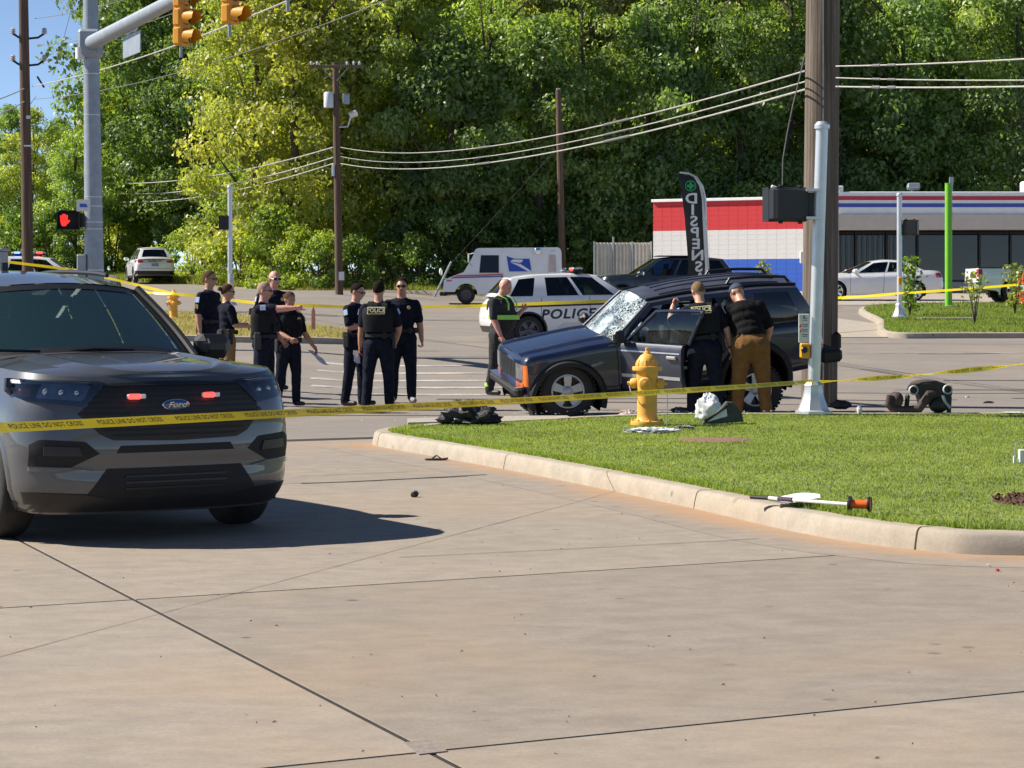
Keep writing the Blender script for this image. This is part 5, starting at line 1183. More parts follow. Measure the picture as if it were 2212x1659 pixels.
# ------------------------------------------------------------------ generic vehicle kits
def suv(o, paintm, L=4.7, W=.93, H=1.70, belt=1.06, hood=1.02, r=.36, glass=None, sidewins=((.06, .36), (.39, .68), (.71, .93)), roofm=None, xs=None, rim=None, cowl=1.30, tail=.22, arch_m=None, wf=.90, wr=None, spokes=5):
    wr = wr or L-1.02; g = glass or M['glass_dark']
    c = Car(o, L, W, [(0, hood-.22), (.10, hood-.10), (.45, hood-.02), (cowl, hood+.03), (cowl+.9, belt), (L, belt+.03)], [(0, .26), (.5, .22), (1.5, .24), (L-1.2, .25), (L, .36)],
            [(0, .10), (.2, .01), (.5, 0), (.8, .03), (1, .12)], [(0, .08), (.35, 0), (.7, .03), (1, tail*.6)], [(0, .91), (.12, .97), (.45, 1.0), (.8, .975), (1, .91)], .45, .30, 2.8, 4.2, [(0, .03), (cowl, .05), (L, .04)], [(0, .97), (.9, 1), (L-.8, 1), (L, .96)])
    c.shell(paintm, ((wf, r), (wr, r)), r+.06); c.bottom(M['blackmat']); c.deck(paintm, 0, cowl+.25, 'hood', 21); c.deck(M['interior'], cowl, L-.2, 'cabin_floor', 5, -.25, .95)
    c.cabin(cowl+.12, L-tail*.55, cowl+.85, L-tail-.28, W*.63, [(0, H-.10), (.3, H-.045), (.7, H-.045), (1, H-.10)], [(a, b, (M['glass'] if k == 0 else g)) for k, (a, b) in enumerate(sidewins)], paintm, M['glass'], roofm or paintm, bow=.18, bowt=.1, rcrown=.05, backglass=g)
    for sd in (-1, 1):
        for x in (wf, wr): c.wheel(x, sd, r, .22, spokes, rim); c.liner(x, sd, r, r+.06, .36); c.arch(x, sd, r, r+.06, .05, arch_m or M['black'], .006)
        c.mirror(cowl+.22, sd, belt+.09, arch_m or paintm)
        for pts in ([(cowl+.05, .35), (cowl+.08, belt)], [(cowl+1.15, .33), (cowl+1.12, belt)], [(wr-.30, .55), (wr-.36, belt)]): c.side_line('door_seam', pts, .012, M['darkseam'], sd)
        for x in (cowl+.95, cowl+1.95): c.side_panel('door_handle', [(x-.1, belt-.14), (x+.1, belt-.14), (x+.1, belt-.11), (x-.1, belt-.11)], arch_m or M['chrome'], sd, .025)
        c.side_panel('sill_trim', [(wf+.5, .25), (wr-.45, .25), (wr-.45, .36), (wf+.5, .36)], M['black'], sd, .006)
        c.front_panel('headlight', [(sd*W*.55, hood-.34), (sd*W*.52, hood-.22), (sd*W*.97, hood-.20), (sd*W*.97, hood-.32)], M['lampbowl'], .006, 14, 5)
    c.front_panel('grille', [(-W*.45, hood-.42), (-W*.48, hood-.2), (W*.48, hood-.2), (W*.45, hood-.42)], M['grille'], .006, 20, 5); c.front_panel('lower_bumper', [(-W*.9, .26), (W*.9, .26), (W*.9, .42), (-W*.9, .42)], M['black'], .007, 30, 4)
    c.seats((cowl+1.2, cowl+2.1), belt-.32, hw=.34)
    return c
def tail_lights(c, polys, mat=None):
    for sd in (-1, 1):
        for p in polys: c.front_panel('tail_light', [(sd*a, b) for a, b in p], mat or M['red_lens'], .008, 12, 5, rear=True, depth=.03)

# white police SUV behind the jeep
M['whitepaint'] = paint('white_paint', (.80, .80, .81), 0, .3, 1.0, .10)
M['silverwhite'] = paint('silver_white_paint', (.60, .61, .63), .1, .3, 1.0, .10)
M['policeink'] = pm('dark_livery_ink', (.028, .018, .04), .5)
hd = 12.0; L_ = 5.05; dv = Vector((math.cos(R(hd)), math.sin(R(hd)), 0)); rear = Vector((X_at(1046, 57.6), 57.6, 0)); fr_w = rear+dv*L_; fr_w.z = (G(rear.x, rear.y)+G(fr_w.x, fr_w.y))/2-.06
pw = thing('police_suv', 'white marked police SUV with roof light bar behind the jeep', 'police SUV', fr_w); place_car(pw, fr_w, hd); pw.rotation_euler = (0, R(1.6), pw.rotation_euler[2])
c = suv(pw, M['whitepaint'], 5.05, 1.0, 1.80, 1.19, 1.15, .38, cowl=1.38, sidewins=((.09, .34), (.37, .62), (.73, .91)), rim=pm('dark_steel_rim', (.10, .10, .11), .4, .6), tail=.34, wr=4.1, arch_m=M['black'])
for sd in (-1, 1):
    c.side_panel('livery_stripe', [(.9, .98), (4.7, .96), (4.75, 1.0), (.9, 1.03)], M['policeink'], sd, .004)
    c.side_text('POLICE', 3.10, .765, .33, M['policeink'], sd, 1.12, .22, .010, sx=1.18)
    c.side_panel('silver_panel', [(1.5, .42), (3.4, .42), (3.2, .56), (1.4, .54)], M['silverwhite'], sd, .007)
    V_, F_ = text_verts('*', .01); st = [(1.42+.20*math.cos(a)*(1 if k % 2 else .6), .86+.20*math.sin(a)*(1 if k % 2 else .6)) for k, a in enumerate(np.linspace(0, 6.283, 17)[:-1])]
    MB().add([(x, sd*(float(c.side_y(x, z))+.007), z) for x, z in st], [tuple(range(16))]).build('badge_decal', pm('badge_brown', (.20, .15, .10), .5), pw, sharp=None)
tail_lights(c, [[(.66, .88), (.70, 1.06), (.985, 1.08), (.985, .86)]]); 
for sd in (-1, 1): c.side_panel('tail_light', [(4.72, .90), (4.98, .88), (4.96, 1.08), (4.66, 1.06)], M['red_lens'], sd, .006)
c.front_panel('rear_bumper', [(-.95, .36), (.95, .36), (.95, .52), (-.95, .52)], M['black'], .012, 30, 4, rear=True); c.front_panel('number_plate', [(-.17, .72), (.17, .72), (.17, .86), (-.17, .86)], M['signwhite'], .012, 6, 3, rear=True)
def light_bar(o, x, z, w=1.25, lit_left='black', lit_right='redled'):
    b = MB().box((x, 0, z), (.28, w, .05), bev=.02).box((x, -w*.36, z-.06), (.08, .05, .1)).box((x, w*.36, z-.06), (.08, .05, .1)).build('light_bar', M['blackmat'], o)
    for sd, m_ in ((-1, lit_left), (1, lit_right)):
        MB().box((x, sd*w*.31, z+.06), (.26, w*.36, .07), bev=.025).build('lamp_dome', M['black'] if m_ == 'black' else M['lampbowl'], b)
        if m_ != 'black': MB().box((x, sd*w*.33, z+.062), (.27, w*.2, .062), bev=.02).build('lit_lamp', M[m_], b)
light_bar(pw, 2.72, 1.84, 1.3, 'black', 'redled')
MB().box((2.9, -.2, 1.87), (.1, .2, .04)).build('sensor', M['steel'], pw)

# dark SUV parked before the painted wall, facing left
M['darkblue'] = paint('dark_grey_blue_paint', (.030, .042, .055), .4, .3, 1.0, .08)
f0 = on_ground(1282, 80); ds = thing('parked_suv', 'dark grey blue SUV parked in front of the painted wall', 'SUV', f0); place_car(ds, f0, 184)
c = suv(ds, M['darkblue'], 5.0, 1.0, 1.80, 1.12, 1.13, .38, glass=M['glass_dark']); ds.scale = (1.0, 1, 1)
MB().box((2.9, 0, 1.83), (1.4, 1.25, .03), bev=.01).build('roof_rack', M['black'], ds)

# white SUV driving away at far left
f0 = on_ground(322, 112); hd = 106.0; dv = Vector((math.cos(R(hd)), math.sin(R(hd)), 0)); fw = f0+dv*2.3; fw.z = G(f0.x, f0.y)+.02
gs = thing('suv', 'white SUV driving away at the far left', 'SUV', fw); place_car(gs, fw, hd)
c = suv(gs, M['whitepaint'], 4.7, .95, 1.72, 1.08, 1.04, .36, tail=.30)
tail_lights(c, [[(.52, .98), (.60, 1.06), (.93, 1.08), (.93, .95), (.70, .95)]])
for sd in (-1, 1): c.side_panel('tail_light', [(4.38, .98), (4.66, .96), (4.62, 1.06), (4.36, 1.06)], M['red_lens'], sd, .006)
c.front_panel('rear_bumper', [(-.94, .36), (.94, .36), (.94, .56), (-.94, .56)], M['black'], .012, 30, 4, rear=True); c.front_panel('number_plate', [(-.17, .78), (.17, .78), (.17, .93), (-.17, .93)], pm('plate_blue', (.25, .33, .45), .5), .012, 6, 3, rear=True); c.front_panel('hatch_seam', [(-.7, .67), (.7, .67), (.7, .685), (-.7, .685)], M['darkseam'], .006, 12, 2, rear=True); c.front_panel('hatch_grip', [(-.3, .97), (.3, .97), (.3, 1.0), (-.3, 1.0)], M['chrome'], .014, 12, 2, rear=True)
MB().box((1.9, 0, 1.74), (.9, .04, .03)).box((2.6, .5, 1.745), (1.8, .04, .03)).box((2.6, -.5, 1.745), (1.8, .04, .03)).build('roof_rails', M['black'], gs)

# police car with lit bar at far left
f0 = on_ground(262, 75); pc = thing('police_car', 'police car with lit blue and red roof lights at the far left', 'police car', f0); place_car(pc, f0, 6)
c = suv(pc, M['whitepaint'], 4.95, .96, 1.60, 1.04, 1.0, .35, cowl=1.42, sidewins=((.09, .36), (.39, .66), (.71, .90)), tail=.55); light_bar(pc, 2.62, 1.66, 1.1, 'blueled', 'redled')
pc.location.z = Z_at(553, 75)-1.62
for ch in list(pc.children):
    if ch.name.startswith('light_bar'): ch.rotation_euler = (0, 0, R(90)); ch.location = (3.0, -2.62, 0)

# white sedan on the shop forecourt
f0 = on_ground(1742, 82); f0.z = Z_at(650, 82); sdn = thing('sedan', 'white sedan with open trunk edge in front of the shop windows', 'sedan', f0); sdn['label'] = 'white sedan parked in front of the dark shop windows'; place_car(sdn, f0, 180.5)
L_ = 4.85; W_ = .92; r = .345
c = Car(sdn, L_, W_, [(0, .70), (.12, .80), (.6, .90), (1.35, .96), (2.3, .99), (3.6, 1.04), (4.3, 1.07), (L_, 1.03)], [(0, .24), (.5, .20), (3.8, .22), (L_, .32)], [(0, .1), (.25, 0), (.6, .02), (1, .16)], [(0, .12), (.35, .0), (.7, .02), (1, .10)], [(0, .92), (.15, .98), (.5, 1), (.8, .97), (1, .88)], .55, .35, 2.6, 3.6, [(0, .03), (1.3, .06), (L_, .04)], [(0, .95), (1, 1), (3.8, 1), (L_, .94)])
c.shell(M['whitepaint'], ((.92, r), (3.75, r)), r+.06); c.bottom(M['blackmat']); c.deck(M['whitepaint'], 0, 1.55, 'hood', 21); c.deck(M['interior'], 1.3, 4.2, 'cabin_floor', 5, -.22, .95); c.deck(M['whitepaint'], 3.85, L_, 'trunk_lid', 15)
c.cabin(1.42, 4.12, 2.25, 3.55, .58, [(0, 1.38), (.4, 1.435), (.75, 1.42), (1, 1.36)], [(.10, .47), (.50, .84)], M['whitepaint'], M['glass'], M['whitepaint'], bow=.2, bowt=.12, backglass=M['glass_clear'])
for sd in (-1, 1):
    for x in (.92, 3.75): c.wheel(x, sd, r, .21, 7, M['chrome'], .74); c.liner(x, sd, r, r+.06, .36); c.arch(x, sd, r, r+.06, .03, M['whitepaint'], .006)
    c.mirror(1.62, sd, 1.06, M['whitepaint'])
    for pts in ([(1.45, .3), (1.45, .95)], [(2.62, .3), (2.66, 1.0)], [(3.5, .6), (3.6, 1.02)]): c.side_line('door_seam', pts, .012, M['darkseam'], sd)
    for x in (2.45, 3.4): c.side_panel('door_handle', [(x-.1, .86), (x+.1, .86), (x+.1, .885), (x-.1, .885)], M['whitepaint'], sd, .025)
    c.front_panel('headlight', [(sd*.5, .60), (sd*.52, .70), (sd*.9, .76), (sd*.9, .66)], M['lampbowl'], .006, 12, 4); c.side_panel('tail_light', [(4.60, .86), (4.84, .84), (4.82, 1.0), (4.56, 1.0)], M['red_lens'], sd, .006)
tail_lights(c, [[(.5, .84), (.5, .98), (.90, 1.0), (.90, .84)]]); c.seats((2.5, 3.4), .62, hw=.34); c.steering(2.05, -1, .95)
# crumpled clear wrap by the rear window
# white pickup cut by the right edge
hd = 1.0; rear = on_ground(2096, 76); rear.z = Z_at(656, 76); L_ = 5.8; pk = thing('pickup', 'white pickup truck cut by the right edge of the picture', 'pickup', rear+Vector((L_, .1, 0))); place_car(pk, rear+Vector((L_, .1, 0)), hd)
W_ = 1.0; r = .40
c = Car(pk, L_, W_, [(0, .98), (.2, 1.06), (1.3, 1.15), (L_, 1.17)], [(0, .35), (1, .36), (4.4, .38), (L_, .50)], [(0, .06), (.3, 0), (.7, .01), (1, .1)], [(0, .05), (.2, 0), (1, .01)], [(0, .95), (.2, .99), (.6, 1), (1, .96)], .35, .10, 3.2, 6, [(0, .03), (1.4, .06), (L_, 0)])
c.shell(M['whitepaint'], ((1.0, r), (4.55, r)), r+.07); c.bottom(M['blackmat']); c.deck(M['whitepaint'], 0, 1.7, 'hood', 21); c.deck(M['interior'], 1.5, 3.7, 'cabin_floor', 5, -.25, .95)
c.cabin(1.5, 3.72, 2.25, 3.62, .68, [(0, 1.78), (.4, 1.84), (1, 1.80)], [(.08, .5), (.54, .9)], M['whitepaint'], M['glass'], M['whitepaint'])
c.deck(M['black'], 3.75, L_-.08, 'bed_floor', 3, -.45, .93, spl([0, L_], [0, 0])); MB().box((3.78, 0, .95), (.05, 1.8, .42)).build('bed_front', M['whitepaint'], pk)
for sd in (-1, 1):
    for x in (1.0, 4.55): c.wheel(x, sd, r, .27, 6); c.liner(x, sd, r, r+.07, .4); c.arch(x, sd, r, r+.07, .05, M['whitepaint'], .012)
    MB().box((4.75, sd*.93, 1.185), (2.0, .10, .04), bev=.01).build('bed_rail', M['black'], pk); MB().box((4.75, sd*.86, .95), (1.95, .03, .44)).build('bed_side', M['whitepaint'], pk)
    c.side_panel('tail_light', [(5.62, .88), (5.79, .88), (5.79, 1.14), (5.62, 1.14)], M['red_lens'], sd, .006); c.mirror(1.75, sd, 1.24, M['black'])
MB().box((L_-.03, 0, .62), (.18, 1.85, .16), bev=.03).build('rear_bumper', M['chrome'], pk)
# orange-red barrel at the right edge
br = thing('traffic_barrel', 'red orange traffic barrel at the right edge by the pickup', 'barrel', (X_at(2214, 71), 71, Z_at(655, 71)-.0))
MB().lathe([(0, 0), (.34, 0), (.34, .06), (.28, .08), (.27, .35), (.25, .36), (.24, .62), (.22, .63), (.2, .92), (.08, .98), (0, .98)], 24).build('drum', pm('barrel_orange', (.75, .10, .04), .5), br); MB().lathe([(.252, .38), (.246, .6)], 24).build('band', M['white'], br)

# ------------------------------------------------------------------ mail truck
M['mailwhite'] = paint('mail_truck_white', (.80, .81, .82), 0, .4, .5, .12)
M['mailblue'] = pm('mail_blue', (.02, .075, .44), .45); M['mailred'] = pm('mail_red', (.60, .09, .07), .45)
f0 = on_ground(958, 86.5); f0.z = G(f0.x, f0.y); lv = thing('mail_truck', 'white postal delivery truck with blue eagle emblem facing left', 'mail truck', f0); place_car(lv, f0, 181)
wr_ = .34; W2 = .95
def arcp(cx, cz, Ra, a0, a1, n=12): return [(cx+Ra*math.cos(R(a)), cz+Ra*math.sin(R(a))) for a in np.linspace(a0, a1, n)]
prof_ = [(0.03, .42), (0.0, .55), (.02, .86), (.07, .93), (.78, 1.20), (1.12, 1.80), (1.17, 1.97), (1.22, 2.05), (1.32, 2.10), (4.32, 2.13), (4.40, 2.08), (4.45, 1.95), (4.47, .42)]
low = [(4.15, .40)]+arcp(3.72, wr_, .43, 0, 180)+[(3.2, .36), (1.35, .36)]+arcp(.86, wr_, .43, 0, 180)+[(.2, .40)]
poly = prof_+low
def lvf(u, v, d): return (u, d*(W2 if v < 1.15 else W2-.08*min(1, (v-1.15)/.9)), v)
mb = MB(); n = len(poly); vs = []
rings = [(-1, 0), (-.985, .02), (.985, .02), (1, 0)]
# flanks as ngons with rounded rim
inset_poly = poly
mb.add([lvf(u, v, -1) for u, v in poly], [tuple(range(n))]); mb.add([lvf(u, v, 1) for u, v in poly], [tuple(range(n-1, -1, -1))])
mb.add([lvf(u, v, -1) for u, v in poly]+[lvf(u, v, 1) for u, v in poly], [(i, i+n, (i+1) % n+n, (i+1) % n) for i in range(n) if not (prof_[0:] and 99 < i < 0)])
bod = mb.build('body', M['mailwhite'], lv, sharp=25, fixn=True)
bod.modifiers.clear()
def lvp(name, pts, mat, sd, off=.006, parent=None):
    return MB().add([(u, sd*(abs(lvf(u, v, 1)[1])+off), v) for u, v in pts]+[(u, sd*(abs(lvf(u, v, 1)[1])-.01), v) for u, v in pts], [tuple(range(len(pts))), tuple(range(2*len(pts)-1, len(pts)-1, -1))]+[(i, (i+1) % len(pts), len(pts)+(i+1) % len(pts), len(pts)+i) for i in range(len(pts))]).build(name, mat, parent or lv, sharp=20, fixn=True)
for sd in (-1, 1):
    dr = lvp('door', [(1.28, .45), (2.15, .45), (2.15, 1.92), (1.40, 1.92), (1.28, 1.80)], M['mailwhite'], sd, .012)
    wi = lvp('window', [(1.40, 1.22), (2.05, 1.22), (2.05, 1.78), (1.45, 1.78)], M['glass_dark'], sd, .020, dr); lvp('window_frame', [(1.36, 1.17), (2.09, 1.17), (2.09, 1.83), (1.42, 1.83)], M['blackmat'], sd, .016, dr)
    lvp('red_stripe', [(.40, 1.02), (2.25, 1.085), (2.25, 1.125), (.52, 1.075)], M['mailred'], sd, .020); lvp('blue_stripe', [(.28, .96), (2.25, 1.015), (2.25, 1.055), (.36, 1.00)], M['mailblue'], sd, .020)
    e0 = 2.40; em = lvp('emblem', [(e0+.08, 1.22), (e0+.92, 1.22), (e0+.83, 1.77), (e0-.02, 1.80)], M['mailblue'], sd, .006)
    lvp('eagle_wing', [(e0-.02, 1.80), (e0+.55, 1.79), (e0+.86, 1.80), (e0+.84, 1.70), (e0+.30, 1.70)], M['mailwhite'], sd, .0095, em)
    lvp('eagle_head', [(e0+.12, 1.60), (e0+.22, 1.67), (e0+.60, 1.665), (e0+.58, 1.60), (e0+.50, 1.545), (e0+.16, 1.585)], M['mailwhite'], sd, .0098, em)
    lvp('eagle_beak', [(e0+.12, 1.565), (e0+.50, 1.50), (e0+.93, 1.225), (e0+.78, 1.225), (e0+.40, 1.44), (e0+.14, 1.55)], M['mailwhite'], sd, .0099, em)
    lvp('cargo_seam', [(2.20, .45), (2.215, .45), (2.215, 2.0), (2.20, 2.0)], M['darkseam'], sd, .005)
    lvp('side_marker', [(.13, .84), (.32, .84), (.32, .90), (.13, .90)], M['red_lens'], sd, .012)
    lvp('rear_marking', [(3.95, 1.2), (4.25, 1.2), (4.22, 1.85), (3.98, 1.85)], pm('faded_pink_decal', (.55, .45, .45), .6), sd, .006)
    for xx in (.86, 3.72):
        y_ = W2-.14; Mx = Matrix.Translation((xx, sd*y_, wr_)) @ Matrix.Rotation(R(90)*(1 if sd < 0 else -1), 4, 'X'); o = MB().lathe([(.2, -.09), (.29, -.1), (wr_-.02, -.08), (wr_, -.05), (wr_, .05), (wr_-.02, .08), (.29, .1), (.2, .09)], 32).build('wheel', M['rubber'], lv); o.matrix_local = Mx
        MB().lathe([(0, .05), (.06, .06), (.1, .04), (.2, .07)], 24).build('rim', pm('dull_steel', (.10, .095, .09), .6, .4), o)
        g = [[(xx+.43*math.cos(a), sd*(W2-.01), wr_+.43*math.sin(a)), (xx+.43*math.cos(a), sd*(W2-.45), wr_+.43*math.sin(a))] for a in np.linspace(R(-5), R(185), 16)]; MB().grid(np.array(g)).build('wheel_well', M['blackmat'], lv, sharp=None)
    mr = MB().tube([(.12, sd*.75, .93), (-.05, sd*.9, 1.05), (-.1, sd*.95, 1.15)], .012, 6).build('mirror_arm', M['steel'], lv); MB().ell((-.1, sd*.95, 1.22), (.05, .1, .13)).build('mirror', M['white'], lv)
    MB().tube([(1.2, sd*.9, 1.95), (.98, sd*1.0, 1.9), (.95, sd*1.02, 1.6), (1.1, sd*.95, 1.4)], .012, 6).build('mirror_arm', M['steel'], lv); MB().box((.95, sd*1.02, 1.75), (.05, .14, .28), bev=.02).build('mirror', M['white'], lv)
    MB().tube([(4.2, sd*.88, 2.0), (4.0, sd*1.02, 1.98)], .012, 6).build('mirror_arm', M['steel'], lv); MB().ell((3.55, sd*1.0, 1.98), (.13, .05, .13)).build('round_mirror', M['chrome'], lv)
MB().grid(np.array([[(1.13-.0+.0*k, y, 1.78) if k else (.80, y, 1.235) for y in np.linspace(-.78, .78, 9)] for k in (0, 1)])+np.array([-.012, 0, .006])).build('windshield', M['glass_dark'], lv, sharp=None)
MB().box((.0, 0, .38), (.28, 1.86, .16), bev=.03).box((.3, -.93, .40), (.6, .06, .12), bev=.02).build('front_bumper', M['blackmat'], lv); MB().box((4.5, 0, .42), (.2, 1.8, .14), bev=.03).build('rear_bumper', M['blackmat'], lv)
MB().box((2.3, 0, .45), (4.0, 1.2, .2)).build('chassis', M['blackmat'], lv)
MB().box((4.36, -.80, 2.06), (.1, .05, .05)).build('marker_lamp', M['amber'], lv)
# ------------------------------------------------------------------ wrecked dark blue SUV (boxy, leaning towards the camera)
M['jeepblue'] = paint('deep_navy_paint', (.004, .008, .034), .1, .30, .8, .02)
M['jeeproof'] = paint('dusty_navy_roof', (.030, .034, .055), .15, .50, .5, .25, (.16, .15, .16))
M['jeeppanel'] = paint('grey_navy_door', (.030, .034, .058), .2, .35, .8, .06)
def cracked_glass():
    m, N, L, B = _new('shattered_glass'); out = N['Material Output']; B.inputs['Base Color'].default_value = (.62, .74, .76, 1); B.inputs['Roughness'].default_value = .55
    tr = N.new('ShaderNodeBsdfTransparent'); tr.inputs[0].default_value = (.60, .72, .76, 1); gl = N.new('ShaderNodeBsdfGlossy'); gl.inputs['Roughness'].default_value = .03
    fr = N.new('ShaderNodeFresnel'); fr.inputs[0].default_value = 1.7; a = N.new('ShaderNodeMixShader'); L.new(fr.outputs[0], a.inputs[0]); L.new(tr.outputs[0], a.inputs[1]); L.new(gl.outputs[0], a.inputs[2])
    c = _coord(N, L); v = N.new('ShaderNodeTexVoronoi'); v.feature = 'DISTANCE_TO_EDGE'; v.inputs['Scale'].default_value = 9; L.new(c, v.inputs['Vector'])
    v2 = N.new('ShaderNodeTexVoronoi'); v2.feature = 'DISTANCE_TO_EDGE'; v2.inputs['Scale'].default_value = 26; L.new(c, v2.inputs['Vector'])
    e = _ramp(N, L, v.outputs['Distance'], [(.0, 1.0), (.05, 0.0)]); e2 = _ramp(N, L, v2.outputs['Distance'], [(.0, .9), (.10, 0.0)])
    zone_ = _ramp(N, L, _noise(N, L, 2.2, 4, .6, c), [(.42, .35), (.58, 1.0)]); f = _mix(N, L, 1.0, e, e2, 'LIGHTEN'); f = _mix(N, L, 1.0, f, zone_, 'MULTIPLY'); f = _mix(N, L, 1.0, f, _ramp(N, L, _noise(N, L, 3.1, 3, .5, c), [(.5, 0.0), (.66, .75)]), 'LIGHTEN')
    b = N.new('ShaderNodeMixShader'); L.new(f, b.inputs[0]); L.new(a.outputs[0], b.inputs[1]); L.new(B.outputs[0], b.inputs[2]); L.new(b.outputs[0], out.inputs[0]); return m
M['cracked'] = cracked_glass()
hdj = 192.0; JR = .372; wpos = Vector((X_at(1226, 30.0), 30.0, 0)); dj = Vector((math.cos(R(hdj)), math.sin(R(hdj)), 0)); leftj = Vector((-dj.y, dj.x, 0))
noseJ = wpos+dj*.62-leftj*.74; noseJ.z = .0
jp = thing('wrecked_suv', 'crashed dark blue boxy SUV with shattered windshield and open driver door', 'SUV', noseJ); place_car(jp, noseJ, hdj)
L_ = 4.22; W_ = .89
J = Car(jp, L_, W_, [(0, .955), (.06, .99), (.35, 1.02), (1.26, 1.09), (2.1, 1.09), (L_, 1.10)], [(0, .46), (.3, .44), (1.3, .40), (3.0, .40), (L_, .48)],
        [(0, .02), (.4, .0), (.9, .01), (1, .05)], [(0, .03), (.3, 0), (.8, .02), (1, .06)], [(0, .95), (.15, .985), (.55, 1.0), (.8, .985), (.95, .965), (1, .925)], .12, .14, 3.6, 4.0, [(0, .015), (.3, .035), (1.26, .05), (L_, .04)], [(0, .955), (.7, .985), (1.5, 1), (3.5, 1), (L_, .975)])
XF, XR = .60, 3.18
cutj = lambda x, y, z: (y < -.5 and 1.34 < x < 2.36 and z > .45) or (y < -.5 and 2.60 < x < 3.02 and z > .50 and False)
J.shell(M['jeepblue'], ((XF, JR+.02), (XR, JR+.02)), .455, cut=cutj, levels=26); J.bottom(M['blackmat']); J.deck(M['jeepblue'], 0, 1.30, 'hood', 31)
J.deck(M['blackmat'], 1.20, 1.46, 'cowl_grille', 9, .006); J.deck(M['interior'], 1.38, L_-.1, 'cabin_floor', 5, -.62, .96)
for sd in (-1, 1):
    g = []
    for x in np.linspace(.05, 1.20, 20):
        g.append([(x, sd*yy, float(J.zsh(x))+float(J.crown(x))*(1-(yy/.85)**2.6)+h) for yy, h in ((.46, -.002), (.50, .022), (.56, .024), (.62, -.002))])
    MB().grid(np.array(g), flip=sd < 0).build('hood_ridge', M['jeepblue'], jp, sharp=60)
skipf = lambda sd, u, v: sd < 0 and .035 < u < .385 and v < .9
J.cabin(1.28, 4.14, 1.82, 3.90, .665, [(0, 1.535), (.3, 1.575), (.7, 1.58), (1, 1.545)], [(.06, .36, M['glass']), (.40, .64, M['glass']), (.70, .92, M['glass_dark'])], M['jeepblue'], M['glass'], M['jeeproof'], bow=.07, bowt=.05, v0=.05, v1=.88, rbow=.03, rcrown=.13, inset=.07, bulge=.015, wsm=M['cracked'], skip=skipf, backglass=M['glass_dark'])
for q in (2, 4, 6, 8, 10, 12):
    rl = [J.roofgrid[k, q]+np.array([0, 0, .004]) for k in range(2, 18)]; MB().tube(rl, .014, 6, sy=.8).build('roof_rib', M['jeeproof'], jp)
for sd in (-1, 1):
    e = [J.roofgrid[k, 1 if sd < 0 else -2]+np.array([0, sd*.015, .008]) for k in range(0, 20)]; MB().tube(e, .02, 6).build('drip_rail', M['black'], jp)
    rail = [J.roofgrid[k, 2 if sd < 0 else -3]+np.array([0, 0, .075]) for k in range(11, 19)]; rail = [rail[0]-np.array([.05, 0, .07])]+rail+[rail[-1]+np.array([.05, 0, -.07])]; MB().tube(rail, .020, 8).build('roof_rack_rail', M['black'], jp)
    wgj = J.wsgrid; MB().tube([wgj[k, 0 if sd < 0 else -1]+np.array([-.005, sd*.008, .006]) for k in range(14)], .026, 8).build('a_pillar', M['jeepblue'], jp)
    for x in (XF, XR):
        J.wheel(x, sd, JR, .24, 5, pm('dull_alloy', (.42, .42, .43), .4, .7), .60, y=.74, tread=True); J.liner(x, sd, JR, .455, .42, JR+.02); J.arch(x, sd, JR+.02, .455, .085, M['blackmat'], .055, -18, 198, 'fender_flare')
    for pts in ([(1.30, .45), (1.30, 1.07)], [(2.38, .42), (2.38, 1.08)], [(2.96, .9), (3.14, 1.08)]): J.side_line('door_seam', pts, .012, M['darkseam'], sd)
    J.side_panel('body_moulding', [(2.42, .60), (2.62, .60), (2.62, .67), (2.42, .67)], M['chrome'], sd, .014)
    J.side_panel('corner_lamp', [(.015, .62), (.085, .62), (.085, .90), (.015, .90)], M['amber'], sd, .008, 6, 4)
    J.front_panel('headlight', [(sd*.50, .70), (sd*.50, .90), (sd*.76, .90), (sd*.76, .70)], M['lampbowl'], .008, 8, 5); J.front_panel('turn_lamp', [(sd*.48, .585), (sd*.48, .66), (sd*.76, .66), (sd*.76, .585)], M['amber'], .010, 8, 3)
    J.side_panel('rear_lamp', [(4.02, .72), (4.19, .72), (4.19, 1.0), (4.02, 1.0)], M['red_lens'], sd, .006, 6, 4)
    MB().box((L_+.05, sd*.82, .60), (.30, .16, .18), bev=.04).build('bumper_end', M['blackmat'], jp)
for k in range(10):
    yy = -.40+.80*k/9; J.front_panel('grille_slot', [(yy-.027, .68), (yy-.027, .91), (yy+.027, .91), (yy+.027, .68)], M['blackmat'], .004, 4, 3)
MB().box((-.03, 0, .545), (.12, 1.64, .13), bev=.03).box((-.085, 0, .555), (.03, 1.5, .05), bev=.01).build('front_bumper', M['blackmat'], jp)
MB().box((-.04, 0, .617), (.11, 1.56, .012)).build('bumper_top', M['chrome'], jp)
MB().box((L_+.08, 0, .60), (.16, 1.6, .17), bev=.03).build('rear_bumper', M['blackmat'], jp)
MB().tube([(1.3, -.3, .33), (3.2, -.3, .33)], .04, 8).box((2.2, -.2, .40), (.6, .5, .12)).build('exhaust', M['blackmat'], jp)
J.mirror(1.36, 1, 1.16, M['black'], size=(.09, .2, .17))
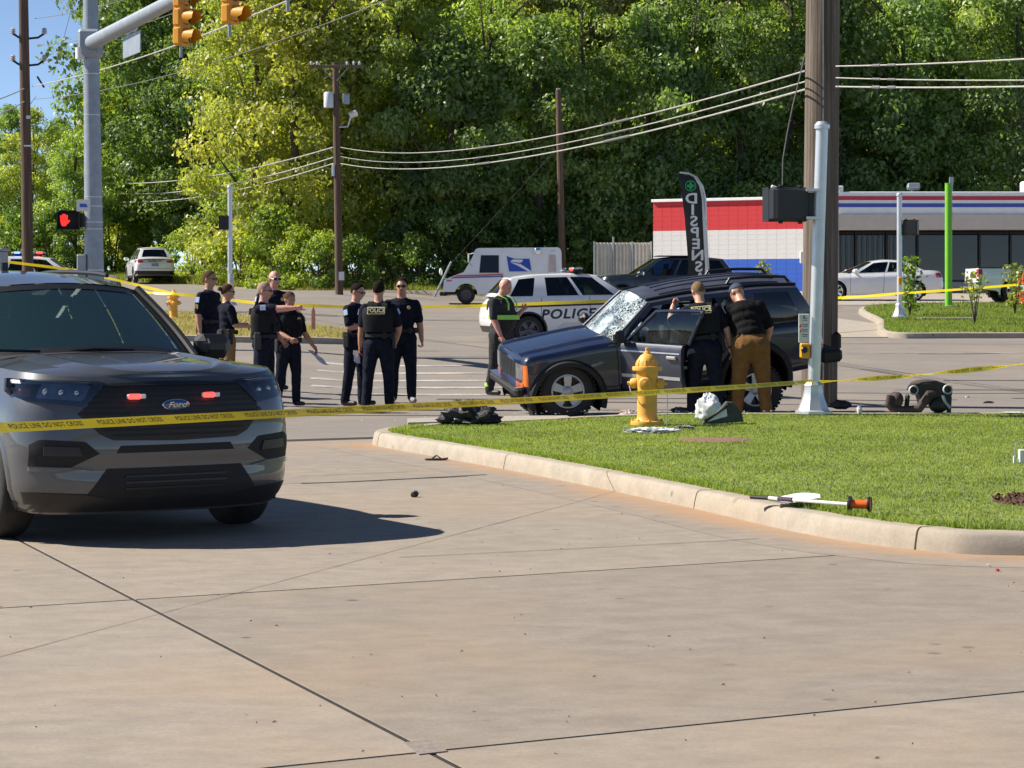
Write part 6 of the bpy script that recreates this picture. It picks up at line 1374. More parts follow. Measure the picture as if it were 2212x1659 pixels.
# open driver door, hinged at its front edge
hx, hy = 1.34, -.875; DL = 1.0; dr = MB()
def dside(x, z): return -(float(J.side_y(hx+x, z)))-.004-hy
gd = np.array([[(x, dside(x, z), z) for z in np.linspace(.47, 1.085, 12)] for x in np.linspace(.0, DL, 14)]); dr.slab(gd, gd+np.array([0, .07, 0]))
door = dr.build('door', M['jeeppanel'], jp, sharp=40, fixn=True); door.location = (hx, hy, 0); door.rotation_euler = (0, 0, R(-54))
def SD(u, v): p = J.S(u, v); return np.array([p[0]-hx, -p[1]-hy, p[2]])
uA, uB = .03, .385
fpts = [SD(uA, v) for v in np.linspace(0, .88, 8)]+[SD(u, .88) for u in np.linspace(uA, uB, 8)[1:]]+[SD(uB, v) for v in np.linspace(.88, 0, 8)[1:]]
MB().tube([Vector(p)+Vector((0, .02, 0)) for p in fpts], .026, 8).build('window_frame', M['jeepblue'], door)
MB().grid(np.array([[SD(u, v)+np.array([0, .02, 0]) for v in np.linspace(0, .87, 6)] for u in np.linspace(uA+.01, uB-.01, 8)])).build('pane', M['glass_clear'], door, sharp=None)
MB().box((.86, dside(.86, .93)-.02, .93), (.16, .035, .05), bev=.012).build('handle', M['chrome'], door)
for z_, w_ in ((.985, .018), (.66, .045)): MB().grid(np.array([[(x, dside(x, z_+q)-.008, z_+q) for q in (-w_/2, w_/2)] for x in np.linspace(.02, DL-.02, 12)])).build('trim_strip', M['alum'], door, sharp=None)
MB().box((.06, dside(.06, 1.08)-.12, 1.17), (.09, .20, .17), bev=.03).box((.05, dside(.06, 1.08)-.03, 1.11), (.05, .12, .05)).build('mirror', M['black'], door)
MB().box((.5, .09, .75), (.85, .05, .5), bev=.02).build('inner_trim', M['seat'], door)
# cabin
J.seats((2.3,), .66, pm('grey_seat', (.055, .055, .06), .9, var=.3, bump=.4)); J.steering(1.76, -1, 1.05); MB().box((1.54, 0, 1.00), (.32, 1.45, .22), bev=.06).build('dashboard', M['interior'], jp)
MB().box((3.25, 0, .82), (.16, 1.3, .62), Euler((0, .18, 0)).to_matrix(), bev=.05).build('rear_seat', M['seat'], jp)
def lump(c, r, seed, amp=.25, nu=28, nv=18, freq=3.0, sq=1.0):
    vs = []; mb = MB(); mb.ell((0, 0, 0), (1, 1, 1), None, nu, nv); out = []
    for v in mb.v:
        n_ = mnoise.fractal(Vector(v)*freq+Vector((seed*7.1, seed*3.3, 0)), .8, 2.0, 4); k = 1+amp*n_; out.append((c[0]+v[0]*r[0]*k, c[1]+v[1]*r[1]*k, c[2]+v[2]*r[2]*k))
    mb.v = out; return mb
lump((1.70, -.36, 1.12), (.14, .24, .17), 3, .35).build('airbag', M['cloth_white'], jp); lump((1.59, .36, 1.1), (.16, .25, .18), 4, .35).build('airbag', M['cloth_white'], jp)
g = []
for k in range(9):
    z_ = 1.12-.075*k; g.append([(1.80+.30*t+.02*math.sin(k+t*9), -.80-.05*math.sin(t*8+k*.6)-.02*k*.3, z_-.12*t) for t in np.linspace(0, 1, 9)])
MB().slab(np.array(g), np.array(g)+np.array([0, .012, 0])).build('hanging_cloth', pm('teal_cloth', (.02, .14, .15), .8, var=.3, bump=.4), jp, fixn=True)
# the bodywork has rolled over its near springs
Rr = Matrix.Translation((0, -.55, .45)) @ Matrix.Rotation(R(6.8), 4, 'X') @ Matrix.Translation((0, .55, -.45))
Rr = Matrix.Translation((0, 0, -.10)) @ Matrix.Translation((.60, 0, .4)) @ Matrix.Rotation(R(-5.6), 4, 'Y') @ Matrix.Translation((-.60, 0, -.4)) @ Rr; bpy.context.view_layer.update()
jp.scale = (1.0,)*3
for ch in list(jp.children):
    if ch.name.split('.')[0] not in ('wheel',): ch.matrix_local = Rr @ ch.matrix_local
# ------------------------------------------------------------------ people
def skin(n, c): 
    m = pm(n, c, .5, var=.10, scale=22, bump=.08); m.node_tree.nodes['Principled BSDF'].inputs['Subsurface Weight'].default_value = .05; return m
M['skin_fair'] = skin('skin_fair', (.56, .30, .205)); M['skin_tan'] = skin('skin_tan', (.46, .235, .15)); M['skin_red'] = skin('skin_flushed', (.60, .29, .22))
M['navy'] = pm('navy_uniform', (.010, .011, .021), .85, var=.3, scale=16, bump=.6, bdist=.02, spec=.12)
M['navytrouser'] = pm('navy_trousers', (.012, .015, .027), .88, var=.3, scale=14, bump=.7, bdist=.025, spec=.12)
M['blackshirt'] = pm('black_shirt', (.009, .0085, .009), .85, var=.3, scale=14, bump=.5, bdist=.02, spec=.12)
M['vest'] = pm('black_vest', (.017, .0165, .018), .8, var=.25, scale=30, bump=.6, bdist=.01, spec=.12)
M['tan'] = pm('tan_trousers', (.30, .175, .075), .88, var=.16, scale=14, bump=.6, bdist=.02, spec=.12)
M['brown'] = pm('brown_trousers', (.185, .095, .034), .88, var=.16, scale=14, bump=.6, bdist=.02, spec=.12)
M['greyshirt'] = pm('charcoal_shirt', (.040, .040, .042), .85, var=.25, scale=14, bump=.5, bdist=.02, spec=.12)
M['boot'] = pm('black_boots', (.012, .012, .012), .45, var=.3); M['sneaker'] = pm('grey_shoes', (.20, .20, .21), .6, var=.3)
M['hair_dark'] = pm('dark_hair', (.016, .011, .008), .9, spec=.1, var=.5, scale=60, bump=.8, bdist=.01); M['hair_brown'] = pm('brown_hair', (.085, .050, .028), .9, spec=.1, var=.4, scale=60, bump=.8, bdist=.01)
M['hair_blond'] = pm('sandy_hair', (.20, .13, .075), .9, spec=.1, var=.35, scale=60, bump=.8, bdist=.01); M['hair_grey'] = pm('grey_stubble', (.36, .24, .19), .9, spec=.1, var=.3, scale=60, bump=.4)
M['hivis'] = pm('hivis_green', (.40, .80, .10), .6, var=.08, emit=None); M['shade'] = pm('sunglass_black', (.006, .006, .007), .3)
M['patchblue'] = pm('patch_blue', (.30, .42, .62), .7, var=.3, scale=60); M['patchgold'] = pm('patch_gold', (.60, .45, .14), .5, var=.2, scale=50); M['patchpale'] = pm('patch_pale_yellow', (.80, .74, .42), .7, var=.1)
M['lip'] = skin('lip', (.40, .14, .11)); M['navycap'] = pm('navy_cap', (.03, .045, .085), .85, var=.2, scale=20, bump=.3)
def _cap(a, b, r0, r1, n=14):
    a = Vector(a); b = Vector(b); d = (b-a); L_ = d.length; d.normalize(); pts = []; rad = []
    for t in (-1, -.8, -.5, 0): pts.append(a+d*r0*t*.999); rad.append(r0*math.sqrt(max(0, 1-t*t))+1e-4)
    for t in (.33, .66): pts.append(a.lerp(b, t)); rad.append(r0+(r1-r0)*t)
    for t in (0, .5, .8, 1): pts.append(b+d*r1*t*.999); rad.append(r1*math.sqrt(max(0, 1-t*t))+1e-4)
    return pts, rad
class Body:
    def __init__(s): s.mb = MB(); s.prims = []
    def cap(s, a, b, r0, r1, tagn): p, r = _cap(a, b, r0, r1); s.mb.tube(p, r, 14); s.prims.append(('c', np.array(a), np.array(b), r0, r1, tagn))
    def ell(s, c, r, tagn, rot=None): s.mb.ell(c, r, rot, 18, 12); s.prims.append(('e', np.array(c), np.array(r), np.array((rot or Matrix.Identity(3)).transposed()), 0, tagn))
    def classify(s, Pn):
        best = np.full(len(Pn), 9e9); ids = np.zeros(len(Pn), int); tt = np.zeros(len(Pn))
        for i, p in enumerate(s.prims):
            if p[0] == 'c':
                d = p[2]-p[1]; t = np.clip(((Pn-p[1]) @ d)/(d @ d+1e-9), 0, 1); D = np.linalg.norm(Pn-(p[1]+t[:, None]*d), axis=1)-(p[3]+(p[4]-p[3])*t)
            else:
                q = ((Pn-p[1]) @ p[3].T)/p[2]; D = (np.linalg.norm(q, axis=1)-1)*min(p[2]); t = np.zeros(len(Pn))
            u = D < best; best[u] = D[u]; ids[u] = i; tt[u] = t[u]
        return ids, tt
def hand(mb, wrist, d, n, side, pose='relaxed', s=1.0):
    """palm handled elsewhere; fingers rooted in the palm. d forearm direction, n palm normal"""
    d = Vector(d).normalized(); n = Vector(n); n = (n-d*n.dot(d)).normalized(); x = d.cross(n).normalized(); k = Vector(wrist)+d*.085*s
    for i, (off, ln) in enumerate(((-.030, .068), (-.010, .076), (.010, .070), (.029, .055))):
        cur = {'relaxed': .55, 'fist': 1.55, 'flat': .15, 'point': (1.6 if i else .02)}[pose]; p0 = k+x*off*s-d*.012; d1 = (d*math.cos(cur*.6)+n*math.sin(cur*.6)); p1 = p0+d1*ln*.5*s; d2 = (d*math.cos(cur*1.35)+n*math.sin(cur*1.35)); p2 = p1+d2*ln*.45*s; d3 = (d*math.cos(cur*1.9)+n*math.sin(cur*1.9)); p3 = p2+d3*ln*.25*s
        mb.tube([p0, p1, p2, p3], [.0098*s, .0092*s, .0085*s, .0055*s], 7)
    t0 = Vector(wrist)+d*.03*s-x*.032*s; t1 = t0+(d*.6-x*.75+n*.25).normalized()*.036*s; t2 = t1+(d*.95-x*.15+n*.4).normalized()*.03*s
    mb.tube([t0-d*.01, t1, t2], [.0125*s, .0108*s, .006*s], 7)
PEOPLE = 'police officers and crew at the crash'
def person(label, loc, rot, h=1.80, lean=0.0, leanx=0.0, bulk=1.12, armL=((.12, 0, -1), (.03, -.15, -1)), armR=((-.12, 0, -1), (-.03, -.15, -1)), handL='relaxed', handR='relaxed', feet=((.12, 0), (-.12, 0)), head=(0, 0), hair='short', haircol='hair_dark', sk='skin_fair',
           shirt='navy', trouser='navytrouser', shoe='boot', glasses=True, vest=False, belt=True, women=False, sleeve=.80, back_text=None, front_badge=True, patch=True, stripes=None, hivis=False, knees=(0, 0), holster=1, belly=0.0, armband=False, watch=False, twist=0.0):
    o = thing('person', label, 'person', loc, rot, PEOPLE); k = h/1.80; B = Body(); w = .93 if women else 1.0
    piv = Vector((0, 0, .97)); RT = Euler((lean, leanx, twist)).to_matrix()            # positive lean tips the trunk towards -Y (forwards)
    RT = Matrix.Rotation(twist, 3, 'Z') @ Matrix.Rotation(leanx, 3, 'Y') @ Matrix.Rotation(lean, 3, 'X')
    def T(p): return (RT @ (Vector(p)-piv)+piv)*k
    def N_(p): return Vector(p)*k
    # legs
    for sd, (fx, fy), kn in ((1, feet[0], knees[0]), (-1, feet[1], knees[1])):
        hip = N_((sd*.092*w, 0, .93)); ank = N_((fx, fy+.02, .09)); kneep = hip.lerp(ank, .49)+Vector((sd*.012, -.02-kn, 0))*k
        B.cap(hip, kneep, .108*bulk*k, .080*k*bulk**.5, 'leg'); B.cap(kneep, ank+Vector((0, 0, -.0)), .078*k*bulk**.5, .068*k, 'leg')
        yw = sd*.14; fd = Vector((math.sin(yw), -math.cos(yw), 0)); B.cap(N_((fx, fy+.045, .045)), N_((fx, fy, .045))+fd*.17*k, .044*k, .036*k, 'shoe'); B.cap(N_((fx, fy+.03, .11)), N_((fx, fy+.03, .05)), .052*k, .046*k, 'shoe')
    hb = 1.10 if women else 1.0
    B.ell(N_((0, .005, .95)), (.168*bulk*k*hb*w, .118*bulk*k, .115*k), 'leg'); 
    for sd in (1, -1): B.ell(N_((sd*.070, .055, .915)), (.092*k*bulk, .085*k*bulk, .10*k), 'leg')
    # trunk as stacked ellipsoids
    for z, rx, ry, y0, rz in ((1.06, .157, .112, -.004-belly*.4, .10), (1.15, .155, .112, -.008-belly, .11), (1.27, .168, .116, -.006-belly*.4, .12), (1.37, .176, .112, .0, .11), (1.44, .150, .090, .008, .075)):
        B.ell(T((0, y0, z)), (rx*bulk*w*k, (ry+belly*.6)*bulk*k, rz*k), 'torso', RT)
    if women:
        for sd in (1, -1): B.ell(T((sd*.075, -.085, 1.32)), (.07*k, .055*k, .065*k), 'torso', RT)
    B.cap(T((.135*w, .01, 1.435)), T((-.135*w, .01, 1.435)), .060*k, .060*k, 'torso'); B.cap(T((.05, .015, 1.475)), T((-.05, .015, 1.475)), .052*k, .052*k, 'torso')
    # neck and head
    hy, hp = head; RH = RT @ Matrix.Rotation(hy, 3, 'Z') @ Matrix.Rotation(hp, 3, 'X'); nk = T((0, -.002, 1.538))
    kh = k*1.09
    def Hh(p): return nk+(RH @ Vector(p))*kh
    B.cap(T((0, .012, 1.47)), Hh((0, .0, .06)), .068*k*w, .062*k*w, 'skin')
    B.ell(Hh((0, .004, .145)), (.074*kh, .092*kh, .095*kh), 'skin', RH); B.ell(Hh((0, -.028, .10)), (.062*kh, .066*kh, .075*kh), 'skin', RH); B.ell(Hh((0, -.045, .055)), (.042*kh, .042*kh, .038*kh), 'skin', RH)
    B.cap(Hh((0, -.088, .125)), Hh((0, -.108, .095)), .011*kh, .014*kh, 'skin'); B.ell(Hh((0, -.083, .148)), (.05*kh, .018*kh, .014*kh), 'skin', RH)
    for sd in (1, -1): B.ell(Hh((sd*.076, .012, .118)), (.010*kh, .020*kh, .032*kh), 'skin', RH)
    B.ell(Hh((0, -.086, .068)), (.024*kh, .010*kh, .010*kh), 'lip', RH)
    # arms
    hands = []
    for sd, (ua, fa), hp_ in ((1, armL, handL), (-1, armR, handR)):
        sh = T((sd*.192*w, .012, 1.412)); u = (RT @ Vector(ua)).normalized(); f = (RT @ Vector(fa)).normalized(); el = sh+u*.275*k; wr = el+f*.25*k
        B.cap(sh, sh+u*.275*k*sleeve, .072*k*bulk**.5, .064*k*bulk**.5, 'sleeve'); B.cap(sh+u*.1*k, el, .055*k, .049*k, 'skin'); B.cap(el, el+f*.11*k, .050*k, .048*k, 'skin'); B.cap(el+f*.10*k, wr, .048*k, .032*k, 'skin')
        inn = Vector((-sd, 0, 0)) if abs(f.x) < .8 else Vector((0, 0, -1)); inn = (RT @ inn); inn = (inn-f*inn.dot(f)).normalized(); xx = f.cross(inn).normalized()
        Rm = Matrix((xx, inn, f)).transposed(); B.ell(wr+f*.052*k, (.042*k, .018*k, .058*k), 'skin', Rm); hands.append((wr, f, inn, sd, hp_, el))
    me = bpy.data.meshes.new('tmp'); me.from_pydata(B.mb.v, [], B.mb.f); t_ = bpy.data.objects.new('tmp', me); COL.objects.link(t_)
    md = t_.modifiers.new('r', 'REMESH'); md.mode = 'VOXEL'; md.voxel_size = .0125; sm = t_.modifiers.new('s', 'SMOOTH'); sm.factor = .5; sm.iterations = 10
    ev = t_.evaluated_get(bpy.context.evaluated_depsgraph_get()); m2 = bpy.data.meshes.new_from_object(ev); nv = len(m2.vertices)
    V = np.empty(nv*3); m2.vertices.foreach_get('co', V); V = V.reshape(-1, 3); nl = len(m2.polygons); F = [tuple(p.vertices) for p in m2.polygons]; NV = np.empty(nv*3); m2.vertices.foreach_get('normal', NV); NV = NV.reshape(-1, 3)
    bpy.data.objects.remove(t_); bpy.data.meshes.remove(me); bpy.data.meshes.remove(m2)
    ids, tt = B.classify(V); tags = np.array([p[5] for p in B.prims])[ids]
    cl = np.isin(tags, ['torso', 'sleeve', 'leg']); sdv = (hash(label) % 97)*.37 if False else sum(map(ord, label)) % 97*.37
    fold = np.array([mnoise.fractal(Vector((v[0]*13, v[1]*13, v[2]*7))+Vector((sdv, 0, 0)), 1.0, 2.0, 3) if c else 0 for v, c in zip(V, cl)]); V = V+NV*(fold*.0065)[:, None]
    fc = np.array([V[list(f)].mean(0) for f in F]); fi, _ = B.classify(fc); ft = np.array([p[5] for p in B.prims])[fi]
    idx = {'torso': 0, 'sleeve': 0, 'leg': 1, 'shoe': 2, 'skin': 3, 'lip': 4}; mb = MB(); mb.add(V, F); mb.m = [idx[t] for t in ft]
    # shirt hem over trousers
    n0 = len(mb.f)
    for wr, f, inn, sd, hp_, el in hands: hand(mb, wr, f, inn*(1 if hp_ != 'point' else 1), sd, hp_, k)
    mb.m = mb.m[:n0]+[3]*(len(mb.f)-n0)
    b = mb.build('body', [M[shirt], M[trouser], M[shoe], M[sk], M['lip']], o, sharp=180)
    # hair
    if hair != 'bald':
        hm = M[haircol]; vs = MB(); g = []
        thick = {'short': 1.045, 'buzz': 1.012, 'bun': 1.05, 'cap': 1.07}[hair]
        for i in range(15):
            ph = i/14; row = []
            for j in range(28):
                a = 2*math.pi*j/28; fr = -math.sin(a)                     # 1 towards the face
                phm = ph*R(float(np.interp(fr, [-1, 0, .55, .8, 1], [128, 100, 70, 54, 50])) if hair != 'cap' else float(np.interp(fr, [-1, 0, 1], [100, 84, 70])))
                x, y, z = math.sin(phm)*math.cos(a), math.sin(phm)*math.sin(a), math.cos(phm); rr = thick*(1+.02*math.sin(j*3+i))
                row.append(Hh((x*.0755*rr, .004+y*.0935*rr, .145+z*.0965*rr)))
            g.append(row+[row[0]])
        vs.grid(np.array([[tuple(p) for p in r] for r in g]).transpose(1, 0, 2))
        if hair == 'bun': vs.ell(Hh((0, .115, .165)), (.038*k, .036*k, .036*k), RH)
        if hair == 'cap':
            vs.v = vs.v
            br = [[tuple(Hh((.072*math.sin(a)*(1+.0*t), -.078*math.cos(a)*1.0-.085*t*math.cos(a), .170-.02*t))) for a in np.linspace(-1.15, 1.15, 11)] for t in np.linspace(0, 1, 4)]
            vs.grid(np.array(br)); vs.build('cap', M['navycap'], o, sharp=180, fixn=False)
        else: vs.build('hair', hm, o, sharp=180)
    if glasses:
        gm = MB()
        for sd in (1, -1):
            gm.ell(Hh((sd*.034, -.092, .128)), (.030*k, .010*k, .020*k), RH, 12, 8); gm.tube([Hh((sd*.06, -.085, .132)), Hh((sd*.080, -.02, .134)), Hh((sd*.080, .015, .126))], .004*k, 6)
        gm.tube([Hh((-.02, -.10, .132)), Hh((.02, -.10, .132))], .004*k, 6); gm.build('sunglasses', M['shade'], o)
    else:
        for sd in (1, -1): MB().ell(Hh((sd*.031, -.088, .128)), (.012*k, .006*k, .007*k), RH, 10, 6).build('eye', M['ink'], o)
    # duty belt, vest, badges
    def ringat(z, ex, y0=0.0, n=26, pw=2.3, bl=0.0):
        zz = [1.00, 1.06, 1.15, 1.27, 1.37, 1.44]; rx = np.interp(z, zz, [.166, .163, .160, .172, .178, .165])*bulk*w; ry = (np.interp(z, zz, [.118, .116, .117, .120, .114, .10])+belly*.7*np.interp(z, [1.0, 1.15, 1.3], [.5, 1, .3]))*bulk; y0 -= belly*np.interp(z, [1.0, 1.15, 1.3], [.4, 1, .4])
        out = []
        for j in range(n):
            a = 2*math.pi*j/n; c, s_ = math.cos(a), math.sin(a); out.append(T((np.sign(c)*abs(c)**(2/pw)*(rx+ex), y0+np.sign(s_)*abs(s_)**(2/pw)*(ry+ex), z)))
        return [tuple(p) for p in out+[out[0]]]
    if belt:
        g = np.array([ringat(z, e) for z, e in ((1.015, .004), (1.016, .020), (1.062, .020), (1.063, .004))]); bo = MB().grid(g.transpose(1, 0, 2)).build('duty_belt', M['blackmat'], o, sharp=50)
        for a, sx, sz, dz in ((.35, .07, .08, 0), (2.1, .06, .09, 0), (2.75, .05, .10, .0), (-.6, .06, .08, 0), (4.1, .06, .07, 0), (5.2, .055, .08, 0)):
            p = T((math.cos(a)*(.185*bulk*w), math.sin(a)*(.135*bulk), 1.04+dz)); MB().box(p, (sx*k, .05*k, sz*k), (RT @ Matrix.Rotation(a+R(90), 3, 'Z')), bev=.01).build('pouch', M['blackmat'], bo)
        p = T((-holster*.195*bulk*w, .02, .955)); MB().box(p, (.05*k, .10*k, .20*k), RT, bev=.015).box(T((-holster*.20*bulk*w, .02, 1.06)), (.035*k, .09*k, .07*k), RT, bev=.012).build('holster', M['black'], bo)
    if vest:
        zs = [(1.085, .006), (1.09, .030), (1.20, .032), (1.30, .034), (1.385, .030), (1.43, .012)]; g = np.array([ringat(z, e, pw=2.8) for z, e in zs]); ve = MB().grid(g.transpose(1, 0, 2)).build('vest', M['vest'], o, sharp=60)
        for sd in (1, -1):
            gs = np.array([[tuple(T((sd*(.105+dx)*w, y, z))) for dx in (-.038, .038)] for y, z in ((-.125, 1.36), (-.118, 1.43), (-.07, 1.495), (.0, 1.515), (.07, 1.50), (.115, 1.44), (.125, 1.36))]); MB().grid(gs, flip=sd > 0).build('shoulder_strap', M['vest'], ve, sharp=None)
        for x, z, sx, sz in ((-.10, 1.16, .085, .11), (.0, 1.155, .085, .10), (.10, 1.16, .085, .12), (.09, 1.33, .06, .08)): MB().box(T((x*w, -.155*bulk-belly, z)), (sx*k, .04*k, sz*k), RT, bev=.01).build('pouch', M['vest'], ve)
        MB().box(T((.12*w, -.14, 1.36)), (.05*k, .035*k, .10*k), RT, bev=.01).tube([T((.12, -.14, 1.41)), T((.12, -.13, 1.50))], .006, 6).build('radio', M['black'], ve)
    if back_text:
        y_ = .158*bulk; sx_, sz_ = .125, .050; pl = MB().box(T((0, y_, 1.385)), (2*sx_*k, .012*k, 2*sz_*k), RT @ Matrix.Rotation(R(8), 3, 'X'), bev=.004).build('name_panel', M['patchpale'], o)
        Rb = RT @ Matrix.Rotation(R(8), 3, 'X'); c0 = T((0, y_, 1.385)); V_, F_ = text_verts('POLICE', .082, 0, offset=.0022, spacing=1.05); V_ = V_.copy()
        fld = [Vector((x*.112*k, .0085*k, z*.040*k)) for x, z in ((-1, -1), (1, -1), (1, 1), (-1, 1))]; MB().add([tuple(c0+Rb @ p) for p in fld], [(0, 1, 2, 3)]).build('panel_field', M['vest'], pl, sharp=None)
        MB().add([tuple(c0+Rb @ Vector((-v[0]*k*.92, .0115*k, v[1]*k))) for v in V_], F_).build('lettering', M['patchpale'], pl, sharp=None)
    if front_badge: MB().lathe([(0, .006), (.022, .005), (.030, 0)], 7, Matrix.Translation(T((.085, -.128*bulk-(.03 if vest else .004), 1.37))) @ RT.to_4x4() @ Matrix.Rotation(R(90), 4, 'X')).build('badge', M['patchgold'], o)
    if patch:
        for sd, (ua, fa) in ((1, armL), (-1, armR)):
            sh = T((sd*.195*w, .012, 1.435)); u = (RT @ Vector(ua)).normalized(); outv = (RT @ Vector((sd, .0, 0))); outv = (outv-u*outv.dot(u)).normalized(); t2 = u.cross(outv).normalized(); Rm = Matrix((t2, -u, outv)).transposed()
            MB().box(sh+u*.085*k+outv*.068*k, (.072*k, .085*k, .012*k), Rm, bev=.004).build('shoulder_patch', M['patchblue'], o)
            if stripes:
                for q in range(3): MB().tube([sh+u*(.16+q*.022)*k+outv*.069*k-t2*.032*k+u*.018*k, sh+u*(.15+q*.022)*k+outv*.072*k, sh+u*(.16+q*.022)*k+outv*.069*k+t2*.032*k+u*.018*k], .006*k, 5).build('chevron', M['patchgold'], o)
    if watch:
        wr, f, inn, sd, hp_, el = hands[1]; MB().tube([wr-f*.02*k, wr-f*.0*k], .034*k, 12).build('wrist_band', M['black'], o)
    if hivis:
        g = np.array([ringat(z, e) for z, e in ((1.155, .010), (1.156, .022), (1.225, .022), (1.226, .010))]); MB().grid(g.transpose(1, 0, 2)).build('reflective_band', M['hivis'], o, sharp=50)
        for sd in (1, -1):
            gs = np.array([[tuple(T((sd*(.115+dx)*w, y*bulk, z))) for dx in (-.024, .024)] for y, z in ((-.150, 1.30), (-.150, 1.40), (-.115, 1.475), (-.02, 1.525), (.075, 1.50), (.125, 1.42), (.135, 1.30))]); MB().grid(gs, flip=sd > 0).build('reflective_strap', M['hivis'], o, sharp=None)
        for sd, (fx, fy) in ((1, feet[0]), (-1, feet[1])):
            MB().tube([N_((fx, fy+.022, .135)), N_((fx, fy+.02, .19))], .072*k, 16).build('ankle_band', M['hivis'], o); MB().tube([N_((sd*.10+(fx-sd*.1)*.5, fy*.5-.01, .50)), N_((sd*.10+(fx-sd*.1)*.5, fy*.5-.01, .57))], .080*k, 16).build('knee_band', M['hivis'], o)
    return o, hands, T
def face(deg): return R(deg)        # 0 = towards the camera, 90 = towards the right of the picture, 180 = away, -90 = left
def gl(px, Y, dz=0.0): return on_ground(px, Y, dz)
PE = []
# five on the left
PE.append(person('officer with sergeant chevrons and sunglasses, leftmost of the left group', gl(452, 35.3), face(62), 1.86, armL=((.14, -.05, -1), (.0, -.35, -1)), armR=((-.2, .05, -1), (-.1, -.2, -1)), haircol='hair_brown', sk='skin_tan', stripes=True, head=(.15, 0), bulk=1.16))
PE.append(person('woman officer with hair bun and tan trousers', gl(490, 33.9), face(118), 1.70, women=True, bulk=1.08, hair='bun', haircol='hair_brown', trouser='tan', armL=((.15, -.3, -1), (-.5, -.9, .0)), armR=((-.25, -.25, -1), (.35, -.9, -.05)), holster=1, head=(-.1, .05), sk='skin_fair', patch=False, front_badge=False))
p_point = person('officer in black vest pointing to the right with outstretched arm', gl(570, 31.9), face(80), 1.80, vest=True, hair='buzz', haircol='hair_grey', sk='skin_red', armR=((-.10, -1, .04), (.02, -1, .05)), armL=((.2, -.2, -1), (-.2, -.6, -.6)), handR='point', head=(.12, .05), back_text=True, bulk=1.16, feet=((.14, -.05), (-.15, .06))); PE.append(p_point)
PE.append(person('tall bald officer with sunglasses standing behind the left group', gl(592, 36.6), face(22), 1.92, hair='bald', sk='skin_red', armL=((.25, -.15, -1), (-.1, -.75, -.6)), armR=((-.25, -.1, -1), (.2, -.7, -.5)), head=(.25, .05), bulk=1.22))
p_clip = person('woman officer holding white papers beside the pointing officer', gl(624, 33.0), face(35), 1.66, vest=True, women=True, bulk=1.10, hair='bun', haircol='hair_brown', sk='skin_tan', armL=((.35, -.1, -1), (.42, -.35, -.8)), armR=((-.2, -.3, -1), (.3, -.8, -.3)), head=(.15, .12), glasses=False, feet=((.12, -.04), (-.14, .1)))
PE.append(p_clip)
# three in the middle
PE.append(person('officer with crossed arms, left of the middle three', gl(768, 33.4), face(62), 1.80, armL=((.16, -.3, -1), (-.75, -.62, .05)), armR=((-.22, -.25, -1), (.75, -.62, .12)), haircol='hair_dark', sk='skin_fair', head=(.1, .22), feet=((.12, -.06), (-.13, .08)), trouser='navytrouser'))
p_mid = person('officer seen from behind with police panel on vest, middle of the three', gl(818, 32.4), face(172), 1.83, vest=True, back_text=True, armL=((.18, .02, -1), (.1, -.1, -1)), armR=((-.35, -.2, -1), (.25, -.6, -.75)), haircol='hair_dark', sk='skin_tan', feet=((.17, .04), (-.15, -.04)), glasses=False, front_badge=False, holster=1, bulk=1.15); PE.append(p_mid)
PE.append(person('officer facing the camera with dark hair, right of the middle three', gl(868, 34.2), face(8), 1.88, armL=((.25, .05, -1), (.12, -.12, -1)), armR=((-.2, -.1, -1), (.2, -.6, -.7)), handL='fist', haircol='hair_dark', sk='skin_tan', head=(-.2, .02), feet=((.14, -.06), (-.12, .06)), bulk=1.18, shoe='sneaker'))
# tow crew man
PE.append(person('bald man in black work clothes with green reflective bands', gl(1083, 36.4), face(58), 1.88, hair='bald', sk='skin_red', shirt='greyshirt', trouser='greyshirt', hivis=True, belt=False, glasses=False, patch=False, front_badge=False, belly=.05, bulk=1.36, armL=((.15, -.35, -1), (-.25, -1, .75)), armR=((-.18, -.12, -1), (.05, -.5, -1)), head=(.2, .45), feet=((.13, -.1), (-.12, .12))))
# two at the wreck
p_j1 = person('officer in police vest leaning into the wrecked SUV with hand at head', (X_at(1522, 29.45), 29.45, 0), face(176), 1.84, lean=.20, leanx=.10, vest=True, back_text=True, armL=((.75, -.55, -.3), (-.25, -.35, 1)), armR=((-.40, -.1, -1), (-.12, -.2, -1)), handL='fist', haircol='hair_blond', sk='skin_fair', head=(.35, .25), glasses=False, front_badge=False, watch=True, bulk=1.20, feet=((.16, -.10), (-.17, .12)), holster=1); PE.append(p_j1)
PE.append(person('man in black shirt, brown trousers and navy cap stooping at the wreck', (X_at(1622, 29.35), 29.35, 0), face(182), 1.93, lean=.52, leanx=.16, hair='cap', sk='skin_tan', shirt='blackshirt', trouser='brown', armL=((.15, -.7, -.7), (-.1, -.9, -.2)), armR=((-.35, -.4, -1), (.2, -.8, -.4)), head=(.6, .30), belt=False, patch=False, front_badge=False, bulk=1.30, feet=((.17, -.02), (-.18, .04)), sleeve=.86))
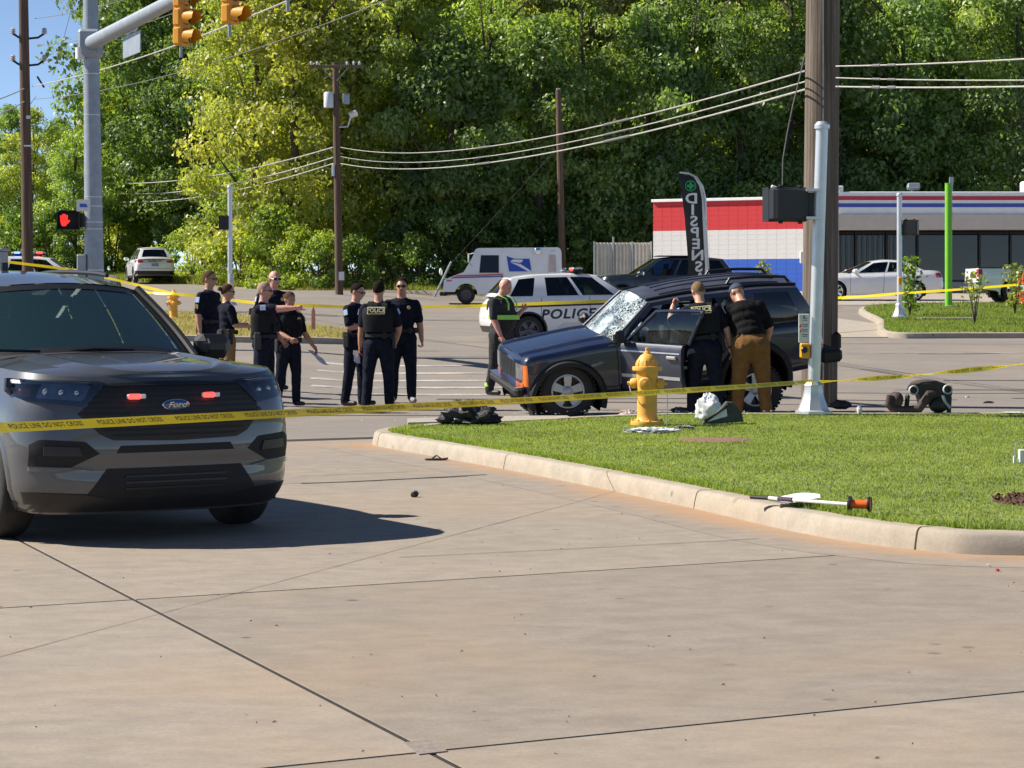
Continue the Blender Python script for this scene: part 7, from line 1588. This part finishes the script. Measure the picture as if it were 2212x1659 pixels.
# things in hands
def paper(name, label, cat, c, size, rot, mat=None):
    n = 8; g = np.array([[(u*size[0]/2, v*size[1]/2, .012*math.sin(u*2.4+v)+.006*math.cos(v*5)) for v in np.linspace(-1, 1, n)] for u in np.linspace(-1, 1, n)]); m_ = rot.to_matrix()
    g = np.array([[tuple(m_ @ Vector(p)) for p in r] for r in g]); o = MB().slab(g, g+np.array([0, 0, -.004])).build(name, mat or M['cloth_white'], sharp=60, fixn=True); o.location = c; return tag(o, label, cat)
def world_hand(p, i): o, hands, T = p; bpy.context.view_layer.update(); return o.matrix_world @ (hands[i][0]+hands[i][1]*.11)
hw = world_hand(p_clip, 0); paper('papers', 'white sheets of paper held low by the woman officer', 'paper', hw+Vector((.02, -.03, -.08)), (.23, .30), Euler((R(38), R(18), R(60))))
hw = world_hand(p_mid, 0); paper('paper', 'folded white paper held by the middle officer seen from behind', 'paper', hw+Vector((-.04, .0, -.05)), (.10, .20), Euler((R(60), R(20), R(40))))
# ------------------------------------------------------------------ things lying about
def cloth_heap(name, label, cat, loc, r, seed, mat, amp=.45, freq=2.6, flat=.02):
    mb = lump((0, 0, 0), r, seed, amp, 40, 26, freq); mb.v = [(x, y, max(z, -flat)) for x, y, z in mb.v]
    o = mb.build(name, mat, sharp=60); o.location = loc; return tag(o, label, cat)
M['blackcloth'] = pm('black_jacket_cloth', (.013, .013, .017), .55, var=.4, scale=12, bump=.8, bdist=.02)
xy = gp(1012, 914, KH); cloth_heap('jacket', 'crumpled black jacket on the lawn left of the wreck', 'jacket', (*xy, KH+.02), (.34, .20, .20), 2, M['blackcloth'], .45)
_j = bpy.data.objects['jacket']; MB().box((-.12, -.17, .03), (.09, .02, .015), Euler((.3, .2, .5)).to_matrix()).box((-.02, -.18, .0), (.10, .05, .012), Euler((0, .1, .3)).to_matrix()).build('reflective_trim', M['alum'], _j)
xy = gp(1403, 932, KH); cloth_heap('white_cloth', 'crumpled white cloth at the foot of the near hydrant', 'cloth', (*xy, KH+.005), (.25, .10, .035), 5, M['cloth_white'], .6, 3.5, .01)
xy = gp(1478, 924, KH); cloth_heap('grey_scrap', 'small grey scrap of plastic right of the near hydrant', 'scrap', (*xy, KH+.005), (.10, .05, .02), 6, pm('grey_plastic_scrap', (.30, .31, .34), .5), .5, 4, .01)
M['bagwhite'] = pm('white_plastic_bag', (.70, .71, .73), .35, var=.08, bump=.3)
xy = gp(1530, 905, KH); cloth_heap('plastic_bag', 'white plastic bag standing on the lawn beside the leaning officer', 'bag', (*xy, KH+.10), (.15, .12, .19), 8, M['bagwhite'], .32, 1.7, .10)
xy = gp(1560, 913, KH); bg = thing('duffel_bag', 'dark grey open bag lying on the lawn next to the white plastic bag', 'bag', (*xy, KH)); M['bagdark'] = pm('dark_green_grey_canvas', (.045, .055, .052), .7, var=.3, scale=14, bump=.6)
MB().prism([(-.24, .0), (.24, 0), (.22, .10), (.12, .22), (.05, .235), (-.06, .13), (-.22, .03)], lambda u, v, d: (u, d, v+.02*math.sin(u*9)), -.10, .12).build('canvas', M['bagdark'], bg, fixn=True); MB().tube([(-.22, -.115, .03), (-.06, -.118, .12), (.06, -.115, .22)], .013, 8).build('zip_edge', M['black'], bg); MB().add([(-.18, -.104, .015), (.05, -.104, .08), (.04, -.104, .17), (-.06, -.104, .105)], [(0, 1, 2, 3)]).build('lining', M['cloth_white'], bg, sharp=None)
xy = gp(1347, 893, .0); cloth_heap('bundle', 'pale pink bundle of cloth on the road left of the near hydrant', 'bundle', (xy[0], 29.2, .06), (.17, .12, .09), 9, pm('pale_pink_cloth', (.60, .45, .40), .8, bump=.4), .5, 3, .06)
bx_ = thing('cardboard_box', 'small dark brown box on the road just left of the near hydrant', 'box', (X_at(1368, 29.3), 29.3, .0), .3); MB().box((0, 0, .075), (.26, .2, .15), bev=.008).build('carton', pm('brown_card', (.07, .045, .03), .8), bx_); MB().box((0, 0, .153), (.27, .21, .012)).build('lid', pm('grey_card', (.3, .28, .26), .8), bx_)
rod = thing('marker_rod', 'thin grey rod standing right of the near hydrant', 'rod', (*gp(1441, 925, KH), KH)); MB().tube([(0, 0, 0), (.004, 0, .42)], .006, 6).build('rod', M['steel'], rod); MB().lathe([(.012, 0), (.012, .02), (0, .02)], 8, Matrix.Translation((.004, 0, .41))).build('tip', M['steel'], rod)
# upturned child seat
xy = gp(1985, 890, KH); cs = thing('child_seat', 'upturned brown and black child car seat at the back edge of the lawn', 'child seat', (*xy, KH)); M['csbrown'] = pm('brown_seat_fabric', (.060, .042, .036), .8, var=.3, bump=.5); M['csblack'] = pm('black_seat_plastic', (.012, .011, .012), .5, var=.3)
MB().prism([(.02, .06), (.16, .14), (.36, .10), (.40, .26), (.34, .36), (.20, .40), (.02, .385), (-.10, .34), (-.13, .28), (-.02, .22)], lambda u, v, d: (u, d, v), -.14, .16).build('shell', M['csblack'], cs, fixn=True)
MB().tube([(-.38, -.10, .22), (-.40, -.10, .10), (-.34, -.10, .035), (-.18, -.10, .03), (-.02, -.12, .045), (.04, -.14, .14), (.10, -.15, .24), (.18, -.13, .26)], [.045, .052, .055, .05, .055, .06, .05, .03], 12).build('padded_rim', M['csbrown'], cs)
MB().ell((-.31, -.02, .14), (.10, .12, .12)).ell((-.29, -.06, .16), (.085, .1, .1)).build('head_wing', M['csbrown'], cs); MB().ell((.23, -.10, .10), (.13, .10, .11)).build('side_wing', M['csblack'], cs); MB().box((-.16, -.05, .13), (.05, .1, .2), Euler((0, .1, 0)).to_matrix(), bev=.02).build('headrest_post', M['csblack'], cs)
MB().ell((.08, -.02, .36), (.20, .13, .055)).build('seat_pad', M['csbrown'], cs)
for x_, z_ in ((-.10, .285), (.33, .295)):
    Mx = Matrix.Translation((x_, -.19, z_)) @ Matrix.Rotation(R(90), 4, 'X'); ch = MB().lathe([(.042, -.02), (.045, .015), (.055, .02), (.062, .01), (.062, -.02)], 24, Mx).build('cup_holder', pm('pale_grey_ring', (.45, .45, .46), .4), cs); MB().lathe([(0, -.01), (.043, -.01)], 20, Mx).build('cup_hole', M['csblack'], ch, sharp=None)
MB().tube([(.27, -.18, .22), (.30, -.19, .13), (.36, -.18, .06)], .02, 8).build('latch_arm', M['steel'], cs); MB().tube([(.36, -.1, .0), (.37, -.1, .2)], .03, 8).build('foot', M['csblack'], cs)
# measuring wheel and papers near the kerb
Ym = 15.45; mwp = lambda px, py, Y=Ym: P(px, py, Y)
mw = thing('measuring_wheel', 'white stick with dark grip and orange twin wheels lying by the kerb', 'measuring wheel', (X_at(1830, Ym), Ym, KH)); q = mw.location
def ML(px, h, dy=0.0): return Vector((X_at(px, Ym+dy)-q.x, dy, h))
MB().tube([ML(1700, .055, .42), ML(1840, .058, .0)], .0115, 10).build('stick', M['white'], mw); MB().tube([ML(1622, .052, .66), ML(1660, .053, .56)], .016, 10).build('grip', M['csblack'], mw); MB().tube([ML(1660, .053, .56), ML(1682, .054, .48)], .012, 10).build('grip_ring', M['white'], mw); MB().tube([ML(1682, .054, .48), ML(1712, .055, .38)], .017, 10).build('grip_sleeve', pm('dark_purple_foam', (.06, .035, .06), .8), mw)
M['orange'] = pm('orange_plastic', (.80, .13, .015), .4, var=.1); ax = (ML(1882, .06, -.03)-ML(1834, .06, .02)).normalized()
for c_, r_ in ((ML(1836, .06, .01), .052), (ML(1878, .06, -.03), .052)):
    Mx = Matrix.Translation(c_) @ ax.to_track_quat('Z', 'Y').to_matrix().to_4x4(); wh = MB().lathe([(.042, -.011), (r_, -.011), (r_+.003, 0), (r_, .011), (.042, .011)], 28, Mx).build('wheel', M['csblack'], mw); MB().lathe([(.0, .004), (.042, .008), (.043, -.008), (0, -.004)], 24, Mx).build('hub', M['orange'], wh)
MB().tube([ML(1836, .06, .01), ML(1878, .06, -.03)], .030, 14).build('counter_drum', M['orange'], mw)
paper('papers', 'stack of white papers on the lawn edge behind the stick with orange wheels', 'paper', (X_at(1722, 16.0), 16.0, KH+.055), (.32, .26), Euler((R(4), R(-3), R(-8))))
# flip-flop
ff = thing('flip_flop', 'single dark flip-flop on the concrete near the kerb', 'flip-flop', (*gp(943, 996), .004), R(8)); n = 22
sole = [(.115*math.cos(a)*(1), .040*math.sin(a)*(1+.18*math.cos(a))) for a in np.linspace(0, 6.283, n, endpoint=False)]
MB().prism(sole, lambda u, v, d: (u, v, d+.012*(u/.115)**2*(1 if u > 0 else .3)), .002, .020).build('sole', pm('flip_flop_brown', (.09, .045, .035), .7, var=.2), ff, fixn=True)
for s_ in (-1, 1): MB().tube([(.045, 0, .022), (.0, s_*.028, .052), (-.045, s_*.036, .022)], .0055, 7).build('strap', M['csblack'], ff)
# bits
def bit(name, label, cat, px, py, size, mat, z=0.0, h=.02, rz=0.3, seed=1):
    xy = gp(px, py, z); o = lump((0, 0, h*.45), (size[0]/2, size[1]/2, h*.55), seed, .6, 12, 8, 2.2).build(name, mat, sharp=50); o.location = (*xy, z); o.rotation_euler = (0, 0, rz); return tag(o, label, cat)
bit('plastic_fragment', 'dark plastic fragment on the concrete below the flip-flop', 'fragment', 896, 1074, (.055, .05), M['csblack'], .004, .05, 0, 3)
bit('red_fragment', 'tiny red fragment on the concrete at the right edge', 'fragment', 2155, 1234, (.022, .022), M['redink'], .004, .018)
bit('white_fragment', 'tiny white fragment near the red one at the right edge', 'fragment', 2135, 1221, (.02, .015), M['white'], .012, .008)
bit('debris', 'dark tangled debris at the foot of the wooden pole', 'debris', 1817, 882, (.30, .16), M['csblack'], KH-.02, .10, .2, 7)
bit('white_block', 'small white block on the lawn edge right of the near signal pole', 'block', 1856, 893, (.07, .06), M['white'], KH, .09, .2, 8)
bit('brown_fragment', 'dark red brown fragment on the sidewalk right of the child seat', 'fragment', 2135, 872, (.14, .05), pm('dark_red_plastic', (.14, .05, .045), .5), .012, .04, .1, 9)
bit('white_scrap', 'white scrap of paper on the road behind the child seat', 'scrap', 2090, 862, (.07, .05), M['white'], .012, .05, .1, 10)
bit('white_sheet', 'white flat scrap on the lawn at the far right edge', 'scrap', 2190, 893, (.30, .10), M['cloth_white'], KH, .02, .1, 11)
bit('wheel_chip', 'grey broken part under the wrecked SUV', 'fragment', 1470, 892, (.3, .12), M['steel'], .0, .08, .2, 12)
bit('cover_plate', 'pale flat cover set in the far right lawn', 'cover plate', 2045, 1, (1.0, .5), M['walk'], 0, .01) if False else None
cvp = tag(MB().box((0, 0, 0), (1.6, .9, .06), bev=.01).build('cover_plate', M['walk'], loc=(X_at(2045, 66), 66, G(X_at(2045, 66), 66)+.17)), 'pale concrete cover plate set in the far right lawn', 'cover plate')
# wicket with small white box at the right edge
wk = thing('sprinkler_marker', 'small white box with wire hoop on the lawn at the right edge', 'marker', (*gp(2204, 1000, KH), KH)); MB().box((.02, 0, .06), (.07, .06, .12), bev=.008).build('box', M['white'], wk); MB().tube([(-.05, 0, .0), (-.05, 0, .11), (-.035, 0, .17), (.0, 0, .19), (.05, 0, .17)], .006, 6).build('hoop', M['steel'], wk); MB().box((-.05, 0, .03), (.02, .03, .06)).build('peg', M['white'], wk)
# dead leaves and grit on the concrete
LV, LF = [], []
for k in range(120):
    u = RNG.random(); Y = 7.6+RNG.random()**1.4*14; X = RNG.uniform(-.24, .24)*Y
    if X > 2.2 and Y > 13.5: continue
    a = RNG.random()*6.28; l = RNG.uniform(.003, .012); c_ = np.array([X, Y, .006]); d = np.array([math.cos(a), math.sin(a), 0])*l; e = np.array([-math.sin(a), math.cos(a), 0])*l*.45; b = len(LV)
    LV += [c_-d, c_+e+[0, 0, .006], c_+d+[0, 0, .004], c_-e]; LF.append((b, b+1, b+2, b+3))
tag(fast_mesh('dead_leaves', np.array(LV), np.array(LF), pm('dead_leaf', (.11, .075, .055), .9, var=.5, scale=3)), kind='stuff')
GV, GF = [], []
for k in range(900):            # broken glass around the wreck
    X = RNG.normal(1.9, 1.6); Y = RNG.normal(29.6, .7); a = RNG.random()*6.28; l = RNG.uniform(.006, .018); c_ = np.array([X, Y, G(X, Y)+.018 if Y > 29 else .16]); b = len(GV)
    GV += [c_+np.array([math.cos(a+q)*l, math.sin(a+q)*l, RNG.uniform(0, .012)]) for q in (0, 2.1, 4.2)]; GF.append((b, b+1, b+2))
tag(fast_mesh('broken_glass', np.array(GV), np.array(GF), pm('glass_crumb', (.55, .66, .64), .15, var=.2)), kind='stuff')
bpy.context.view_layer.update()
